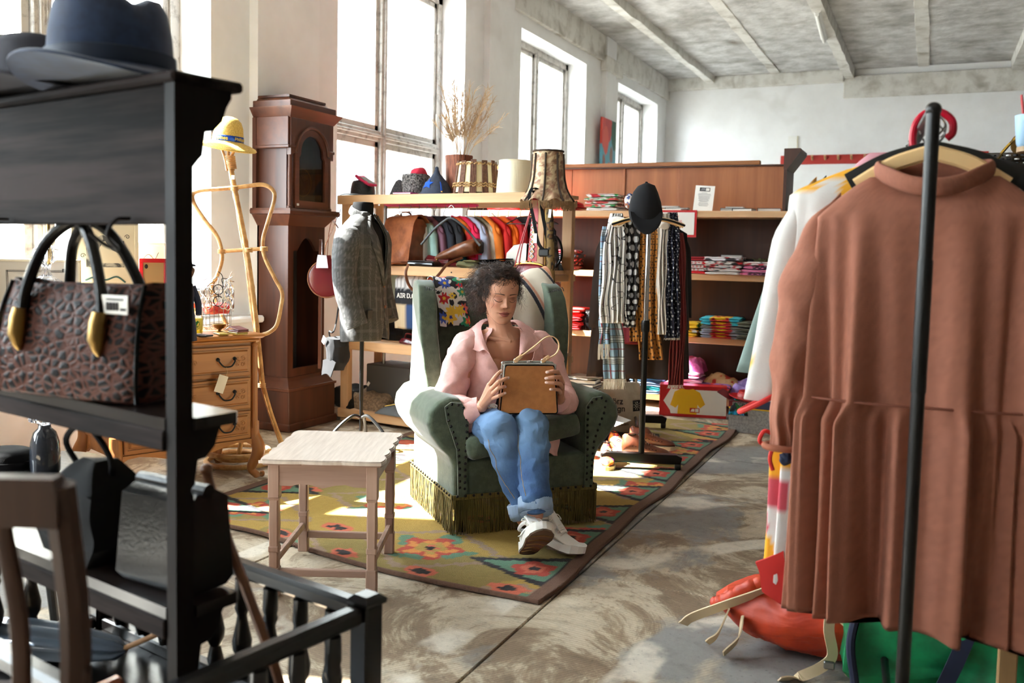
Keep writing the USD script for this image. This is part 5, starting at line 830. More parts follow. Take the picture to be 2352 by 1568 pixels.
# ================================================================ the long veneered bookcase with its folded shirts
KX0, KX1, KY = -3.62, -.995, 6.95
K = [.105, .572, 1.058, 1.535]; KT = 1.93; KB = KY+.36
bk = thing('bookcase', 'long veneered bookcase with thick pine shelves along the back of the shop', 'bookcase', (KX0, KY, 0))
kx = KX1-KX0; mid = [KX0, -2.80, -2.34, -1.88, KX1]
bk.part('side_panel', bx(kx-.022, kx, -.0, KB-KY, 0, KT+.055), 'veneer_dark'); bk.part('side_panel', bx(0, .022, 0, KB-KY, 0, KT), 'veneer_dark')
for a, b in zip(mid[:-1], mid[1:]): 
    bk.part('upper_panel', bx(a-KX0+.002, b-KX0-.002, KB-KY-.02-.012*(a == -1.88), KB-KY, K[3]-.02, KT-.02, .002), 'veneer')
    bk.part('lower_panel', bx(a-KX0+.002, b-KX0-.002, KB-KY-.02, KB-KY, .0, K[3]-.03, .002), 'veneer_dark')
for x in (-2.34, -1.88): bk.part('batten', bx(x-KX0-.010, x-KX0+.010, KB-KY-.03, KB-KY-.02, K[3], KT-.02, .002), 'veneer')
bk.part('top_trim', bx(0, kx-.25, KB-KY-.04, KB-KY+.01, KT-.022, KT+.012, .004), 'oak_honey'); bk.part('top_board', bx(0, kx-.02, KB-KY-.05, KB-KY+.012, KT-.034, KT-.022, .003), 'veneer_dark')
bk.part('cornice', hull(A([(kx+a, y, z) for a, z in ((-.024, KT+.06), (.09, KT+.06), (.09, KT+.035), (.03, KT-.05), (.0, KT-.09), (-.024, KT-.09)) for y in (-.006, KB-KY)])), 'veneer_dark')
for i, z in enumerate(K):
    x1 = kx+(.20 if i == 3 else -.022)
    bk.part('shelf', bx(.022, x1, -.03 if i == 3 else .0, KB-KY-.021, z-.048, z, .004), 'pine')
bk.part('divider', bx(-2.30-KX0, -2.28-KX0, .02, KB-KY-.02, K[0], K[3]-.05), 'veneer_dark')
def KS(u, z, y=.12):
    r = ray(u, 600); return A([r[0]*(KY+y)/r[1], KY+y, z])
SHIRT_N = [0]
def folded(o, rz, w, d, h, paint, lab, group=None, sd=0, name='folded_shirt', cat='folded shirt'):
    n, r = 26, 12; ang = np.arange(n)*2*PI/n; P = []
    for k in range(r):
        x = -w/2+w*k/(r-1); e = 1-.35*abs(2*k/(r-1)-1)**6; c, s = sq(ang, .5)
        lob = 1-.16*np.exp(-(np.sin(ang)/.22)**2)*(np.abs(np.cos(ang)) > .6)
        P.append(np.stack([np.full(n, x)+.006*np.sin(3*ang+sd), d/2*c*lob*(.96+.04*e), h/2+h/2*s*e], -1))
    m = warp(rings(A(P)), .010, 14, sd % 90); v = A(m.vertices); v[:, 2] = np.clip(v[:, 2], 0, h); m.vertices = v
    f = paint if callable(paint) else (lambda p: np.tile(lin(paint), (len(p), 1)))
    m = finer(m, .018) if callable(paint) else m
    t = tr(rot(m, rz), o); return solo(name, t, 'cloth', lab, cat, group, col=f(A(m.vertices)))
ORD = ['topmost', 'second from top', 'third from top', 'fourth from top', 'fifth from top', 'sixth from top']
def pile(u, z, y, w, d, hs, paints, words, where, sd=0, rz=0.0):
    o = KS(u, z, y); g = rnd(sd); N = len(paints)
    for k in range(N):
        i = N-1-k; wd = words[i] if isinstance(words, list) else words
        nm = f'{wd} folded shirt, {ORD[i]} of the pile {where}' if N > 1 else f'{wd} folded shirt {where}'
        h = hs[i] if isinstance(hs, (list, tuple)) else hs
        folded(o+A([g.normal(0, .006), g.normal(0, .006), 0]), rz+g.normal(0, .05), w*(1+g.normal(0, .02)), d, h, paints[i], nm, 'shirts in the pile '+where, sd*10+k); o = o+A([0, 0, h+.0005])
blot = lambda cols, sc=34, sd=1, th=(.52, .6, .66): (lambda p: blotch(p, cols, sc, sd, th))
RED, WHT = (196, 26, 34), (226, 222, 220)
def front(base, pr, a=.012, cell=.028):   # a printed band across the front folds
    def f(p):
        o = np.tile(lin(base), (len(p), 1)); k = (p[:, 1] < 0) & (np.abs(p[:, 0]) < .075) & ((p[:, 0]/cell % 1) < .72); o[k] = lin(pr); return o
    return f
# top shelf
pile(1165, K[3], .16, .30, .26, .030, [blot([(206, 30, 40), (240, 180, 180), (120, 16, 26)], 30, 3), (206, 28, 38)], ['red and pink printed', 'plain red'], 'left of floral lampshade', 1)
pile(1302, K[3], .16, .20, .24, .026, [(214, 30, 40), (190, 22, 34), (176, 20, 30)], ['bright red', 'red', 'dark red'], 'right of floral lampshade', 2)
pile(1388, K[3], .15, .27, .26, .027, [blot([WHT, (60, 150, 80), (210, 60, 70)], 26, 4), blot([WHT, (60, 150, 80), (214, 80, 90)], 30, 5), blot([WHT, (214, 90, 90), (60, 140, 80)], 30, 6), blot([WHT, (214, 90, 90), (60, 140, 80)], 34, 7), (224, 218, 216)], ['white green-leaf printed', 'white leaf-and-berry printed', 'white berry printed', 'white pink-specked', 'plain white'], 'behind the black cap', 3)
def book(o, rz, w, d, h, cover, lab, name='book', pages='paper', group=None):
    t = thing(name, lab, 'book', o, rz, group); t.part('cover', join(box((0, 0, h-.0015), (w, d, .003), .001), box((0, 0, .0015), (w, d, .003), .001), bx(-w/2, -w/2+.003, -d/2, d/2, 0, h)), cover); t.part('pages', box((.001, .001, h/2), (w-.008, d-.008, h-.005)), pages); return t
mat('book_grey', (120, 118, 122), .5); mat('book_black', (34, 32, 36), .4); mat('book_cream', (214, 206, 190), .6); mat('book_brown', (120, 104, 88), .6)
for u, w, h, cv, k, lab in ((1545, .16, .018, 'paper', 0, 'white magazine at the bottom of the pile beside the paper notice'), (1552, .18, .012, 'book_grey', 1, 'grey magazine in the middle of the pile beside the paper notice'), (1537, .13, .014, 'paper', 2, 'thick white booklet on top of the pile beside the paper notice'),
    (1678, .15, .012, 'paper', 0, 'white booklet at the bottom of the pile right of the paper notice'), (1682, .20, .014, 'book_grey', 1, 'grey brochure in the middle of the pile right of the paper notice'), (1684, .13, .012, 'paper', 2, 'small white booklet on top of the pile right of the paper notice'), (1705, .15, .022, 'book_black', 0, 'white-edged black booklet in front of the brochure pile'), (1762, .17, .024, 'book_black', 0, 'black covered book lying alone on the top shelf'), (1838, .18, .030, 'book_black', 0, 'thick black book at the right end of the top shelf')):
    zz = K[3]+sum([.018, .012, .014][:k]) if u < 1600 else K[3]+sum([.012, .014][:k]); book(KS(u, zz, .10+.02*(k+1)*(u < 1700)), .12*((u*7) % 5-2)/2, w, .13, h, cv, lab)
t = thing('paper_notice', 'white printed notice with small black logo standing on the top bookcase shelf', 'notice', KS(1609, K[3], .02), -.04)
lean = lambda m: rot(rot(m, -.10, (1, 0, 0)), .06, (0, 1, 0))
t.part('sheet', lean(bx(-.075, .075, 0, .0015, 0, .195)), 'paper'); q = t.path+'/sheet'
t.part('logo', lean(join(bx(-.040, .040, -.0012, 0, .152, .180))), 'ink', under=q); t.part('logo_mark', lean(extr([(-.034, .156), (-.026, .174), (.0, .176), (.006, .160)], .0006).apply_transform(frame((0, -.0013, 0), (1, 0, 0), (0, 0, 1)))), 'book_grey', under=q); t.part('logo_square', lean(bx(.008, .035, -.0019, -.0012, .156, .176)), 'paper', under=q)
t.part('small_print', lean(join([bx(-w, w, -.0012, 0, z, z+.0022) for w, z in ((.022, .138), (.048, .130), (.050, .122), (.046, .112), (.042, .104), (.044, .096), (.036, .088), (.040, .080), (.03, .072), (.036, .06), (.04, .05), (.034, .04))])), 'book_grey', under=q, kind='stuff')
sg = thing('shop_sign', 'white shop sign with red border and red words hanging from the top bookcase shelf', 'sign', A([KS(1548, 0, -.035)[0], KY-.036, 1.335]))
sg.part('board', bx(-.16, .165, 0, .004, 0, .205, .001), 'red_gloss'); q = sg.path+'/board'; sg.part('panel', bx(-.145, .147, -.0016, 0, .018, .188), 'paper', under=q)
for s, z, x in (('NY', .140, -.010), ('RUS', .103, .0), ('RTS', .066, -.006)): m = text(s, .024, .001, False); m.apply_scale([.8, 1, 1]); sg.part('lettering', mv(m, frame((x+.0, -.0018, z), (1, 0, 0), (0, 0, 1))), 'red_ink', under=q)
sg.part('small_print', bx(.005, .038, -.0024, -.0016, .045, .050), 'red_ink', under=q)
# second shelf
pile(1300, K[2], .10, .24, .24, .032, [blot([(210, 60, 66), (34, 36, 46), (230, 150, 140)], 18, 11), blot([(36, 38, 48), (214, 80, 80), (230, 160, 150)], 20, 12), blot([(36, 38, 48), (210, 60, 66), (226, 170, 160)], 22, 13), blot([(30, 32, 42), (214, 90, 84), (230, 160, 150)], 24, 14), blot([(214, 90, 90), (36, 38, 48), (230, 160, 150)], 24, 15)], 'navy-and-coral printed', 'beside pine unit post', 4)
pile(1213, K[2], .14, .34, .26, .045, [(206, 22, 34), (190, 18, 30), (214, 30, 38), (180, 16, 28)], 'scarlet', 'behind the crimson handbag', 5)
pile(1600, K[2], .10, .22, .24, [.034, .026, .026, .022, .022], [(150, 16, 26), front((190, 22, 32), WHT), front((200, 24, 34), WHT), front((196, 24, 34), WHT), (206, 26, 36)], ['dark red', 'red white-lettered', 'red white-lettered', 'red white-lettered', 'plain red'], 'of white-lettered red shirts', 6)
pile(1668, K[2], .08, .27, .24, [.032, .026, .026, .026, .022], [blot([(224, 220, 222), (40, 36, 40), (190, 40, 50)], 20, 21, (.6, .68)), blot([WHT, (30, 28, 32), (196, 36, 46)], 24, 22), blot([WHT, (196, 36, 46), (30, 28, 32)], 24, 23), blot([WHT, (30, 28, 32), (196, 36, 46)], 26, 24, (.58, .66)), (232, 230, 230)], ['white black-and-red printed', 'white red-blotched', 'white red-blotched', 'white black-blotched', 'plain white'], 'of white printed shirts', 7)
pile(1755, K[2], .08, .28, .24, [.03, .026, .022, .022], [blot([WHT, (200, 60, 80), (40, 36, 40)], 30, 31, (.58, .66)), front((226, 130, 172), (40, 30, 40), cell=.02), (230, 140, 178), front((226, 130, 172), (40, 30, 40), cell=.02)], ['white pink-lettered', 'pink black-lettered', 'plain pink', 'pink black-lettered'], 'of black-lettered pink shirts', 8)
for k in range(3): book(KS(1681, K[2]+.022*k+.085, .24), .1, .16, .12, .02, 'book_grey', ['lowest', 'middle', 'topmost'][k]+' grey paperback of the stack behind the white shirts', group='paperbacks behind the white shirts')
solo('box', tr(bx(-.11, .11, -.09, .09, 0, .085), KS(1681, K[2], .24)), 'book_black', 'black box under the grey paperbacks behind the white shirts', 'box')
solo('patterned_card', tr(rot(bx(-.05, .05, -.006, .006, 0, .12, .002), 0), KS(1716, K[2], .22)), 'book_black', 'small dark patterned card standing behind the white shirts', 'card')
heap_at = lambda name, lab, cat, o, w, d, h, m, sd: None
def lump(name, lab, cat, o, w, d, h, mt, sd, col=None, group=None):
    n = 22; gx, gy = np.meshgrid(np.linspace(-1, 1, n), np.linspace(-1, 1, n), indexing='ij'); f = np.clip((1-gx**4)*(1-gy**4), 0, 1)
    z = np.maximum(.004, h*f**.5*(.5+.9*(meshkit.fbm(np.stack([gx*1.6, gy*1.6, 0*gx], -1)+sd*3.7, 3, sd)-.25))); P = np.stack([gx*w/2, gy*d/2, z], -1); P = P+.02*(meshkit.noise(np.stack([gx*3, gy*3, 0*gx+sd], -1), sd)[..., None]-.5)*[1, 1, 0]; b = P.copy(); b[..., 2] = 0
    s = sheet(P, .004); m = T(np.concatenate([P.reshape(-1, 3), b.reshape(-1, 3)]), s.faces)
    if col is not None: m = finer(m, .015)
    return solo(name, tr(m, o), mt if col is None else 'cloth', lab, cat, group, smooth=70, col=None if col is None else col(A(m.vertices)))
lump('black_bundle', 'black sequinned bundle at the right end of the second bookcase shelf', 'bundle', KS(1788, K[2], .12), .12, .2, .16, 'sequin', 3); lump('khaki_bundle', 'khaki garment crumpled behind the pink shirts', 'garment', KS(1745, K[2], .25), .16, .1, .16, 'green_cloth', 5)
# third shelf
pile(1318, K[1], .10, .24, .24, [.04, .034, .034, .034, .034], [(236, 50, 44), (226, 34, 36), (206, 26, 34), (220, 30, 36), (200, 24, 32)], 'bright red', 'of plain bright-red shirts', 9)
pile(1585, K[1], .08, .20, .22, [.05, .03, .03], [blot([(228, 180, 20), (60, 50, 30)], 24, 41, (.62,)), blot([(220, 170, 20), WHT, (40, 36, 30)], 26, 42), (228, 176, 20)], ['crumpled yellow', 'yellow black-lettered', 'plain yellow'], 'of yellow shirts', 10)
def patch(ends, mid_, dots):   # a stack of shirts whose middles are printed
    def f(p):
        o = np.tile(lin(ends), (len(p), 1)); k = np.abs(p[:, 0]-.0) < .075; o[k] = lin(mid_); d = k & (meshkit.noise(p*38, 6) > .60); o[d] = lin(dots); return o
    return f
pile(1667, K[1], .08, .30, .24, [.034, .030, .024, .024, .024, .024], [patch((60, 180, 200), (176, 24, 34), (236, 196, 30)), patch((60, 180, 200), (180, 24, 34), (236, 196, 30)), patch((120, 120, 112), (180, 26, 34), (236, 196, 30)), patch((150, 156, 168), (170, 24, 32), (226, 186, 30)), patch((156, 162, 174), (176, 26, 34), (236, 196, 30)), patch((150, 156, 168), (180, 26, 34), (236, 196, 30))], ['turquoise red-and-yellow', 'turquoise red-and-yellow', 'grey-green red-and-yellow', 'grey red-and-yellow', 'grey red-and-yellow', 'grey red-and-yellow'], 'of colour-block shirts', 11)
pile(1750, K[1], .06, .30, .26, [.046, .024, .022, .022, .022], [front((100, 100, 82), (50, 48, 42), cell=.02), (96, 94, 80), (90, 90, 76), (98, 96, 82), (84, 82, 70)], ['olive black-lettered', 'olive', 'olive', 'olive', 'dark olive'], 'of olive shirts', 12)
o = KS(1742, K[1]+.135, .0); t = thing('tag', 'small pink cardboard tag on the olive shirts', 'tag', o+A([0, .03, .012]), .2); t.part('card', box((0, 0, 0), (.03, .04, .002)), 'red_ink'); t.part('string', tube(sp([(0, .02, 0), (.01, .05, .006), (.02, .06, .004)], 8), .001), 'white_cloth')
pile(1790, K[1], .16, .10, .24, .03, [(96, 40, 40), (180, 150, 140), (80, 34, 36)], ['maroon', 'dusty pink', 'dark maroon'], 'right of olive shirts', 13)
solo('black_tray', tr(bx(-.10, .10, -.06, .06, 0, .155, .006), KS(1683, K[1], .27)), 'black_leather', 'flat black case standing behind the colour-block shirts', 'case')
lump('black_bag', 'black bag on the third bookcase shelf beside the bright red shirts', 'bag', KS(1362, K[1], .12), .2, .2, .22, 'black_leather', 8)
# lowest shelf
pile(1498, K[0], .06, .26, .22, .030, [blot([(150, 130, 190), (90, 150, 170)], 20, 51), (60, 100, 130), (90, 110, 140), (20, 140, 150), (70, 90, 110)], ['lilac', 'blue', 'grey-blue', 'teal', 'slate'], 'of blue-teal shirts', 14)
pile(1585, K[0], .07, .27, .24, [.05, .030, .028, .028, .028, .028], [blot([(214, 130, 180), (236, 220, 228)], 12, 61, (.56,)), blot([(206, 110, 160), (240, 226, 232)], 14, 62), blot([(150, 40, 80), (236, 216, 226)], 16, 63), blot([(206, 110, 160), (240, 226, 232)], 16, 64), blot([(160, 50, 90), (236, 216, 226)], 16, 65), blot([(206, 120, 166), (240, 226, 232)], 16, 66)], 'pink and white printed', 'of pink-white shirts', 15)
lump('garment', 'mauve garment thrown over the pink pile on the lowest bookcase shelf', 'garment', KS(1598, K[0]+.185, .12), .22, .2, .15, 'cloth', 9, mixed((160, 70, 120), (150, 60, 110), (176, 96, 140)))
pile(1648, K[0], .05, .28, .22, [.045, .022, .022, .022], [blot([(150, 120, 190), (90, 60, 130), (200, 60, 60)], 26, 71, (.56, .66)), front((206, 180, 130), (120, 90, 170), cell=.05), front((206, 180, 130), (120, 90, 170), cell=.05), (200, 174, 126)], ['crumpled lilac', 'tan-and-lilac', 'tan-and-lilac', 'plain tan'], 'of tan-lilac shirts', 16)
lump('tote_bag', 'crumpled tan cotton bag with looped handle on the lowest bookcase shelf', 'bag', KS(1670, K[0]+.03, .16), .30, .2, .16, 'cloth', 12, mixed((206, 174, 124), (196, 164, 112), (190, 60, 44)))
lump('garment', 'lilac garment heaped behind the red sequinned hats', 'garment', KS(1722, K[0], .10), .2, .2, .19, 'cloth', 14, mixed((160, 136, 196), (140, 116, 180)))
# boxes on the floor before the bookcase
rx = thing('cardboard_box', 'long white and red cardboard box printed with a yellow t-shirt', 'box', (Z(1590, 958)[0], Z(1590, 958)[1], 0), .22)
rx.part('box_body', bx(-.245, .245, 0, .12, 0, .235, .002), 'red_gloss'); q = rx.path+'/box_body'
fm_ = lambda pts, y=-.0008, h=.0008: mv(extr(pts, h), frame((0, y+h, 0), (1, 0, 0), (0, 0, 1)))
rx.part('white_field', fm_([(-.215, .115), (-.165, .045), (-.16, .022), (.243, .022), (.243, .205), (-.165, .205)]), 'paper', under=q); mat('yellow_ink', (240, 190, 20), .6)
rx.part('t_shirt_print', fm_([(-.165, .085), (-.135, .185), (-.085, .212), (-.055, .205), (-.03, .205), (-.0, .212), (.05, .185), (.09, .10), (.055, .07), (.035, .095), (.03, .022), (-.11, .022), (-.105, .09), (-.125, .065)], -.0016), 'yellow_ink', under=q)
rx.part('logo', fm_([(-.02, .035), (.05, .035), (.05, .07), (-.02, .07)], -.0024), 'red_ink', under=q); rx.part('logo_mark', fm_([(-.015, .042), (-.005, .063), (.014, .063), (.014, .042)], -.0030, .0006), 'paper', under=q); rx.part('logo_square', fm_([(.019, .040), (.044, .040), (.044, .065), (.019, .065)], -.0030, .0006), 'paper', under=q)
px = thing('cardboard_box', 'grey cardboard box with upside-down PREMIUM lettering, full of red hats', 'box', (*Z(1672, 990)[:2], 0), -.02)
mat('grey_card', (178, 176, 172), .85, (150, 148, 146), 60); bw_, bd, bh_ = .34, .26, .215
px.part('box_body', join(bx(0, bw_, 0, .005, 0, bh_), bx(0, bw_, bd-.005, bd, 0, bh_), bx(0, .005, .005, bd-.005, 0, bh_), bx(bw_-.005, bw_, .005, bd-.005, 0, bh_), bx(.005, bw_-.005, .005, bd-.005, 0, .006)), 'grey_card'); q = px.path+'/box_body'; mat('maroon_ink', (120, 20, 34), .6)
px.part('maroon_band', bx(-.001, bw_+.001, -.001, bd+.001, bh_-.042, bh_-.0005), 'maroon_ink', under=q); px.part('yellow_band', bx(-.0008, bw_+.0008, -.0012, .01, bh_-.053, bh_-.043), 'yellow_ink', under=q)
tx = text('PREMIUM', .022, .001, True); tx.apply_transform(trimesh.transformations.rotation_matrix(PI, [0, 0, 1])); tx.apply_scale([.9, 1, 1]); e = tx.bounds
px.part('letter_panel', bx(.024, .152, -.002, .0, bh_-.036, bh_-.008), 'grey_card', under=q); px.part('lettering', mv(tr(tx, -e[0, 0], -e[0, 1], 0), frame((.030, -.0022, bh_-.033), (1, 0, 0), (0, 0, 1))), 'ink', under=q)
px.part('cardboard_flap', bx(.01, .12, -.06, .0, bh_-.002, bh_+.0, 0).apply_transform(trimesh.transformations.rotation_matrix(-.0, [1, 0, 0])) if False else rot(bx(-.10, .0, .01, .18, bh_-.001, bh_+.004), .5, (0, 1, 0), (0, 0, bh_)), 'maroon_ink')
mat('red_sequin', (190, 24, 30), .25, (120, 10, 20), 240, .45, .6, bump=.002, bs=260)
for k, (x, y, z, ry) in enumerate(((.10, .10, bh_+.005, .18), (.16, .15, bh_+.035, .10), (.24, .12, bh_+.055, -.05))):
    t = thing('sequin_hat', ['lowest', 'middle', 'topmost'][k]+' red sequinned hat in the grey cardboard box', 'hat', A([px.R[0, 3]+x, px.R[1, 3]+y, z]), .3*k); t.part('brim', rot(lathe([(.0, .004), (.12, .0), (.125, .004), (.12, .008), (0, .010)], 36), ry, (0, 1, 0)), 'red_sequin'); t.part('crown', rot(lathe([(.07, .006), (.066, .03), (.05, .045), (0, .05)], 28), ry, (0, 1, 0)), 'red_sequin')
lump('black_bundle', 'dark multicoloured things heaped at the left rim of the grey cardboard box', 'bundle', A([px.R[0, 3]+.07, px.R[1, 3]+.06, .12]), .13, .16, .13, 'cloth', 21, mixed((24, 24, 30), (30, 150, 200), (40, 120, 60), sc=20))
# ================================================================ rug, armchair, stool
# rug: flat-woven, slightly wavy along its edges, pattern dyed into the pile
RX0, RX1, RY0, RY1 = -3.02, -1.155, 2.80, 6.42
nx, ny = 230, 430
gx, gy = np.meshgrid(np.linspace(0, 1, nx), np.linspace(0, 1, ny), indexing='ij')
def rug_edge(gx, gy):
    x = RX0+(RX1-RX0)*gx; y = RY0+(RY1-RY0)*gy
    y = y+(1-gy)**6*(.10*np.sin(gx*5.2+.3)*(1-gx)+.09*(1-gx)); x = x+gx**8*(.012*np.sin(gy*16)+.007*np.sin(gy*31))-.0*gy
    return x, y
x, y = rug_edge(gx, gy)
z = .010+.010*np.exp(-((gx-.30)/.10)**2-((gy-.02)/.03)**2)+.006*np.exp(-((gx-.97)/.03)**2)*(np.sin(gy*40)**2)*.5
wx, wy = (RX1-RX0)*gx, (RY1-RY0)*gy                                     # metres in the weave
q = .0105; ix, iy = np.round(wx/q)*q, np.round(wy/q)*q; nz = meshkit.noise(np.stack([ix*45, iy*45, 0*ix], -1), 3)-.5
C_ = {k: lin(v) for k, v in dict(ground=(132, 114, 62), gold=(160, 130, 62), mauve=(142, 118, 100), red=(168, 64, 50), coral=(190, 96, 72), orange=(196, 126, 62), green=(86, 120, 98), black=(34, 30, 34), pale=(206, 176, 110), brown=(104, 76, 62)).items()}
col = np.tile(C_['ground'], (nx, ny, 1)); V_ = meshkit.fbm(np.stack([ix*2.2, iy*2.2, 0*ix], -1), 2, 8)
col[V_ > .58] = C_['gold']
cx_, cy_ = .62, .62
for a in range(-1, 5):
    for b in range(-1, 9):
        X0, Y0 = .30+a*cx_*.78, .30+b*cy_*.72; odd = (a+b) % 2
        dx_, dy_ = ix-X0, iy-Y0; r = np.hypot(dx_, dy_); th = np.arctan2(dy_, dx_); w = r*(1+.16*np.cos(5*th+a))+.02*nz
        if odd == 0:
            dm = np.abs(dx_)/.36+np.abs(dy_)/.27; col[(dm+.12*nz > .86) & (dm+.12*nz < 1.0)] = C_['mauve']
            lf_ = (w < .165) & (np.cos(4*th+.8) > -.1) & (w > .085); col[lf_] = C_['green']; col[w < .118] = C_['red']; col[(w < .100) & (np.cos(6*th) > -.2)] = C_['orange']; col[w < .060] = C_['gold']; col[(w < .040) & (nz > 0)] = C_['coral']; col[(r < .022)] = C_['black']
        else:
            e = np.hypot(dx_/1.5, dy_)+.016*nz; col[e < .050] = C_['coral']; col[(np.hypot(dx_/1.6, dy_)+.03*nz) < .028] = C_['black']
for k in range(9):
    Y0 = .28+k*.42; X0 = (RX1-RX0)-.12; dx_, dy_ = ix-(X0), iy-Y0; tri = (dx_ > -.30) & (dx_ < .075) & (np.abs(dy_) < (dx_+.30)*.46); inn = (dx_ > -.24) & (dx_ < .055) & (np.abs(dy_) < (dx_+.24)*.42)
    col[tri] = C_['black']; col[inn] = C_['green']; r = np.hypot(dx_+.03, dy_)*(1+.15*np.cos(5*np.arctan2(dy_, dx_+.03)))+.012*nz; col[r < .075] = C_['red']; col[r < .045] = C_['coral']; col[r < .02] = C_['black']
    dx2 = wx-.12; tri = (ix < .42) & (ix > .05) & (np.abs(dy_) < (.42-ix)*.46); inn = (ix < .36) & (ix > .07) & (np.abs(dy_) < (.36-ix)*.42); col[tri] = C_['black']; col[inn] = C_['green']; r = np.hypot(ix-.15, dy_)+.012*nz; col[r < .075] = C_['red']; col[r < .045] = C_['coral']
for k in range(5): X0 = .28+k*.36; e = np.hypot((ix-X0)/1.6, iy-.055)+.016*nz; col[e < .045] = C_['coral']; col[e < .024] = C_['black']
col[(wx > (RX1-RX0)-.055) | (wx < .05)] = C_['brown']; col[(wy < .016)] = C_['brown']
col *= (1+.22*(meshkit.noise(np.stack([wx*210, wy*210, 0*wx], -1), 5)-.5))[..., None]
m = sheet(np.stack([x, y, z], -1), .014); solo('rug', m, 'carpet', 'worn mustard yellow woven rug with red flowers and brown border on the concrete floor', 'rug', col=np.concatenate([col.reshape(-1, 3)]*2))
RT = .017
# ---------------------------------------------------------------- wing armchair
mat('velvet', (88, 100, 82), .9, (74, 86, 70), 30, .4, .6, bump=.0008, bs=500, bst=(1, 1, .15), sheen_weight=.6, sheen_roughness=.4); mat('olive_fringe', (112, 98, 48), .8, (84, 74, 36), 160, .4, .6, (1, 1, .1))
AO, AR = A([-1.75, 3.735, 0]), math.radians(46); ax_, ay_ = A([math.cos(AR), math.sin(AR), 0]), A([-math.sin(AR), math.cos(AR), 0])
def CH(x, y, z): return AO+ax_*x+ay_*y+A([0, 0, z])
ac = thing('armchair', 'green velvet wing armchair with brass-nailed arms and long olive fringe', 'armchair', AO, AR)
def smooth_prism(pts, y0, y1, b=.03, n=7, L=.03):
    """An outline in xz, pulled from y0 to y1 with rounded ends."""
    g = Polygon(pts); P = []
    m = 90
    for k in range(n*2):
        t = k/(n*2-1); e = b*(1-math.sqrt(max(0, 1-(1-min(t, 1-t)/.5)**2 if False else 1-(max(0, 1-min(t, 1-t)*4))**2)))
        h = g.buffer(-e, join_style=1); h = max(h.geoms, key=lambda q: q.area) if hasattr(h, 'geoms') else h
        s = h.exterior; a = np.array([s.interpolate(i/m, normalized=True).coords[0] for i in range(m)]); 
        i0 = np.argmin(np.hypot(a[:, 0]-h.centroid.x, a[:, 1]+9)); a = np.roll(a, -i0, 0)
        if not s.is_ccw: a = np.roll(a[::-1], 1, 0)
        P.append(np.stack([a[:, 0], np.full(m, y0+(y1-y0)*(1-math.cos(PI*t))/2), a[:, 1]], -1))
    q = rings(A(P)); q.fix_normals(); return q
def rnd_poly(p, r): return list(Polygon(p).buffer(-r).buffer(r*2).buffer(-r).exterior.coords)[:-1]
ac.part('seat_base', smooth_prism(rnd_poly([(-.325, .165), (.325, .165), (.325, .335), (-.325, .335)], .015), -.315, .33, .015), 'velvet', smooth=60)
arm = rnd_poly([(-.262, .17), (-.262, .50), (-.270, .55), (-.300, .590), (-.345, .598), (-.395, .580), (-.432, .535), (-.440, .485), (-.425, .440), (-.385, .385), (-.345, .345), (-.328, .30), (-.322, .17)], .012)
for s in (-1, 1):
    pts = arm if s < 0 else [(-a, b) for a, b in arm]; qa = ac.part('arm', smooth_prism(pts, -.318, .27, .022), 'velvet', smooth=60)
    f = [(-.272, .18), (-.272, .36), (-.268, .44), (-.270, .535), (-.30, .572), (-.345, .578), (-.372, .56), (-.362, .50), (-.335, .43), (-.318, .38), (-.312, .30), (-.308, .18)]; f = f if s < 0 else [(-a, b) for a, b in f]
    ac.part('arm_facing', mv(extr(rnd_poly(f, .006), .010), frame((0, -.318, 0), (1, 0, 0), (0, 0, 1))), 'velvet', smooth=60, under=qa)
    ed = Polygon(f).buffer(-.008).exterior; N = int(ed.length/.026)
    for i in range(N):
        c = ed.interpolate(i/N, normalized=True).coords[0]
        if c[1] > .20: ac.part('upholstery_nail', lathe([(0, .0045), (.004, .003), (.0062, 0), (0, -.001)], 8).apply_transform(frame((c[0], -.3285, c[1]), (1, 0, 0), (0, 0, 1))), 'iron', under=qa)
# back and wings
P = []
for k in range(15):
    t = k/14; e = math.sqrt(max(0, 1-(2*t-1)**8)); 
    zz = np.linspace(.30, 1.0, 2); 
def back_pt(x, z): return .20+.11*(z-.4)
bkp = [(-.27, .32), (.27, .32), (.275, .6), (.262, .95), (.22, 1.030), (.12, 1.058), (0, 1.066), (-.12, 1.058), (-.22, 1.030), (-.262, .95), (-.275, .6)]
m = smooth_prism(rnd_poly(bkp, .03), .0, .12, .035); v = A(m.vertices); v[:, 1] += .195+.12*(v[:, 2]-.4)-.03*np.exp(-((v[:, 0])/.16)**2-((v[:, 2]-.72)/.25)**2)*(v[:, 1] < .05); m.vertices = v; ac.part('back', m, 'velvet', smooth=60)
for s, xo in ((-1, -.315), (1, .275)):
    pr_ = [(.30, .50), (.30, .98), (.285, 1.025), (.23, 1.055), (.15, 1.060), (.085, 1.035), (.045, .98), (.02, .88), (.01, .76), (.005, .66), (-.02, .585), (-.03, .52)]
    m = smooth_prism(rnd_poly(pr_, .02), -.042, .042, .030); v = A(m.vertices).copy(); w = np.stack([xo+v[:, 1]+s*.03*np.clip((v[:, 2]-.55)/.3, 0, 1)*(.2-v[:, 0])/.2, v[:, 0]+.06*np.clip(v[:, 2]-.7, 0, 1), v[:, 2]], -1); m.vertices = w; m.fix_normals()
    ac.part('wing', m, 'velvet', smooth=60)
    ac.part('wing_gathers', join([tube(sp([(xo+s*(.035-.011*k), .055+.004*(k % 2), 1.035-.004*k), (xo+s*(.035-.011*k), .04, 1.03-.003*k), (xo+s*(.037-.011*k), .036, 1.018)], 6), .0022, 5) for k in range(7)]), 'iron', kind='stuff')
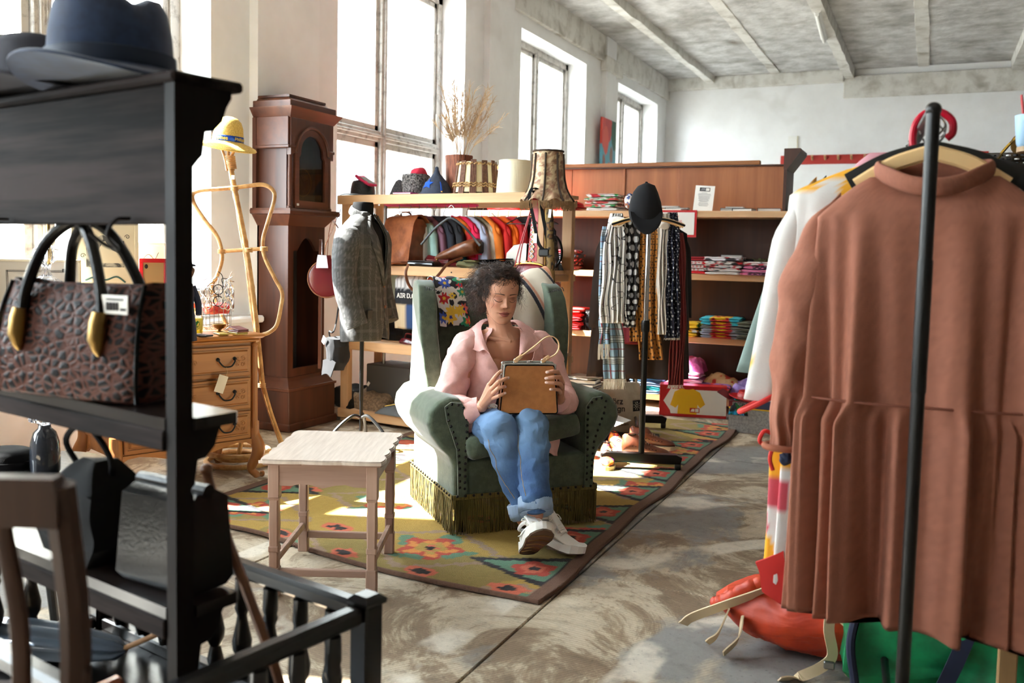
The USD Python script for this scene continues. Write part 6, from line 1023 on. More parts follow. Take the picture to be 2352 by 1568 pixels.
# loose seat cushion, tipped up at her left
cu = smooth_prism(rnd_poly([(-.255, 0), (.255, 0), (.262, .05), (.255, .105), (-.255, .105), (-.262, .05)], .03), -.35, .19, .04); cu = rot(cu, -.17, (0, 1, 0)); cu = tr(cu, -.015, -.02, .372); ac.part('seat_cushion', cu, 'velvet', smooth=60)
# braid, nails and fringe
def band(y, x0, x1): return None
path = [(-.33, .335)]+[(-.33, -.322), (.33, -.322), (.33, .335)]
for (a, b) in zip(path[:-1], path[1:]):
    a, b = A(a), A(b); L = np.linalg.norm(b-a); d = (b-a)/L; nrm = A([d[1], -d[0]]); 
    bq = ac.part('braid', beam((*(a+nrm*.002), .178), (*(b+nrm*.002), .178), .007, .022, .002), 'olive_fringe')
    for i in range(int(L/.036)):
        c = a+d*(i+.5)*.036+nrm*.006; ac.part('upholstery_nail', ball((*c, .184), .006, 1), 'iron', under=bq)
    g = rnd(int(L*999)); n_ = int(L/.0042)
    ac.part('fringe', join([tube(A([(*(a+d*(i+.5)*.0042+nrm*g.normal(.002, .0015)), .172), (*(a+d*(i+.5)*.0042+nrm*g.normal(.003, .002)+d*g.normal(0, .001)), .09), (*(a+d*(i+.5)*.0042+nrm*g.normal(.004, .003)+d*g.normal(0, .002)), RT+.002+.010*g.random())]), A([.0022, .0022, .0018]), 3) for i in range(n_)]), 'olive_fringe', smooth=False, kind='stuff')
for x in (-.27, .27):
    for y in (-.26, .28): ac.part('foot', cyl((x, y, RT), (x, y, .17), .022, 12, .03), 'oak_dark')
# scarves over the wings
def flowers(p, sd=3, ground=(236, 230, 224)):
    c = np.tile(lin(ground), (len(p), 1)); g = rnd(sd); dk = meshkit.fbm(p*20, 2, sd) > .52; c[dk] = lin((30, 26, 34))
    for k in range(34):
        o = p[g.integers(len(p))]; r0_ = g.uniform(.013, .028); d = p-o; r = np.linalg.norm(d, axis=1); th = np.arctan2(d[:, 2], d[:, 0]+d[:, 1]); w = r*(1+.25*np.cos(7*th+k)); q = [(206, 24, 40), (240, 90, 70), (246, 204, 60), (240, 236, 236), (60, 90, 190), (40, 150, 110), (206, 24, 40)][k % 7]; c[w < r0_] = lin(q); c[w < r0_*.32] = lin([(40, 60, 170), (240, 200, 60)][k % 2])
    return c
def drape(path, w0, w1, n=60, m=44, wob=.004, th=.003, side=None, seed=0):
    P = sp(path, n); s = A(side if side is not None else ax_); t = np.linspace(0, 1, n); out = []
    for i in range(n): w = w0+(w1-w0)*t[i]; out.append([P[i]+s*w*(j/(m-1)-.5)+A([0, 0, wob*math.sin(9*j/(m-1)+3*t[i])])+ay_*wob*math.sin(11*j/(m-1)+seed+2*t[i]) for j in range(m)])
    return sheet(A(out), th)
m = drape([CH(-.205, .345, .80), CH(-.205, .362, .98), CH(-.20, .335, 1.055), CH(-.195, .262, 1.068), CH(-.19, .222, 1.02), CH(-.175, .200, .93), CH(-.165, .190, .845)], .115, .15, 170, 120, .003); solo('scarf', m, 'print', 'bright floral silk scarf folded over the left of the armchair back', 'scarf', col=flowers(A(m.vertices)))
def beige(p):
    l = np.stack([(p-CH(.24, .08, 1.02))@ax_, p[:, 2]], 1); c = np.tile(lin((206, 194, 176)), (len(p), 1)); s = (l[:, 0]*.9+(l[:, 1]-1.0)*.45)/.5; 
    for a, b, q in ((-.10, -.06, (40, 40, 56)), (-.055, -.03, (196, 140, 116)), (.16, .185, (40, 40, 50)), (.19, .25, (190, 130, 96))): k = (s > a) & (s < b); c[k] = lin(q)
    return c*(.93+.14*meshkit.noise(p*26, 3))[:, None]
m = drape([CH(.24, .13, .70), CH(.235, .11, .80), CH(.215, .10, .90), CH(.20, .13, 1.0), CH(.195, .20, 1.075), CH(.20, .28, 1.085), CH(.20, .36, 1.0)], .24, .22, 170, 120, .008, side=ax_+A([0, 0, .35])); m = warp(m, .02, 9, 4); solo('scarf', m, 'print', 'beige silk scarf with dark stripes draped over the right of the armchair back', 'scarf', col=beige(A(m.vertices)))
# ---------------------------------------------------------------- limed oak stool with scalloped top
st4 = [Z(853, 1372), Z(873, 1264), Z(680, 1262)]; fr_, br_, bl_ = [A(p[:2]) for p in st4]; fl_p = fr_+bl_-br_
SH = .485; sxv = fr_-fl_p; SW = np.linalg.norm(sxv)
SR = math.radians(24.0); 
fc = Z(853, 1372)[:2]; sxx, syy = A([math.cos(SR), math.sin(SR)]), A([-math.sin(SR), math.cos(SR)]); SWD, SDP = .335, .42; so = fc-sxx*(SWD-.0)+syy*0
sl_ = thing('stool', 'small limed oak table stool with scalloped pale top, standing left of the armchair', 'stool', (*so, 0), SR)
c = A([SWD/2, SDP/2]); pts = []
def scal(n, L, amp): t = np.linspace(0, 1, 60); return t, amp*np.abs(np.sin(PI*n*t))**.7-amp
for side in range(4):
    t, sc_ = scal(5 if side % 2 else 3, 1, .012 if side % 2 else .006); hw, hd_ = SWD/2+.045, SDP/2+.045
    for a, b in zip(t[:-1], sc_[:-1]): pts.append({0: (c[0]-hw+2*hw*a, c[1]-hd_-b), 1: (c[0]+hw+b, c[1]-hd_+2*hd_*a), 2: (c[0]+hw-2*hw*a, c[1]+hd_+b), 3: (c[0]-hw-b, c[1]+hd_-2*hd_*a)}[side])
mat('limed_top', (204, 190, 178), .38, (184, 168, 156), 10, .35, .7, (8, .6, 1)); pg_ = Polygon(pts).buffer(0); P = []
lay = []
for e, z in ((.006, SH-.020), (0, SH-.016), (0, SH-.008), (.003, SH-.003), (.008, SH)):
    q = pg_.buffer(-e); lay.append(tr(extr(list(q.exterior.coords)[:-1], .005), 0, 0, z-.005))
g2 = [list(pg_.buffer(-e).exterior.coords)[:-1] for e in (.006, 0, .004)]
sl_.part('top', join(tr(extr(g2[1], .010), 0, 0, SH-.016)), 'limed_top', smooth=20); sl_.part('top_edge', tr(extr(g2[0], .006), 0, 0, SH-.022), 'stool_oak_x'); sl_.part('top_face', tr(extr(g2[2], .004), 0, 0, SH-.006), 'limed_top')
for x in (0, SWD):
    for y in (0, SDP):
        z = RT if y == SDP else 0
        sl_.part('leg', join(bx(x-.019, x+.019, y-.019, y+.019, .345, SH-.022, .002), hull(A([(x+sx*w, y+sy*w, q) for sx in (-1, 1) for sy in (-1, 1) for w, q in ((.019, .345), (.015, .335))])), hull(A([(x+sx*w*k, y+sy*w*l, q) for sx in (-1, 1) for sy in (-1, 1) for w, q in ((.0155, .336), (.0175, .245)) for k, l in ((1, .7), (.7, 1))])), hull(A([(x+sx*w*k, y+sy*w*l, q) for sx in (-1, 1) for sy in (-1, 1) for w, q in ((.0175, .245), (.0155, .175)) for k, l in ((1, .7), (.7, 1))])), bx(x-.018, x+.018, y-.018, y+.018, .155, .176, .003), hull(A([(x+sx*w*k, y+sy*w*l, q) for sx in (-1, 1) for sy in (-1, 1) for w, q in ((.0165, .156), (.0165, .10)) for k, l in ((1, .7), (.7, 1))])), bx(x-.0185, x+.0185, y-.0185, y+.0185, z, .101, .003)), 'stool_oak')
ap_ = [(.018, SH-.022), (.018, SH-.098), (.06, SH-.098), (.09, SH-.090), (.13, SH-.094), (SWD/2, SH-.104), (SWD-.13, SH-.094), (SWD-.09, SH-.090), (SWD-.06, SH-.098), (SWD-.018, SH-.098), (SWD-.018, SH-.022)]
for y in (-.008, SDP+.008): sl_.part('apron', tr(stand(extr(ap_, .014)), 0, y+.007, 0), 'stool_oak_x')
for x in (0, SWD): sl_.part('apron', bx(x-.007, x+.007, .018, SDP-.018, SH-.095, SH-.022, .002), 'stool_oak')
for y in (0, SDP): sl_.part('stretcher', bx(.017, SWD-.017, y-.009, y+.009, .070, .096, .003), 'stool_oak_x')
for x in (0, SWD): sl_.part('stretcher', bx(x-.009, x+.009, .017, SDP-.017, .108, .134, .003), 'stool_oak')
# ================================================================ the woman in the armchair
pe = thing('person', 'woman in pink shirt and blue jeans sitting in the armchair, holding a tan handbag', 'person', CH(-.04, -.05, 0), AR)
# head, looking down and to her left
HC = D(1150, 676, 3.97); fw = -CAM[2]+.33*CAM[0]+.34*CAM[1]; fw /= np.linalg.norm(fw); hx = np.cross(A([0, 0, 1.0])+.03*CAM[0], fw); hx /= np.linalg.norm(hx); hz = np.cross(fw, hx)
HR = np.eye(4); HR[:3, 0], HR[:3, 1], HR[:3, 2], HR[:3, 3] = hx, fw, hz, HC                # x to the picture's right, y out of the face, z up
hw_ = lambda x, y, z: (HR @ A([x, y, z, 1.0]))[:3]
tab = A([(-.116, .006, .062, .045), (-.112, .020, .078, .030), (-.105, .031, .086, .012), (-.092, .044, .088, -.012), (-.072, .056, .086, -.032), (-.047, .064, .083, -.052), (-.02, .068, .083, -.072), (0, .069, .083, -.086), (.02, .071, .087, -.096), (.04, .072, .088, -.100), (.065, .069, .081, -.098), (.088, .059, .063, -.086), (.104, .043, .041, -.064), (.113, .022, .016, -.034), (.116, .004, -.004, -.014)])
zs_ = np.concatenate([np.linspace(-.116, .035, 250), np.linspace(.035, .116, 60)[1:]]); ang = np.concatenate([np.linspace(0, PI, 320)[:-1], np.linspace(PI, 2*PI, 80)[:-1]])
from scipy.interpolate import PchipInterpolator as PCI
from scipy.spatial import cKDTree
a_, f_, b_ = (PCI(tab[:, 0], tab[:, k])(zs_) for k in (1, 2, 3)); c_ = np.clip((f_+b_)/2, -.02, .06); c_ = np.minimum(c_, f_-.004)
cs, sn = np.cos(ang), np.sin(ang); P = np.stack([a_[:, None]*np.sign(cs)*np.abs(cs)**.92, np.where(sn > 0, c_[:, None]+(f_-c_)[:, None]*np.abs(sn)**.85, c_[:, None]-(c_-b_)[:, None]*np.abs(sn)), np.repeat(zs_[:, None], len(ang), 1)], -1)
def gs(x, z, x0, z0, sx, sz): return np.exp(-((x-x0)/sx)**2-((z-z0)/sz)**2)
x, y, z = P[..., 0], P[..., 1], P[..., 2]; fr_m = np.clip(sn*2.2, 0, 1)[None]; d = 0
for x0, z0, sx, sz, amp in [(0, .004, .0062, .014, .0045), (0, -.011, .0068, .013, .0085), (0, -.0255, .0098, .0095, .0155), (0, -.031, .0095, .0060, .0060), (.0122, -.0305, .0068, .0066, .0100), (-.0122, -.0305, .0068, .0066, .0100), (0, -.041, .014, .005, -.0025),
    (.031, .004, .018, .012, -.0105), (-.031, .004, .018, .012, -.0105), (.031, -.002, .0140, .0100, .0105), (-.031, -.002, .0140, .0100, .0105), (.031, -.0125, .016, .0030, -.0022), (-.031, -.0125, .016, .0030, -.0022), (.031, .0095, .016, .0022, -.0018), (-.031, .0095, .016, .0022, -.0018), (.03, .022, .02, .006, .0032), (-.03, .022, .02, .006, .0032), (.044, -.024, .018, .016, .0050), (-.044, -.024, .018, .016, .0050),
    (0, -.0555, .0195, .0052, .0084), (.007, -.0535, .006, .004, .0018), (-.007, -.0535, .006, .004, .0018), (0, -.0685, .0170, .0060, .0104), (0, -.0617, .024, .0019, -.0042), (.027, -.062, .006, .006, -.0026), (-.027, -.062, .006, .006, -.0026), (0, -.079, .016, .005, -.0036), (0, -.096, .016, .010, .0044), (0, -.047, .004, .005, -.0014), (.026, -.05, .012, .016, .0016), (-.026, -.05, .012, .016, .0016)]:
    d = d+amp*gs(x, z, x0, z0, sx, sz)
P[..., 1] = y+d*fr_m; hd = rings(P); hd.fix_normals(); HT = np.array(hd.vertices)
head = mv(hd, HR)
ears = [mv(tr(rot(join(ball((0, 0, 0), (.010, .017, .029), 3)), .35*s, (0, 0, 1)), s*.069, -.012, -.008), HR) for s in (-1, 1)]
# skeleton, in the chair's frame
J = dict(N=CH(-.046, -.112, .836), SL=CH(-.187, -.098, .797), SR=CH(.142, -.083, .785), EL=CH(-.285, -.150, .545), ER_=CH(.215, -.200, .560), HL=CH(-.12, .0, .415), HRr=CH(.035, .01, .415), KL=CH(-.178, -.440, .480), KR=CH(-.042, -.448, .498), AL=CH(-.098, -.53, .135), AR_=D(1229, 1180, 3.56))
wl, wr = D(1106, 934, 3.755), D(1284, 916, 3.80)
hands = {-1: [[(1124, 884, 3.715), (1137, 866, 3.672), (1144, 858, 3.672), (1151, 851.5, 3.680)], [(1128, 894, 3.705), (1146, 876, 3.660), (1157, 871, 3.662), (1167, 867.5, 3.676)], [(1130, 905, 3.705), (1145, 891, 3.662), (1153, 889, 3.664), (1160, 888, 3.677)], [(1129, 916, 3.715), (1146, 909, 3.672), (1153, 906, 3.672), (1160, 902.5, 3.679)]],
         1: [[(1287, 868, 3.765), (1281, 854, 3.712), (1269, 852.5, 3.685), (1256, 854.5, 3.680)], [(1291, 879, 3.765), (1287, 866, 3.705), (1271, 866, 3.678), (1254, 868.5, 3.677)], [(1291, 890, 3.765), (1287, 881, 3.708), (1271, 879, 3.680), (1254.5, 878, 3.678)], [(1287, 902, 3.768), (1284, 895, 3.716), (1274, 894, 3.690), (1264.5, 894, 3.681)]]}
thumbs = {-1: [(1114, 915, 3.755), (1130, 897, 3.795), (1146, 888, 3.812), (1158, 882, 3.815)], 1: [(1277, 905, 3.815), (1268, 894, 3.845), (1258, 888, 3.85), (1248, 884, 3.85)]}
B_ = [(hw_(0, -.035, -.05), .050, hw_(0, -.028, -.085), .047), (hw_(0, -.028, -.085), .047, J['N'], .050), (J['N'], .046, CH(-.13, -.096, .815), .036), (J['N'], .046, CH(.08, -.085, .808), .036), (CH(-.13, -.096, .815), .036, J['SL'], .046), (CH(.08, -.085, .808), .036, J['SR'], .046),
      (CH(-.10, -.095, .745), .080, CH(.055, -.083, .740), .080), (CH(-.10, -.095, .745), .080, CH(-.08, -.04, .58), .085), (CH(.055, -.083, .740), .080, CH(.03, -.03, .58), .085), (CH(-.08, -.04, .58), .085, J['HL'], .10), (CH(.03, -.03, .58), .085, J['HRr'], .10), (J['HL'], .10, J['HRr'], .10), (J['N'], .045, CH(-.03, -.10, .77), .085),
      (CH(-.10, -.130, .69), .062, CH(-.09, -.105, .72), .06), (CH(.045, -.120, .685), .062, CH(.05, -.095, .72), .06),
      (J['SL'], .046, J['EL'], .036), (J['EL'], .036, wl, .0235), (J['SR'], .046, J['ER_'], .036), (J['ER_'], .036, wr, .0235), (J['HL'], .088, J['KL'], .054), (J['HRr'], .088, J['KR'], .054), (J['KL'], .052, J['AL'], .034), (J['KR'], .052, J['AR_'], .034),
      (CH(-.035, -.170, .808), .010, CH(-.15, -.125, .826), .010), (CH(-.022, -.168, .806), .010, CH(.10, -.110, .818), .010)]
body = bones(B_, .016, 10)
hand_b, tips = [], []
for s, w in ((-1, wl), (1, wr)):
    ch = [[D(*q) for q in f] for f in hands[s]]; mc = [c[0] for c in ch]; rad = [.0098, .0100, .0096, .0086]; bb_ = []
    for k in range(3): bb_ += [(mc[k], rad[k]+.0015, mc[k+1], rad[k+1]+.0015, w, .019)]
    bb_ += [(mc[0], .010, D(*thumbs[s][0]), .014, w, .02), (mc[1], .011, mc[2], .011, w, .021)]
    for c, r in zip(ch, rad):
        bb_ += [(c[0], r, c[1], r*.90), (c[1], r*.90, c[2], r*.80), (c[2], r*.80, c[3], r*.68)]; tips.append((c[3], c[2], r*.68))
    th = [D(*q) for q in thumbs[s]]; bb_ += [(th[0], .014, th[1], .0115), (th[1], .0115, th[2], .0105), (th[2], .0105, th[3], .0085)]
    hand_b.append(bones(bb_, .0035, 6))
def man(m): m = trimesh.Trimesh(m.vertices, m.faces, process=True); m.fix_normals(); return manifold3d.Manifold(manifold3d.Mesh(np.asarray(m.vertices, np.float32), np.asarray(m.faces, np.uint32)))
parts_ = [man(q) for q in [body, head]+ears+hand_b]; un_ = manifold3d.Manifold.batch_boolean(parts_, manifold3d.OpType.Add).to_mesh(); bm = trimesh.Trimesh(un_.vert_properties[:, :3], un_.tri_verts, process=True); bm = T(bm.vertices, bm.faces)
v = A(bm.vertices); cc = np.tile(lin((208, 152, 124)), (len(v), 1)); cc *= (1+.10*(meshkit.fbm(v*30, 3, 4)-.5))[:, None]
hl = (np.linalg.inv(HR) @ np.c_[v, np.ones(len(v))].T).T[:, :3]; x, y, z = hl.T; near = (np.abs(z) < .14) & (np.abs(x) < .1) & (y > .035)
def tint(k, q, w): cc[k] = cc[k]*(1-np.asarray(w)[..., None] if np.ndim(w) else cc[k]*0+(1-w))+lin(q)*(np.asarray(w)[..., None] if np.ndim(w) else w)
def mixin(w, q):
    global cc
    w = np.clip(w, 0, 1)*near; cc = cc*(1-w[:, None])+lin(q)*w[:, None]
soft = lambda d, e: np.clip(.5-d/e, 0, 1)
for s in (-1, 1):
    mixin(.36*np.exp(-((x-s*.045)/.017)**2-((z+.028)/.014)**2), (190, 92, 76)); mixin(.60*np.exp(-((x-s*.032)/.015)**2-((z-.003)/.009)**2), (152, 84, 72))
    e = (x-s*.0315)/.0165; mixin(soft(np.abs(z+.0115-.0075*e*e)-.0011-.0005*np.clip(e*s, 0, 1), .0012)*soft(np.abs(e)-1, .1), (28, 18, 18)); mixin(.45*soft(np.abs(z-.0085+.006*e*e)-.0006, .0014)*soft(np.abs(e)-.95, .1), (96, 52, 44))
    b = (x*s-.011)/.040; mixin(.92*soft(np.abs(z-(.0225+.0060*np.sin(b*2.3)-.006*b))-.0028*(1-.65*b), .0022)*soft(np.abs(b-.5)-.5, .12), (56, 38, 32))
    mixin(.9*soft(np.hypot((x-s*.0078)/.0042, (z+.0378)/.0020)-1, .5), (66, 34, 28))
up = -.0617+.0108*(1-(np.abs(x)/.0255)**1.7)-.0020*np.exp(-(x/.004)**2); dn = -.0617-.0128*(1-(np.abs(x)/.0240)**2); mixin(.85*soft(z-up, .0014)*soft(dn-z, .0018)*soft(np.abs(x)-.0245, .002), (164, 82, 78)); mixin(.9*soft(np.abs(z+.0617)-.0005, .0010)*soft(np.abs(x)-.0245, .003), (86, 38, 38))
mixin(.22*np.exp(-(x/.012)**2-((z+.032)/.012)**2), (190, 104, 84))
for tp, pv, r in tips:
    dr_ = tp-pv; dr_ /= np.linalg.norm(dr_); nb = -CAM[2]; nb = nb-dr_*(nb@dr_); nb /= np.linalg.norm(nb); q = v-(tp+nb*r*.8); k = ((q@dr_)/.0072)**2+((q@np.cross(dr_, nb))/.0048)**2+((q@nb)/.006)**2 < 1; cc[k] = lin((236, 206, 198))
pe.part('body', bm, 'skin', smooth=True, col=cc, w=True)
# hair: a curly mass gathered at the back, loose curls round the face
mat('hair_dark', (48, 36, 31), .5, (78, 56, 44), 40, specular_ior_level=.4)
g = rnd(17); lobes = [((0, -.018, .042), (.078, .100, .079)), ((-.062, -.055, .052), (.052, .055, .055)), ((-.076, -.06, .0), (.040, .050, .055)), ((-.045, -.085, -.01), (.05, .045, .07)), ((.040, -.06, .03), (.038, .06, .055)), ((-.06, -.055, -.055), (.028, .035, .05)), ((-.01, -.07, .070), (.06, .05, .045))]
cap_ = None
hm = manifold3d.Manifold.batch_boolean([man(ball(c, r, 4)) for c, r in lobes], manifold3d.OpType.Add).to_mesh(); hc = trimesh.Trimesh(hm.vert_properties[:, :3], hm.tri_verts, process=True); hc = finer(hc, .006); hp = pe.part('hair', mv(T(hc.vertices, hc.faces), HR), 'hair_dark', w=True, smooth=True)
st_l = []
def curl_strand(p, dirs, L, r, turns, w0=.0011, n=20):
    t = np.linspace(0, 1, n); dirs = A(dirs)/np.linalg.norm(dirs); s1 = np.cross(dirs, [.3, .5, .8]); s1 /= np.linalg.norm(s1); s2 = np.cross(dirs, s1); ph = g.uniform(0, 6.28); k = r*np.minimum(1, t*4)
    return tube(p+dirs*L*t[:, None]+s1*(k*np.cos(2*PI*turns*t+ph))[:, None]+s2*(k*np.sin(2*PI*turns*t+ph))[:, None]+A([0, 0, -1])*(.25*L*t**2)[:, None], w0*(1-.6*t), 3)
for i in range(3600):
    c, r = lobes[g.choice(7, p=[.34, .17, .13, .12, .09, .08, .07])]; u_ = g.standard_normal(3); u_ /= np.linalg.norm(u_); p = A(c)+A(r)*u_
    if p[1] > .045 and p[2] < .085: continue
    if p[1] > .0 and p[2] < .02: continue
    if c[2] > .04 and u_[2] > .5 and i % 2: continue
    if i % 3: dirs = u_*.55+A([-.45, -.55, -.05])+.5*g.standard_normal(3)
    else: dirs = u_*.9+.6*g.standard_normal(3)
    st_l.append(curl_strand(p-u_*.004, dirs, g.uniform(.03, .062), g.uniform(.003, .007), g.uniform(1.2, 2.8), .0007))
for i in range(1300):
    u_ = A([g.uniform(-.9, .9), g.uniform(-.35, .95), g.uniform(.25, 1)]); u_ /= np.linalg.norm(u_); p = A(lobes[0][0])+A(lobes[0][1])*u_
    if p[2] < .062: continue
    dirs = np.cross(np.cross(u_, A([-.5, -.85, .1])), u_)+.15*u_+.40*g.standard_normal(3); st_l.append(curl_strand(p-u_*.001, dirs, g.uniform(.025, .05), g.uniform(.0035, .0065), g.uniform(1.2, 2.4), .0009))
for s, n_ in ((-1, 150), (1, 110)):
    for i in range(n_):
        p = A([s*g.uniform(.055, .074), g.uniform(-.01, .045), g.uniform(.015, .085)]); st_l.append(curl_strand(p, A([s*.35+.25*g.standard_normal(), .1+.3*g.standard_normal(), -1]), g.uniform(.03, .085)*(1 if s < 0 else .9), g.uniform(.004, .008), g.uniform(1.2, 2.4), .0006))
for i in range(330):
    p = A([g.uniform(-.06, .06), .058+g.uniform(-.02, .004), .088+g.uniform(-.004, .012)]); st_l.append(curl_strand(p, A([-.5*np.sign(p[0]+.01)*-1*.4-.2, -.9, .42])+.3*g.standard_normal(3), g.uniform(.04, .08), g.uniform(.002, .005), 1.6, .0008))
pe.part('curl', join([mv(q, HR) for q in st_l]), 'hair_dark', under=hp, w=True, smooth=False, kind='stuff')
for q in ([(-.050, .066, .070), (-.056, .078, .045), (-.050, .084, .025), (-.058, .078, .0), (-.052, .082, -.02), (-.060, .076, -.04)], [(-.02, .082, .075), (-.03, .094, .055), (-.036, .090, .040), (-.030, .094, .030)], [(.066, .03, .05), (.078, .04, .02), (.074, .035, -.01), (.082, .03, -.035)]): pe.part('loose_curl', mv(tube(sp(q, 30),   .0006, 5), HR), 'hair_dark', under=hp, w=True)
# shirt
mat('pink_shirt', (238, 188, 182), .85, (230, 178, 172), 25, bump=.0006, bs=220)
tb = A([(.455, -.05, -.05, .205, .165), (.52, -.045, -.035, .195, .150), (.60, -.04, -.055, .182, .140), (.68, -.033, -.080, .178, .136), (.745, -.028, -.092, .182, .124), (.79, -.026, -.098, .172, .098), (.818, -.028, -.102, .140, .076), (.845, -.032, -.100, .092, .064), (.862, -.036, -.096, .074, .060)])
zz = np.linspace(.455, .862, 60); I_ = lambda k: PCI(tb[:, 0], tb[:, k])(zz); X0, Y0, W0, D0 = I_(1), I_(2), I_(3), I_(4)
oL = np.interp(zz, [.455, .55, .65, .72, .80, .862], [.30, .22, .20, .42, .72, 1.0]); oR = np.interp(zz, [.455, .55, .65, .72, .80, .862], [.55, .32, .38, .46, .62, .85]); q = np.linspace(0, 1, 170); P = []
for k in range(60):
    a = -PI/2+oR[k]+q*(2*PI-oR[k]-oL[k]); P.append(A([CH(X0[k]+W0[k]*np.sign(math.cos(t))*abs(math.cos(t))**.85, Y0[k]+D0[k]*np.sign(math.sin(t))*abs(math.sin(t))**.9, zz[k]) for t in a]))
P = A(P); cr = meshkit.fbm(P*A([10, 10, 5]), 4, 7)-.5+.35*(np.abs(meshkit.fbm(P*A([16, 16, 9])+3, 2, 17)-.5)*4-.5); ctr = np.stack([CH(a, b, c) for a, b, c in zip(X0, Y0, zz)])[:, None]; dirs = P-ctr; dirs[..., 2] = 0; dirs /= np.linalg.norm(dirs, axis=2, keepdims=True); P = P+dirs*(.030*cr*np.clip((.80-zz)/.1, .15, 1)[:, None])[..., None]
shp = pe.part('shirt', sheet(P, .004), 'pink_shirt', w=True, smooth=60)
def loft(path, rad, n=40, seed=0, amp=.012, fq=14, flat=None):
    m = tube(path, rad, n, flat=flat); v = A(m.vertices); m.vertices = v+amp*(np.stack([meshkit.fbm(v*fq+9*k, 3, seed+k) for k in range(3)], -1)-.5); return m
slv = {-1: [CH(-.150, -.085, .802), CH(-.200, -.098, .782), CH(-.245, -.112, .70), CH(-.282, -.128, .60), CH(-.290, -.150, .540), CH(-.285, -.21, .525), CH(-.262, -.285, .530), D(1100, 938, 3.79)], 1: [CH(.105, -.072, .795), CH(.155, -.083, .770), CH(.185, -.11, .69), CH(.208, -.145, .60), CH(.214, -.195, .548), CH(.192, -.26, .545), CH(.155, -.33, .560), D(1285, 920, 3.83)]}
for s in (-1, 1):
    pth = sp(slv[s], 60); rr_ = np.interp(np.linspace(0, 1, 60), [0, .12, .3, .55, .75, .93, 1], [.050, .066, .067, .066, .062, .048, .044])
    sq_ = pe.part('sleeve', loft(pth, rr_, 48, 3+s, .042, 15), 'pink_shirt', under=shp, w=True, smooth=60)
    e = pth[-1]-pth[-4]; e /= np.linalg.norm(e); c0 = pth[-1]; pe.part('cuff', loft(A([c0-e*.058, c0-e*.050, c0-e*.03, c0-e*.008, c0+e*.006, c0+e*.007, c0-e*.004, c0-e*.02]), A([.046, .051, .052, .050, .049, .045, .042, .040]), 36, 9, .008, 20), 'pink_shirt', under=shp, w=True, smooth=60)
hang = sp([CH(-.285, -.19, .50), CH(-.255, -.25, .475), CH(-.225, -.31, .485)], 20); pe.part('sleeve_fold', loft(hang, np.interp(np.linspace(0, 1, 20), [0, .3, .7, 1], [.03, .052, .045, .02]), 30, 5, .02, 18), 'pink_shirt', under=shp, w=True, smooth=60)
def strip(a, b, n=26, m=10, th=.004, bulge=.012):
    a, b = sp(a, n), sp(b, n); t = np.linspace(0, 1, m); up_ = A([0, 0, 1.0])-.5*CAM[2]; return sheet(A([[a[i]*(1-s)+b[i]*s+up_*bulge*math.sin(PI*min(1, s*1.3)) for s in t] for i in range(n)]), th)
cL = strip([D(1152, 742, 4.10), D(1122, 736, 4.075), D(1106, 749, 4.01), D(1110, 775, 3.93), D(1124, 812, 3.885)], [D(1152, 748, 4.16), D(1098, 744, 4.13), D(1064, 775, 4.045), D(1072, 796, 3.94), D(1096, 806, 3.90)])
cR = strip([D(1152, 742, 4.10), D(1182, 740, 4.09), D(1194, 758, 4.03), D(1194, 785, 3.965), D(1193, 818, 3.925)], [D(1152, 748, 4.16), D(1206, 746, 4.15), D(1240, 775, 4.09), D(1236, 800, 4.0), D(1214, 812, 3.955)])
for c in (cL, cR): pe.part('collar', c, 'pink_shirt', under=shp, w=True, smooth=60)
pe.part('pocket_flap', strip([D(1222, 828, 3.985), D(1250, 832, 4.03)], [D(1222, 846, 3.965), D(1250, 848, 4.01)], 8, 5, .004, .002), 'pink_shirt', under=shp, w=True)
for q in ([CH(-.17, -.16, .50), CH(-.19, -.26, .44), CH(-.20, -.32, .36)], [CH(.06, -.20, .48), CH(.10, -.30, .42), CH(.10, -.36, .335)]):
    e = ax_*(.10 if q[0] is not None else 0); pe.part('shirt_tail', warp(strip([q[0]-e*.6, q[1]-e*.6, q[2]-e*.35], [q[0]+e*.5, q[1]+e*.45, q[2]+e*.3], 22, 16, .004, .01), .03, 12, 3), 'pink_shirt', under=shp, w=True, smooth=60)
# jeans
JB = [(J['HL'], .118, J['HRr'], .118), (CH(-.08, -.03, .50), .112, CH(.0, -.02, .50), .112), (J['HL'], .110, CH(-.155, -.24, .452), .092), (CH(-.155, -.24, .452), .092, J['KL'], .075), (J['HRr'], .110, CH(-.005, -.24, .462), .090), (CH(-.005, -.24, .462), .090, J['KR'], .074)]
kl2, kr2 = (J['KL']+J['AL'])/2, (J['KR']+J['AR_'])/2
JB += [(J['KL'], .073, kl2, .063), (kl2, .063, J['AL']+A([0, 0, .06]), .055), (J['KR'], .072, kr2, .066), (kr2, .066, J['AR_']+A([0, 0, .055]), .062)]
jm = bones(JB, .010, 14); v = A(jm.vertices); fold = np.stack([meshkit.fbm(v*A([16, 16, 24])+5*k, 3, 30+k) for k in range(3)], -1)-.5; jm.vertices = v+.026*fold; v = A(jm.vertices)
def denim(v):
    n = meshkit.fbm(v*7, 3, 3); w = np.clip((n-.38)*2.2, 0, 1); c = lin((42, 74, 122))*(1-w[:, None])+lin((92, 130, 176))*w[:, None]; tw = meshkit.noise(v*A([420, 420, 90]), 5); c = c*(.84+.32*tw)[:, None]
    kn = np.exp(-((v-J['KL'])**2).sum(1)/.018)+np.exp(-((v-J['KR'])**2).sum(1)/.018); k = np.clip(kn*.75, 0, .8)[:, None]; return c*(1-k)+lin((118, 152, 190))*k
jm = finer(jm, .011); v = A(jm.vertices); cc = denim(v); lc = (v-AO); lx, ly = lc@ax_, lc@ay_; cc[(ly > -.20) & (v[:, 2] > .50)] = lin((28, 34, 52))
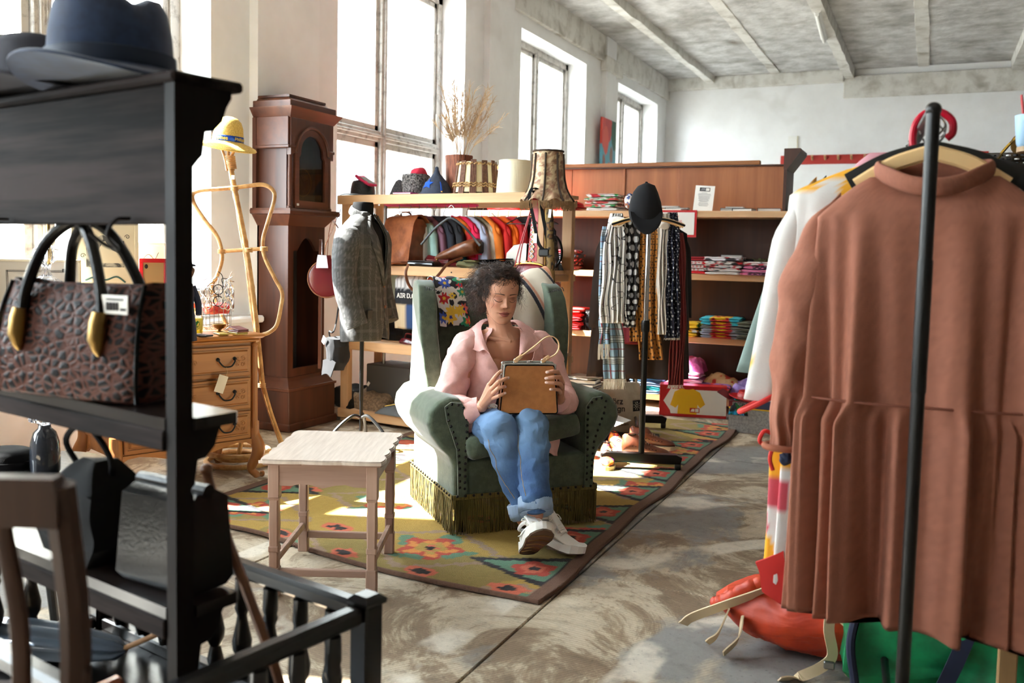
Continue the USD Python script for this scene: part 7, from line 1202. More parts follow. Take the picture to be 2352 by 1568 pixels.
jp = pe.part('jeans', T(jm.vertices, jm.faces), 'cloth', w=True, col=cc)
for kn_, md, an, s in ((J['KL'], kl2, J['AL'], -1), (J['KR'], kr2, J['AR_'], -1)):
    Q = sp([kn_+CAM[0]*s*.05-CAM[2]*.06-A([0, 0, .03]), md+CAM[0]*s*.05-CAM[2]*.05, an+A([0, 0, .08])+CAM[0]*s*.04-CAM[2]*.05], 40); Q = A(jm.vertices)[cKDTree(jm.vertices).query(Q)[1]]; Q = (np.roll(Q, 1, 0)+2*Q+np.roll(Q, -1, 0))[1:-1]/4-CAM[2]*.002
    pe.part('seam', tube(Q, .0012, 5), 'beige_cloth', under=jp, w=True)
    e = an-md; e /= np.linalg.norm(e); c0 = an+A([0, 0, .03]); r_ = .062 if an is J['AR_'] else .054; m = loft(A([c0-e*.035, c0-e*.030, c0, c0+e*.025, c0+e*.03, c0+e*.024, c0, c0-e*.02]), A([r_, r_+.006, r_+.008, r_+.006, r_+.001, r_-.003, r_-.004, r_-.004]), 44, 4, .008, 20); q = A(m.vertices); pe.part('jeans_cuff', m, 'cloth', under=jp, w=True, col=lin((150, 174, 204))*(.8+.4*meshkit.noise(q*A([300, 300, 300]), 3))[:, None])
rip = CH(-.165, -.285, .462)+A([0, 0, .082]); pe.part('ripped_hole', warp(ball(rip-A([0, 0, .006]), (.034, .022, .010), 3), .006, 40), 'skin', under=jp, w=True, col=np.tile(lin((196, 138, 108)), (len(ball((0, 0, 0), 1, 3).vertices), 1)))
g2 = rnd(4); pe.part('frayed_thread', join([tube(sp([rip+ax_*x+ay_*y, rip+ax_*(x+.012)+ay_*(y+g2.normal(0, .004))+A([0, 0, .006+.004*g2.random()]), rip+ax_*(x+.024)+ay_*(y+g2.normal(0, .008))], 8), .0009, 4) for x, y in zip(g2.uniform(-.045, .025, 46), g2.choice([-.022, .022], 46)+g2.normal(0, .004, 46))]), 'white_cloth', under=jp, w=True, smooth=False, kind='stuff')
# shoes
mat('white_leather', (232, 230, 226), .45, bump=.0003, bs=120); mat('sole_rubber', (104, 84, 68), .7, bump=.0012, bs=60)
def shoe(heel, toe, up, L=.268):
    yv = (toe-heel)/np.linalg.norm(toe-heel); zv = up-yv*(up@yv); zv /= np.linalg.norm(zv); R = np.eye(4); R[:3, 0], R[:3, 1], R[:3, 2], R[:3, 3] = np.cross(yv, zv), yv, zv, heel
    W = lambda m: mv(m, R); ys_ = np.linspace(0, 1, 26); wd = np.interp(ys_, [0, .04, .15, .35, .55, .72, .88, .97, 1], [.010, .026, .033, .033, .040, .047, .042, .024, .006]); ht = np.interp(ys_, [0, .06, .22, .35, .5, .7, .88, 1], [.075, .088, .090, .088, .072, .055, .045, .034]); base = np.interp(ys_, [0, .5, .8, 1], [.030, .028, .026, .034])
    q = shp0 = pe.part('shoe', W(rings(A([[(w*1.03*math.cos(a)*(1 if math.sin(a) < 0 else (1-.25*math.sin(a))), y*L, b+(h-b)*(.5+.5*math.sin(a)) if True else 0) for a in np.arange(36)*2*PI/36] for y, w, h, b in zip(ys_, wd, ht, base)]))), 'white_leather', w=True, smooth=60)
    side = [(w, y*L) for y, w in zip(ys_, wd)]+[(-w, y*L) for y, w in zip(ys_[::-1], wd[::-1])]; ol = Polygon(side).buffer(.006)
    o_ = list(ol.exterior.coords)[:-1]; m = finer(tr(extr(o_, .030), 0, 0, .004), .03); v = A(m.vertices); v[:, 2] += np.interp(v[:, 1]/L, [0, .6, .85, 1.02], [0, 0, .004, .016])+.004*(v[:, 2] > .02)*np.sin(v[:, 1]*60); m.vertices = v; pe.part('midsole', W(m), 'white_leather', under=q, w=True)
    m = finer(tr(extr(list(Polygon(side).buffer(.003).exterior.coords)[:-1], .007), 0, 0, -.001), .03); v = A(m.vertices); v[:, 2] += np.interp(v[:, 1]/L, [0, .6, .85, 1.02], [0, 0, .004, .016]); m.vertices = v; so_ = pe.part('outsole', W(m), 'sole_rubber', 'worn brown rubber outsole', under=q, w=True)
    for k in range(5): yy = .16*L+k*.17*L; wv = np.interp(yy/L, ys_, wd)*.9; zz_ = -.0015+np.interp(yy/L, [0, .6, .85, 1.02], [0, 0, .004, .016]); pe.part('tread_groove', W(tube(sp([(-wv, yy, zz_), (0, yy+.016, zz_), (wv, yy, zz_)], 10), .0016, 5)), 'old_brass', under=so_ if False else q, w=True)
    pe.part('tongue', W(warp(hull(A([(sx*w, y, z_) for sx in (-1, 1) for w, y, z_ in ((.020, .34*L, .092), (.024, .62*L, .066), (.022, .26*L, .128), (.016, .29*L, .13))])), .004, 30)), 'white_leather', under=q, w=True)
    for k in range(5): yy = (.36+.062*k)*L; zz_ = .100-.0088*k; pe.part('lace', W(tube(sp([(-.028, yy, zz_-.012), (-.012, yy+.004, zz_+.002), (.012, yy+.008, zz_+.003), (.028, yy+.006, zz_-.012)], 12), .0030, 6)), 'white_cloth', under=q, w=True)
    for s in (-1, 1): pe.part('lace_loop', W(tube(sp([(0, .33*L, .106), (s*.03, .36*L, .112), (s*.042, .42*L, .096), (s*.02, .40*L, .104), (0, .34*L, .107)], 20), .0022, 6)), 'white_cloth', under=q, w=True); pe.part('side_panel', W(tube(sp([(s*.034, .10*L, .062), (s*.038, .34*L, .05), (s*.043, .55*L, .048), (s*.046, .72*L, .040)], 20), .003, 6)), 'white_leather', under=q, w=True)
    pe.part('shoe_collar', W(tube(sp([(-.026, .05*L, .092), (-.032, .18*L, .094), (-.026, .30*L, .098), (0, .34*L, .102), (.026, .30*L, .098), (.032, .18*L, .094), (.026, .05*L, .092), (0, .01*L, .094)], 40, True), .007, 8, True)), 'white_leather', under=q, w=True)
h1 = D(1208, 1287, 3.54); h1[2] = max(h1[2], RT+.012); shoe(h1, D(1252, 1226, 3.31), A([0, 0, 1.0])+.35*CAM[2]*A([1, 1, 0]))
h2 = D(1212, 1208, 3.70); h2[2] = RT+.045; t2 = D(1306, 1226, 3.575); t2[2] = RT+.012; shoe(h2, t2, A([0, 0, 1.0])+.25*CAM[0])
# the handbag in her hands
HB = D(1211.5, 946, 3.745); hbz = math.radians(32); th_ = thing('handbag', 'tan leather handbag with dark edges and metal frame held by the woman', 'handbag', HB, hbz)
mat('tan_grain', (176, 116, 64), .45, (166, 106, 58), 30, bump=.0005, bs=260); mat('strap_leather', (214, 172, 128), .45); mat('gunmetal', (176, 180, 178), .25, metallic=1.0)
fc_ = [(-.114, .0), (.114, .0), (.118, .01), (.102, .188), (.096, .198), (-.096, .198), (-.102, .188), (-.118, .01)]
fcp = rnd_poly(fc_, .008)
for y0, y1, nm in ((-.038, -.030, 'front_panel'), (.030, .038, 'back_panel')): q = th_.part(nm, mv(extr(fcp, .008), frame((0, y1, 0), (1, 0, 0), (0, 0, 1))), 'tan_grain', smooth=40)
ed = [(a, b) for a, b in fcp]; 
for y in (-.038, .036): th_.part('piping', tube(A([(a, y, b) for a, b in ed]), .0026, 6, True), 'black_leather')
gu = Polygon(fcp); m = mv(extr(list(gu.buffer(-.001).exterior.coords)[:-1], .060, [list(gu.buffer(-.006).exterior.coords)[:-1]]), frame((0, .030, 0), (1, 0, 0), (0, 0, 1))); th_.part('gusset', m, 'brown_leather')
th_.part('frame', join(tube(sp([(-.106, -.034, .150), (-.103, -.034, .188), (-.094, -.034, .201), (0, -.034, .203), (.094, -.034, .201), (.103, -.034, .188), (.106, -.034, .150)], 60), .0052, 8, flat=(1.0, 1.3)), tube(sp([(-.106, .034, .150), (-.103, .034, .188), (-.094, .034, .201), (0, .034, .203), (.094, .034, .201), (.103, .034, .188), (.106, .034, .150)], 60), .0052, 8), bx(-.096, .096, -.034, .034, .197, .2015, .001)), 'gunmetal')
th_.part('clasp', join(box((.0, -.036, .212), (.026, .008, .010), .002), cyl((-.006, -.04, .214), (.006, -.03, .214), .004, 8)), 'chrome')
for x in (-.055, .058): th_.part('handle_ring', tube(A([(x+.009*math.cos(a), -.02, .212+.011*math.sin(a)) for a in np.arange(16)*2*PI/16]), .0022, 6, True), 'chrome'); th_.part('handle_tab', rot(box((x, -.02, .226), (.017, .007, .040), .002), .9 if x < 0 else .95, (0, 1, 0), (x, -.02, .215)), 'strap_leather')
th_.part('handle', ribbon(sp([(-.045, -.02, .226), (-.015, -.018, .246), (.03, -.01, .280), (.065, 0, .306), (.095, .005, .312), (.118, .005, .296), (.124, .0, .268), (.112, -.01, .244), (.090, -.016, .230), (.068, -.02, .221)], 70), .017, .004, side=(0, 1, 0)), 'strap_leather')
# ================================================================ double-ended clothes rack with scarves, floor things around it
RN, RF = A([-1.405, 4.83]), A([-1.80, 5.98]); rq = RF-RN; RL_ = np.linalg.norm(rq); rq /= RL_; RR_ = math.atan2(rq[1], rq[0])-PI/2
ck_ = thing('clothes_rack', 'black wheeled clothes rack with chrome uprights, hung with scarves and coats', 'clothes rack', (*RN, 0), RR_)
RK = lambda x, y, z: A([RN[0]+x*math.cos(RR_)-y*math.sin(RR_), RN[1]+x*math.sin(RR_)+y*math.cos(RR_), z]); TR = 1.47
for y in (0, RL_):
    ck_.part('base_bar', hull(A([(s*w, y+t*d, z) for s in (-1, 1) for t in (-1, 1) for w, d, z in ((.215, .026, .062), (.222, .020, .088), (.19, .024, .104), (.21, .02, .052))])), 'black_plastic', smooth=50)
    ck_.part('upright', cyl((0, y, .10), (0, y, .80), .0165, 14), 'black_metal'); ck_.part('upright', cyl((0, y, .80), (0, y, TR), .0135, 14), 'chrome'); ck_.part('clamp', lathe([(.0, .775), (.021, .775), (.024, .79), (.024, .825), (.02, .838), (0, .838)], 16, (0, y, 0)), 'black_plastic')
    for s in (-1, 1): ck_.part('caster', join(mv(lathe([(0, -.016), (.020, -.016), (.024, -.010), (.024, .010), (.020, .016), (0, .016)], 20), frame((s*.20, y, RT+.024), (0, 1, 0), (0, 0, 1))), cyl((s*.20, y, .04), (s*.20, y, .07), .010)), 'rubber')
ck_.part('rail', cyl((0, -.04, TR), (0, RL_+.04, TR), .014, 14), 'black_metal'); ck_.part('tie_bar', cyl((0, 0, .13), (0, RL_, .13), .009), 'black_metal')
hang_ = [(.06, 'black_plastic', 'black plastic hanger carrying the scarves at the near end of the rack', .20, .006), (.09, 'beech', 'flat wooden hanger behind the black one at the near end of the rack', .195, .012), (.12, 'rattan', 'thin bamboo hanger holding the red pleated scarf', .165, .006), (.40, 'beech', 'wooden coat hanger of the long dark brown coat', .20, .013)]
for y, mt, lab, w, r in hang_: hanger('hanger', lab, RK(0, y, TR-.062), RR_, mt, w, r, drop=.05)
def scarf(name, lab, px, w0, w1, y, col, mt='cloth', nf=3, amp=.012, seed=0, n=160, m=74, d0=None, fr=None, knot=False):
    """A scarf hanging on the near hanger: px = picture points down its middle."""
    P = sp([D(u, v, 5.12+.02*y) for u, v in px], n); s = CAM[0]; t = np.linspace(0, 1, n); G_ = []
    for i in range(n):
        w = 1.06*np.interp(t[i], [0, .08, .3, 1], [w0*.75, w0, (w0+w1)/2, w1]); j = np.linspace(-.5, .5, m); a = amp*min(1, .35+t[i]*1.5)
        G_.append(P[i]+np.outer(w*j, s)+np.outer(a*np.sin(nf*2*PI*j+seed+1.5*t[i])+a*.5*np.sin(nf*4.6*PI*j+2*seed), -CAM[2])+np.outer(.004*np.sin(14*t[i]+6*j+seed), s))
    G_ = A(G_); U_ = np.stack(np.meshgrid(t, np.linspace(-.5, .5, m), indexing='ij'), -1).reshape(-1, 2); L = np.linalg.norm(np.diff(P, axis=0), axis=1).sum(); c = col(U_[:, 1]*(w0+w1)/2*1.15, U_[:, 0]*L); sh_ = sheet(G_, .004)
    q = thing(name, lab, 'scarf', P[0]); pth = q.part('cloth', sh_, mt, w=True, col=np.concatenate([c, c]))
    if fr: e = G_[-1]; q.part('tassels', fringe(e[::2], fr, .0016, .004, seed), 'white_cloth', w=True, smooth=False, kind='stuff')
    if knot: q.part('knot', warp(ball(P[int(n*knot)]-CAM[2]*.012, (w0*.62, .02, .032), 3), .012, 40), mt, w=True, col=np.tile(c[:1], (642, 1)))
    return q
cell = lambda x, y, s: (np.floor(x/s), np.floor(y/s))
def dots(base, dot, s, r, jit=0.0):
    def f(x, y):
        row = np.floor(y/s); xx = x+.5*s*(row % 2); i = np.floor(xx/s); jx = jit*s*(meshkit.noise(np.stack([i*3.7, row*2.3, 0*i], -1), 3)-.5)*2; jy = jit*s*(meshkit.noise(np.stack([i*2.9, row*4.1, 0*i+5], -1), 3)-.5)*2
        d = np.hypot(xx-(i+.5)*s-jx, y-(row+.5)*s-jy); o = np.tile(lin(base), (len(x), 1)); o[d < r] = lin(dot); return o
    return f
def plaid(x, y):
    o = np.tile(lin((150, 182, 208)), (len(x), 1))
    for a in (x, y):
        k = (a % .12); o[(k > .02) & (k < .065)] = (o[(k > .02) & (k < .065)]+lin((222, 218, 206)))/2
        for b in (.022, .036, .050, .062): o[np.abs(k-b) < .0028] *= .22
        o[np.abs(k-.098) < .0022] = lin((130, 60, 70))
    return o
def script(x, y):
    q = np.stack([x*1.0, y*.9, 0*x], -1); n = np.abs(meshkit.fbm(q*26, 2, 4)-.5); mk = meshkit.noise(q*7, 9) > .48; o = np.tile(lin((232, 230, 228)), (len(x), 1)); o[(n < .022) & mk] = lin((36, 34, 40)); return o
plain = lambda c: (lambda x, y: np.tile(lin(c), (len(x), 1))*(.92+.16*meshkit.noise(np.stack([x*120, y*9, 0*x], -1), 2))[:, None])
scarf('scarf', 'light blue plaid scarf with fringed end, hanging lowest at the left of the rack', [(1398, 520), (1396, 600), (1399, 700), (1408, 780), (1412, 870)], .075, .115, 1.5, plaid, nf=2, seed=1, fr=.06)
scarf('scarf', 'short tasselled end of a light blue plaid scarf at the rack left', [(1392, 640), (1391, 720), (1390, 790)], .05, .07, 1.0, plaid, nf=2, seed=5, fr=.09)
scarf('scarf', 'white crinkled scarf with black handwriting print, left on the rack', [(1418, 490), (1414, 540), (1412, 620), (1408, 690), (1410, 742)], .085, .145, .2, script, nf=5, amp=.016, seed=2, knot=.10)
scarf('scarf', 'black scarf with large white polka dots on the rack', [(1452, 500), (1452, 600), (1450, 690), (1447, 752)], .075, .072, .6, dots((28, 26, 30), (206, 206, 208), .040, .0145), nf=2, seed=3)
scarf('scarf', 'mustard scarf with small black spots hanging behind the chrome upright', [(1487, 515), (1486, 600), (1484, 700), (1494, 826)], .11, .125, 1.2, dots((186, 124, 56), (36, 28, 26), .019, .0046, .30), nf=3, seed=4)
scarf('scarf', 'short mustard spotted scarf end left of the chrome upright', [(1466, 530), (1465, 640), (1463, 784)], .05, .075, 1.6, dots((186, 124, 56), (36, 28, 26), .019, .0046, .30), nf=2, seed=8)
scarf('scarf', 'plain off-white knotted scarf right of the chrome upright', [(1527, 490), (1523, 540), (1520, 640), (1519, 700), (1521, 768)], .058, .045, .4, plain((216, 208, 198)), nf=3, seed=6, knot=.14)
scarf('scarf', 'navy scarf with tiny white dots at the right of the rack', [(1546, 488), (1544, 560), (1545, 660), (1546, 776)], .065, .085, .5, dots((24, 28, 50), (214, 214, 220), .017, .0032, .3), nf=3, seed=7, fr=.012)
scarf('scarf', 'rust red pleated scarf hanging lowest at the right of the rack', [(1562, 535), (1561, 640), (1558, 760), (1550, 884)], .05, .082, 2.0, plain((142, 58, 56)), nf=5, seed=9, fr=.02)
cp = thing('cap', 'black flat cap hung over the end of the clothes rack', 'cap', D(1480, 478, 4.80), RR_+.1); P = A([[(w*math.cos(a)*(1+.0), -.045+t*math.sin(a), z) for a in np.arange(40)*2*PI/40] for z, w, t in ((.125, .012, .012), (.112, .045, .04), (.08, .066, .06), (.03, .080, .072), (-.02, .086, .07), (-.06, .082, .058), (-.075, .074, .05))]); cp.part('crown', warp(rings(P), .012, 14, 4), 'soft_black', smooth=60)
cp.part('peak', warp(sheet(A([[(x*.084*math.sqrt(1-.5*t*t), -.085-.028*math.sin(1.6*t)*(1-.4*x*x), -.035-.105*t*(1-.42*x*x)+.012*x*x*(1-t)) for t in np.linspace(0, 1, 10)] for x in np.linspace(-1, 1, 18)]), .008), .003, 20), 'soft_black', smooth=60); cp.part('button', ball((0, -.045, .128), .008, 1), 'soft_black')
bn_ = thing('bandana', 'rolled blue and white patterned bandana behind the black flat cap', 'bandana', D(1447, 462, 4.95)); m = warp(ball((0, 0, 0), (.030, .03, .042), 4), .012, 40); bn_.part('cloth', m, 'cloth', col=blotch(A(m.vertices), [(206, 200, 196), (60, 80, 130), (150, 90, 60)], 60, 4))
# coats behind the scarves
wool = lambda c: (lambda p: np.tile(lin(c), (len(p), 1))*(.85+.3*meshkit.noise(p*160, 3))[:, None])
clothing('coat', 'long dark brown wool coat at the left of the clothes rack', 'coat', RK(-.02, .40, TR-.07), RR_, wool((44, 31, 28)), .56, None, W=.235, L=.93, neck=.07, th=.06, hem=.29, drop=.07, folds=.02, seed=3, r0=.07, r1=.06, splay=.05)
clothing('coat', 'olive corduroy coat seen as a narrow strip beside the brown coat', 'coat', RK(-.01, .32, TR-.085), RR_, wool((92, 76, 48)), .0, None, W=.19, L=.36, neck=.07, th=.03, drop=.07, folds=.01, seed=5)
clothing('coat', 'black wool coat deepest on the clothes rack', 'coat', RK(.03, .58, TR-.07), RR_, wool((26, 23, 24)), .5, None, W=.23, L=.92, neck=.07, th=.06, hem=.27, drop=.07, folds=.02, seed=7, r0=.07, r1=.06, splay=.03)
clothing('skirt', 'black skirt with a dark label hanging below the mustard scarf', 'skirt', RK(.02, .45, 1.02), RR_, wool((18, 17, 20)), 0, None, W=.17, L=.52, neck=.15, th=.05, hem=.22, drop=.04, folds=.014, seed=9)
clothing('blouse', 'crimson blouse glimpsed between the plaid and polka-dot scarves', 'blouse', RK(-.05, .28, .98), RR_, (120, 22, 34), 0, None, W=.10, L=.30, neck=.09, th=.03, hem=.12, drop=.04, folds=.01, seed=10)
# floor things by the rack
def boot(name, lab, heel, ang_, mt, L=.27, H=.13, sole='beige_cloth', col2=None, grp=None):
    t = thing(name, lab, 'boot' if H > .1 else 'shoe', heel, ang_, grp); ys_ = np.linspace(0, 1, 22); wd = np.interp(ys_, [0, .05, .2, .5, .75, .92, 1], [.012, .028, .034, .034, .044, .034, .008]); ht = np.interp(ys_, [0, .05, .25, .40, .52, .75, .95, 1], [H*.9, H, H, H*.93, .085, .062, .048, .034])
    t.part('upper', warp(rings(A([[(w*math.cos(a)*(1-.2*max(0, math.sin(a))), y*L, .022+(h-.022)*(.5+.5*math.sin(a))) for a in np.arange(28)*2*PI/28] for y, w, h in zip(ys_, wd, ht)])), .004, 30), mt, smooth=60)
    sd_ = Polygon([(w, y*L) for y, w in zip(ys_, wd)]+[(-w, y*L) for y, w in zip(ys_[::-1], wd[::-1])]).buffer(.004); t.part('sole', extr(list(sd_.exterior.coords)[:-1], .022), sole); t.part('opening', tr(lathe([(0, 0), (.024, 0), (.026, .004), (0, .003)], 20, sq=.9), 0, .20*L, H-.004), 'black_leather')
    for k in range(4): t.part('lace', tube(sp([(-.024, (.44+.05*k)*L, .088-.006*k), (0, (.45+.05*k)*L, .100-.008*k), (.024, (.46+.05*k)*L, .088-.006*k)], 8), .003, 5), 'brown_leather' if mt == 'boot_leather' else 'white_cloth')
    for k in range(9): t.part('punch_hole', ball(((.030+.008*(k/8)), (.16+.07*k)*L, .068-.002*k), (.002, .003, .003), 1), 'black_leather')
    return t
mat('boot_leather', (120, 62, 36), .42, (98, 48, 28), 20); mat('sneaker_print', (200, 50, 40), .6, (70, 40, 90), 14, .45, .55, c3=(230, 150, 60), sc3=18, lo3=.5, hi3=.55)
mat('cream_sole', (206, 190, 160), .7)
rb0 = thing('shoe_tray', 'black ribbed plastic shoe tray under the clothes rack', 'tray', (*Z(1445, 1040)[:2], RT), RR_); rb0.part('tray', bx(-.20, .20, 0, .42, .0, .02, .004), 'black_plastic')
for k in range(14): rb0.part('rib', bx(-.20, .20, .012+k*.029, .020+k*.029, .02, .030, .001), 'black_plastic')
for k, (u, v, lab) in enumerate(((1428, 1046, 'front brown lace-up ankle boot on the black tray'), (1445, 1026, 'rear brown lace-up ankle boot on the black tray'))): o = Z(u, v, RT+.031); boot('ankle_boot', lab, o, math.radians(-78), 'boot_leather', sole='cream_sole')
for k, (u, v, lab) in enumerate(((1392, 1058, 'nearer red, orange and purple high-top sneaker beside the armchair'), (1404, 1032, 'farther red, orange and purple high-top sneaker beside the armchair'))): boot('sneaker', lab, Z(u, v, RT), math.radians(-160+20*k), 'sneaker_print', .24, .12, 'cream_sole')
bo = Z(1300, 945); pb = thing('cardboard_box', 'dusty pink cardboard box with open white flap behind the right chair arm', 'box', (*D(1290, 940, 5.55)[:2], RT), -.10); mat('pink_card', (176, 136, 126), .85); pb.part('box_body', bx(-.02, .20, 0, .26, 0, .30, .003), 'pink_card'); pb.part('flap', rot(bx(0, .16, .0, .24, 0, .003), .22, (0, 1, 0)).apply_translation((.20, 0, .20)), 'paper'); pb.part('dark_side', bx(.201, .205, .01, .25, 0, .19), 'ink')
hgt = [.020, .014, .022, .012, .018, .026, .016]; zz = RT+.301
for k, h in enumerate(hgt): book(A([pb.R[0, 3]+.09, pb.R[1, 3]+.12, zz]), [.05, -.1, .12, 0, -.05, .1, -.35][k], .19, .15, h, ['book_black', 'book_grey', 'book_black', 'book_grey', 'book_grey', 'book_black', 'book_brown'][k], ['lowest', 'second', 'third', 'fourth', 'fifth', 'sixth', 'topmost'][k]+(' book from the bottom' if 0 < k < 6 else ' book')+' of the stack on the pink box', group='books stacked on the pink box'); zz += h
to = D(1418, 952, 6.05); tt = thing('tote_bag', 'full cream cotton tote bag printed with a design name and sun emblem', 'bag', (to[0], to[1], RT), RR_+.28); mat('canvas', (214, 204, 184), .9, (196, 182, 158), 8, bump=.0008, bs=300)
P = A([[(w*c, d*s+.01*math.sin(5*a), z) for c, s, a in zip(*sq(np.arange(60)*2*PI/60, .55), np.arange(60)*2*PI/60)] for z, w, d in ((0, .13, .07), (.02, .155, .085), (.10, .165, .095), (.20, .160, .09), (.28, .15, .06), (.325, .145, .03), (.335, .14, .02))]); tm = warp(rings(P), .022, 11, 6); tt.part('cloth', tm, 'canvas', smooth=60); q = tt.path+'/cloth'
for x in (-.07, .05): tt.part('handle', tube(sp([(x, -.02, .325), (x-.01, -.03, .38), (x+.04, -.02, .40), (x+.07, -.02, .33)], 16), .006, 8, flat=(.4, 1.6)), 'canvas')
from scipy.spatial import cKDTree
def press(m, base, y0):
    """Print that lies on the cloth: each point is moved to just in front of the surface."""
    v = A(m.vertices); bv = A(base.vertices); bv = bv[bv[:, 1] < 0]; t_ = cKDTree(bv[:, [0, 2]]); d_, i_ = t_.query(v[:, [0, 2]], 4); m = m.copy(); m.vertices = np.stack([v[:, 0], (bv[i_, 1]/(d_[..., ]+1e-3)).sum(1)/(1/(d_+1e-3)).sum(1)-.004+(v[:, 1]-y0), v[:, 2]], -1); return m
tmf = finer(tm, .012)
for s, h, x, z in (('störz', .034, -.105, .205), ('design', .034, -.130, .158), ('adiliger.com', .017, -.09, .065)): tt.part('lettering', press(finer(mv(text(s, h, .001, True), frame((x, 0, z), (1, 0, 0), (0, 0, 1))), .012), tmf, 0), 'ink', under=q)
em = extr([(0, 0), (.06, 0), (.06, .07), (0, .07)], .001); tt.part('emblem', press(finer(mv(em, frame((.075, 0, .155), (1, 0, 0), (0, 0, 1))), .012), tmf, 0), 'ink', under=q)
for k in range(9): a = k*2*PI/9; tt.part('emblem_ray', press(mv(cyl((.016*math.cos(a), .016*math.sin(a), 0), (.026*math.cos(a), .026*math.sin(a), 0), .0022, 5), frame((.105, -.003, .19), (1, 0, 0), (0, 0, 1))), tmf, 0), 'canvas', under=q)
tt.part('emblem_ring', press(mv(tube(A([(.009*math.cos(a), .009*math.sin(a), 0) for a in np.arange(18)*2*PI/18]), .0022, 5, True), frame((.105, -.003, .19), (1, 0, 0), (0, 0, 1))), tmf, 0), 'canvas', under=q)
# ================================================================ right foreground: garment rail with the terracotta dress
GX, GY, GZ = -.012, 2.03, 1.50
gr = thing('garment_rail', 'black metal garment rail in the right foreground', 'clothes rail', (GX, GY, 0), .08); gl = 1.25
for y in (0, gl): gr.part('upright', tube(A([(0, y, .05), (0, y, GZ)]), .0135, 16), 'black_metal'); gr.part('foot', beam((-.26, y, .035), (.26, y, .035), .035, .04, .008), 'black_metal')
gr.part('rail', cyl((0, 0, GZ), (0, gl, GZ), .0125, 16), 'black_metal'); gr.part('end_cap', ball((0, 0, GZ), .0155, 2), 'black_metal'); gr.part('joint_sleeve', cyl((0, 0, .93), (0, 0, 1.20), .0150, 16), 'black_metal'); gr.part('tie_bar', cyl((0, 0, .09), (0, gl, .09), .010), 'black_metal')
DY = .17; terr = lambda p: (lin((146, 90, 70))*(.80+.30*meshkit.noise(p*A([420, 420, 420]), 3)+.16*meshkit.fbm(p*60, 2, 8))[:, None])
dp_ = A([GX+.005, GY+DY, 1.392]); dt = thing('dress', 'terracotta wool dress with gathered waist on the right foreground rail', 'dress', dp_, .04)
m = garment_mesh(W=.238, L=1.0, neck=.108, th=.075, hem=.225, drop=.10, folds=.034, nf=9, seed=11, n=260, rows=90, gather=.505); v = A(m.vertices)
low = (v[:, 2] > -.06); v[:, 2] -= low*.036*np.clip(1-(v[:, 0]/.125)**2, 0, 1)*(1+v[:, 2]/.06); m.vertices = v; dt.part('body', m, 'cloth', col=terr(v))
nb_ = sp([(-.112, .0, .004), (-.085, -.040, -.014), (-.045, -.064, -.032), (0, -.074, -.038), (.045, -.064, -.032), (.085, -.040, -.014), (.112, 0, .004), (.08, .03, .006), (0, .045, .004), (-.08, .03, .006)], 120, True); m = tube(nb_, .0165, 20, True, flat=(1.25, .55)); dt.part('neckband', m, 'cloth', col=terr(A(m.vertices))*.94)
dt.part('waist_seam', tube(A([(.246*c, -.0-.088*abs(s), -.505) for c, s in zip(*sq(np.linspace(PI, 2*PI, 60), .7))]), .003, 6), 'cloth', col=np.tile(lin((120, 66, 48)), (60*6+2, 1)))
for s in (-1, 1):
    m = sleeve_mesh(s, W=.25, L=.545, r0=.066, r1=.040, drop=.085, splay=.075, seed=4+s, n=90, rows=60, puff=.030); v = A(m.vertices); k = np.clip((-v[:, 2]-.50)/.12, 0, 1); v[:, 1] += .007*k*np.sin(v[:, 0]*260); m.vertices = warp(T(v, m.faces), .02, 16, 7).vertices; sq_ = dt.part('sleeve', m, 'cloth', col=terr(A(m.vertices)))
    dt.part('cuff', tube(A([(s*(.25-.035+.075)+.040*math.cos(a), .032*math.sin(a), -.635) for a in np.arange(30)*2*PI/30]), .008, 8, True), 'cloth', under=sq_, col=np.tile(lin((150, 86, 62)), (240, 1)))
mat('cherry_plastic', (176, 10, 40), .3)
hk_ = lambda z: GZ-.05-z
hanger('hanger', 'broad wooden hanger inside the terracotta dress', A([GX, GY+DY, GZ-.062]), .04, 'beech', .15, .013, flat=(1.3, .7), hookm='chrome', drop=.075)
hanger('hanger', 'wide black hanger right behind the terracotta dress', A([GX, GY+DY+.05, GZ-.075]), 0, 'black_plastic', .16, .02, flat=(2.2, .5), drop=.07)
rhg = thing('hanger', 'large cherry red plastic hanger with thick loop over the rail', 'hanger', A([GX, GY+.27, GZ]), -.05); rhg.part('loop', tube(sp([(-.010, 0, -.070), (-.038, 0, -.045), (-.040, 0, .0), (-.022, 0, .030), (.008, 0, .036), (.036, 0, .016), (.040, 0, -.012), (.028, 0, -.026)], 40), .0085, 10), 'cherry_plastic')
rhg.part('arms', tube(sp([(-.150, .03, -.155), (-.09, .02, -.125), (-.05, .0, -.105), (-.018, 0, -.066), (.0, 0, -.060), (.018, 0, -.066), (.05, .0, -.105), (.09, .02, -.125), (.150, .03, -.155)], 50), .0105, 10), 'cherry_plastic'); rhg.part('wire_hook', tube(A([(.027*math.cos(a), -.02, -.004+.027*math.sin(a)) for a in np.linspace(-.9, 3.6, 26)]), .002, 6), 'chrome')
def robe(p):
    c = np.tile(lin((206, 202, 198)), (len(p), 1)); n = meshkit.fbm(p*A([9, 9, 7]), 2, 5); c[n > .60] = lin((222, 158, 30)); n2 = meshkit.fbm(p*A([12, 12, 10])+31, 2, 9); c[(n2 > .66) & (p[:, 2] < -.6)] = lin((188, 70, 84)); return c
def plc(dy, x=0.0, dz=.075): return A([GX+x-.08*dy, GY+dy, GZ-dz])
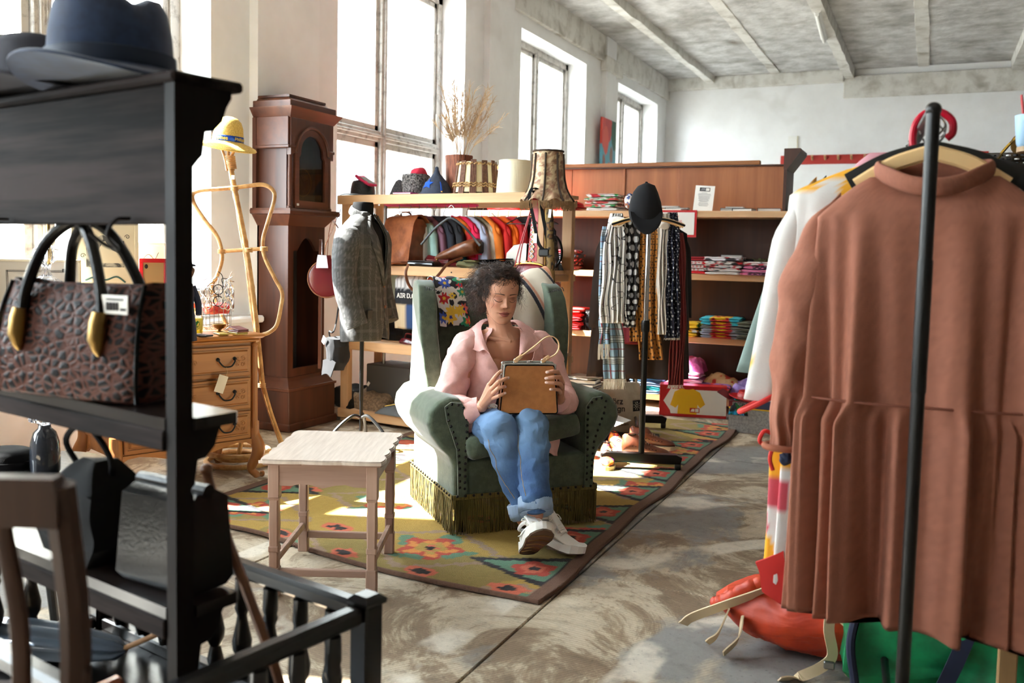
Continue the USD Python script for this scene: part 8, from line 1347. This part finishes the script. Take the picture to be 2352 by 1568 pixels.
t = clothing('robe', 'white robe with mustard blotches and red trimmed sleeve behind the terracotta dress', 'robe', plc(.30, -.03), .05, robe, .50, None, W=.255, L=1.05, neck=.08, th=.06, hem=.27, drop=.07, folds=.02, seed=21, rows=70, n=150, r0=.065, r1=.055, splay=.085)
t.part('red_trim', tube(A([(-.255+.035-.085+.050*math.cos(a), .04*math.sin(a), -.585+.03*math.cos(a)) for a in np.arange(26)*2*PI/26]), .007, 8, True), 'red_ink'); t.part('tie_ribbon', join(tube(sp([(-.255, -.06, -.66), (-.285, -.075, -.645), (-.295, -.07, -.675), (-.262, -.065, -.672), (-.235, -.07, -.65), (-.225, -.07, -.68), (-.255, -.06, -.668)], 40), .005, 6), tube(sp([(-.26, -.065, -.67), (-.27, -.07, -.71), (-.262, -.07, -.74)], 12), .005, 6)), 'red_ink')
m = hull(A([(-.30, -.05, -.98), (-.23, -.05, -.94), (-.22, -.05, -1.08), (-.275, -.05, -1.05), (-.30, -.03, -.98), (-.22, -.03, -1.06)])); t.part('red_hem', warp(finer(m, .02), .012, 20), 'red_ink')
clothing('coat', 'navy blue wool coat behind the white and mustard robe', 'coat', plc(.44, -.02, .055), .02, wool((30, 36, 58)), .56, None, W=.245, L=.85, neck=.08, th=.06, drop=.075, folds=.014, seed=23, r0=.06, r1=.05, splay=.105)
clothing('coat', 'grey-green coat with flared sleeve deepest on the foreground rail', 'coat', plc(.62, -.02, .06), .0, wool((104, 120, 114)), .48, None, W=.25, L=.8, neck=.08, th=.06, drop=.08, folds=.012, seed=25, r0=.06, r1=.062, splay=.15)
clothing('jacket', 'black jacket at the right of the foreground rail', 'jacket', plc(.52, .12, .05), .1, wool((20, 20, 23)), .5, None, W=.25, L=.75, neck=.09, th=.06, drop=.075, folds=.012, seed=27, r0=.065, r1=.055, splay=.05)
clothing('top', 'dusty pink ruffled top under the cherry red hanger', 'top', plc(.36, -.01, .045), 0, (196, 140, 150), .1, None, W=.14, L=.5, neck=.10, th=.04, drop=.04, folds=.01, seed=29)
for dy, x, lab in ((.30, -.03, 'white and mustard robe'), (.44, -.02, 'navy blue coat'), (.62, -.02, 'grey-green coat'), (.52, .12, 'black jacket'), (.36, -.01, 'dusty pink top')): hanger('hanger', 'wooden hanger of the '+lab, plc(dy, 0, .062), 0, 'beech', .15, .010, drop=.06)
pp = thing('pompom', 'small navy pompom hanging below the terracotta sleeve', 'pompom', D(1806, 1052, 2.18)); pp.part('ball', warp(ball((0, 0, 0), .016, 3), .008, 120), 'navy_cloth'); pp.part('cord', tube(sp([(0, 0, .012), (.004, .01, .06), (.01, .02, .12)], 8), .002), 'navy_cloth')
# bags on the floor under the rail
bpo = Z(1790, 1500); bp_ = thing('backpack', 'orange red rucksack with beige straps slumped on the floor under the rail', 'backpack', (bpo[0]+.03, bpo[1]+.06, 0), .15)
mat('rust_nylon', (192, 60, 22), .5, (170, 46, 16), 10, bump=.001, bs=30); mat('strap_beige', (206, 184, 150), .8); n = 64; ang = np.arange(n)*2*PI/n; P = []
for xx, ry, rz_, zc in ((-.235, .02, .02, .12), (-.20, .05, .045, .125), (-.12, .10, .085, .115), (-.02, .15, .115, .120), (.10, .17, .14, .145), (.20, .16, .15, .155), (.28, .12, .12, .13), (.31, .04, .04, .10)): P.append(np.stack([np.full(n, xx), ry*np.cos(ang), np.maximum(.004, zc+rz_*np.sin(ang))], -1))
m = finer(rings(A(P)), .025); v = A(m.vertices); d_ = meshkit.fbm(v*13, 4, 3)-.5; v[:, 2] = np.maximum(.003, v[:, 2]+.055*d_); v[:, 1] += .03*(meshkit.fbm(v*11+5, 3, 8)-.5); m.vertices = v; bp_.part('body', m, 'rust_nylon', smooth=70)
bp_.part('drawn_hem', tube(sp([(-.24, -.03, .12), (-.20, -.06, .15), (-.13, -.07, .205), (-.05, -.06, .235), (.02, -.04, .26)], 40), .016+.005*np.abs(np.sin(np.arange(40)*.9)), 10), 'rust_nylon')
for q in ([(-.05, -.07, .215), (-.14, -.09, .175), (-.22, -.08, .13), (-.30, -.06, .08), (-.33, -.05, .05)], [(-.19, -.08, .13), (-.22, -.11, .06), (-.25, -.12, .03)], [(-.15, -.10, .12), (-.16, -.13, .06), (-.20, -.16, .02)]): bp_.part('strap', ribbon(sp(q, 24), .038, .004, side=(.2, -.5, .8)), 'strap_beige')
bp_.part('strap', ribbon(sp([(.10, -.165, .24), (.09, -.19, .15), (.10, -.185, .06), (.02, -.22, .012), (-.04, -.25, .008)], 30), .030, .004, side=(1, .3, .2)), 'strap_beige'); bp_.part('cord', tube(sp([(.08, -.18, .20), (.16, -.19, .14), (.20, -.17, .08), (.14, -.19, .02)], 24), .004), 'strap_beige'); bp_.part('buckle', box((.095, -.195, .045), (.03, .012, .022), .003), 'steel')
gb = Z(2120, 1600); gt = thing('green_bag', 'emerald green sports bag with dark piping at the bottom right', 'bag', (gb[0]-.0, gb[1]+.12, 0), .1); mat('emerald', (16, 140, 84), .5, (10, 110, 66), 9, bump=.001, bs=40)
m = finer(hull(A([(sx*w, sy*d, z) for sx in (-1, 1) for sy in (-1, 1) for w, d, z in ((.20, .12, 0), (.24, .15, .06), (.22, .13, .22), (.15, .06, .30))])), .04); m = warp(m, .06, 9, 5); v = A(m.vertices); v[:, 2] = np.maximum(v[:, 2], 0); m.vertices = v; gt.part('body', m, 'emerald', smooth=70); gt.part('piping', tube(sp([(-.19, -.16, .02), (-.205, -.15, .15), (-.16, -.10, .27), (-.06, -.05, .31)], 24), .012, 8), 'navy_cloth'); gt.part('strap', ribbon(sp([(.02, -.16, .02), (.06, -.17, .14), (.12, -.10, .28)], 20), .04, .005), 'navy_cloth')
# wooden cabinet at the right edge with things on its top
cz = 1.335; co = A([D(2262, 385, 2.75)[0], D(2262, 385, 2.75)[1], 0]); cb = thing('cabinet', 'light wooden cabinet cut off by the right frame edge', 'cabinet', co, .05); wood('pale_oak', (176, 140, 96), (146, 112, 72), 2, 3, .5)
cz = D(2280, 392, 2.72)[2]
cb.part('body', bx(.05, .62, .0, .40, .06, cz-.024, .004), 'pale_oak'); cb.part('top', bx(-.02, .64, -.015, .42, cz-.024, cz, .004), 'pale_oak'); cb.part('plinth', bx(.07, .60, .02, .38, 0, .06), 'oak_dark'); cb.part('door', bx(.06, .33, -.018, -.0, .08, cz-.04, .004), 'pale_oak'); cb.part('door', bx(.335, .61, -.018, -.0, .08, cz-.04, .004), 'pale_oak'); cb.part('knob', ball((.30, -.03, .7), .012, 2), 'old_brass')
ty = thing('typewriter', 'black typewriter with yellow ribbon spool on the light wooden cabinet', 'typewriter', co+A([.075, .12, cz]), .05); ty.part('body', hull(A([(sx*w, y, z) for sx in (-1, 1) for w, y, z in ((.09, -.10, 0), (.09, .12, 0), (.085, .12, .075), (.085, .02, .070), (.09, -.10, .02))])), 'black_metal', smooth=20)
for r_ in range(3):
    for k in range(8): ty.part('key', lathe([(0, 0), (.007, 0), (.007, .004), (0, .005)], 8, (-.07+.02*k, -.085+.028*r_, .026+.014*r_)), 'white_plastic' if (k+r_) % 5 == 0 else 'black_plastic')
ty.part('spool', mv(lathe([(0, -.008), (.036, -.008), (.036, .008), (0, .008)], 28), frame((.035, .02, .095), (1, 0, 0), (0, 0, 1))), 'old_brass'); 
sy = thing('braided_strap', 'yellow braided strap looped over the black typewriter', 'strap', co+A([.06, .0, cz])); mat('yellow_braid', (196, 150, 40), .7, (60, 46, 20), 90, .5, .6); sy.part('strap', ribbon(sp([(-.035, .03, .012), (-.02, .03, .05), (.02, .03, .10), (.07, .04, .13), (.13, .05, .13)], 40), .022, .005, side=(.2, 1, 0)), 'yellow_braid'); sy.part('buckle', box((-.036, .028, .01), (.016, .02, .018), .003), 'chrome')
book(co+A([-.0, .30, cz]), .2, .09, .12, .02, 'pink_card', 'pale pink book lying beside the black typewriter')
cu_ = thing('cup', 'pale blue plastic cup with red straw cut off by the right frame edge', 'cup', D(2352, 338, 2.2)+A([.012, 0, -.0])); mat('blue_plastic', (150, 186, 214), .35); cu_.part('cup', lathe([(0, 0), (.026, 0), (.030, .008), (.036, .075), (.034, .076), (.027, .01), (0, .006)], 28), 'blue_plastic'); cu_.part('straw', cyl((-.010, 0, .02), (-.024, 0, .125), .003, 8), 'red_gloss')
sb_ = cu_.R[:3, 3]; sp_ = thing('display_post', 'slim wooden post at the right frame edge carrying the pale blue cup', 'post', (sb_[0]+.012, sb_[1], 0)); sp_.part('post', bx(-.012, .03, -.02, .02, 0, sb_[2]-.012, .003), 'pale_oak'); sp_.part('plate', lathe([(0, sb_[2]-.012), (.04, sb_[2]-.012), (.04, sb_[2]), (0, sb_[2])], 24), 'pale_oak')
# ================================================================ far end of the shop
pr1, pr2 = Y(1838, 372, YB-.02), Y(2085, 362, YB-.02); pg2 = thing('peg_rail', 'long red wall rail with wooden coat pegs on the far wall', 'coat rail', (pr1[0], YB-.025, 2.66)); mat('red_paint', (176, 44, 36), .6); W2 = 2.6; pg2.part('board', bx(-.3, W2, 0, .024, -.02, .12, .004), 'red_paint')
for k in range(15): pg2.part('peg', rot(cyl((-.2+.19*k, 0, .05), (-.2+.19*k, -.09, .10), .016, 8), 0), 'pine')
o = Y(1820, 340, YB-.01); tp_ = thing('wall_panel', 'small white blank panel on the far wall above the bookcase end', 'panel', (o[0], YB-.02, 2.75)); tp_.part('plate', bx(-.07, .07, 0, .018, 0, .33, .003), 'white_plastic'); tp_.part('edge', bx(.07, .078, -.002, .018, 0, .33), 'cream_paper')
o = Y(1876, 420, YB-.03); fmw = framed('framed_picture', 'brown framed pale picture low on the far wall beside the bookcase', (o[0]+.45, YB-.04, o[2]-.75), .92, .75, 0, 0, 'walnut_red', .06, 'cream_paper')
o = D(1866, 545, 8.3); gl_ = thing('floor_lamp', 'floor lamp with pale green pleated shade beyond the bookcase end', 'lamp', (o[0], o[1], 0)); mat('mint_shade', (150, 196, 176), .8); gl_.part('shade', ribbed([(.17, o[2]), (.172, o[2]+.006), (.06, o[2]+.20), (.056, o[2]+.20), (.165, o[2]), (.17, o[2])], 96, 24, .03), 'mint_shade', smooth=60); gl_.part('stem', cyl((0, 0, .02), (0, 0, o[2]+.2), .01), 'old_brass'); gl_.part('base', lathe([(0, 0), (.14, 0), (.13, .02), (0, .03)], 24), 'old_brass')
o = D(1850, 560, 9.6); wp = thing('wardrobe', 'pale cream painted wardrobe standing beyond the bookcase end', 'wardrobe', (o[0]+.33, o[1], 0)); mat('cream_paint', (214, 204, 172), .6); wp.part('body', bx(-.36, .5, 0, .5, .06, 1.75, .006), 'cream_paint'); wp.part('cornice', bx(-.40, .54, -.03, .5, 1.75, 1.80, .01), 'cream_paint'); wp.part('plinth', bx(-.37, .51, -.01, .5, 0, .06), 'cream_paint')
for x in (-.34, .075): wp.part('door', bx(x, x+.40, -.02, -.0, .09, 1.72, .008), 'cream_paint')
a, b = X(1381, 268, XL+.085), X(1412, 282, XL+.085); c = X(1381, 368, XL+.085); pt = thing('painting', 'unframed abstract painting in red, green and sky blue on the wall pier', 'painting', (XL+.075, a[1], c[2]-.15), PI/2); pw, ph_ = b[1]-a[1], a[2]-c[2]+.15; m = finer(bx(0, pw, -.03, 0, 0, ph_), .03); v = A(m.vertices); cc = np.tile(lin((96, 164, 186)), (len(v), 1))
for x, z, r, q in ((.05, .80, .16, (206, 70, 58)), (.17, .88, .14, (190, 60, 56)), (.33, .78, .15, (40, 90, 70)), (.1, .60, .12, (214, 84, 66)), (.06, .2, .06, (150, 100, 90)), (.25, .35, .07, (140, 110, 100)), (.2, .08, .06, (190, 80, 70))): cc[np.hypot((v[:, 0]-x*pw/.36), (v[:, 2]-z*ph_)*.6) < .6*r*pw/.36] = lin(q)
pt.part('canvas', m, 'print', col=cc)
p0, p1 = Z(1877, 26, 3.90), Z(1893, 90, 3.90); ft = thing('ceiling_light', 'switched-off white fluorescent tube lamp on the ceiling beside the beam', 'lamp', p0); L_ = p1-p0; ft.part('housing', tube(A([(0, 0, .02), L_+A([0, 0, .02])]), .045, 12), 'white_plastic'); ft.part('tube', cyl((0, 0, -.035), L_+A([0, 0, -.035]), .02, 12), 'white_plastic'); ft.part('bracket', bx(-.04, .04, .2, .3, .03, .16), 'white_plastic'); ft.part('bracket', tr(bx(-.04, .04, .2, .3, .03, .16), L_*.75), 'white_plastic')
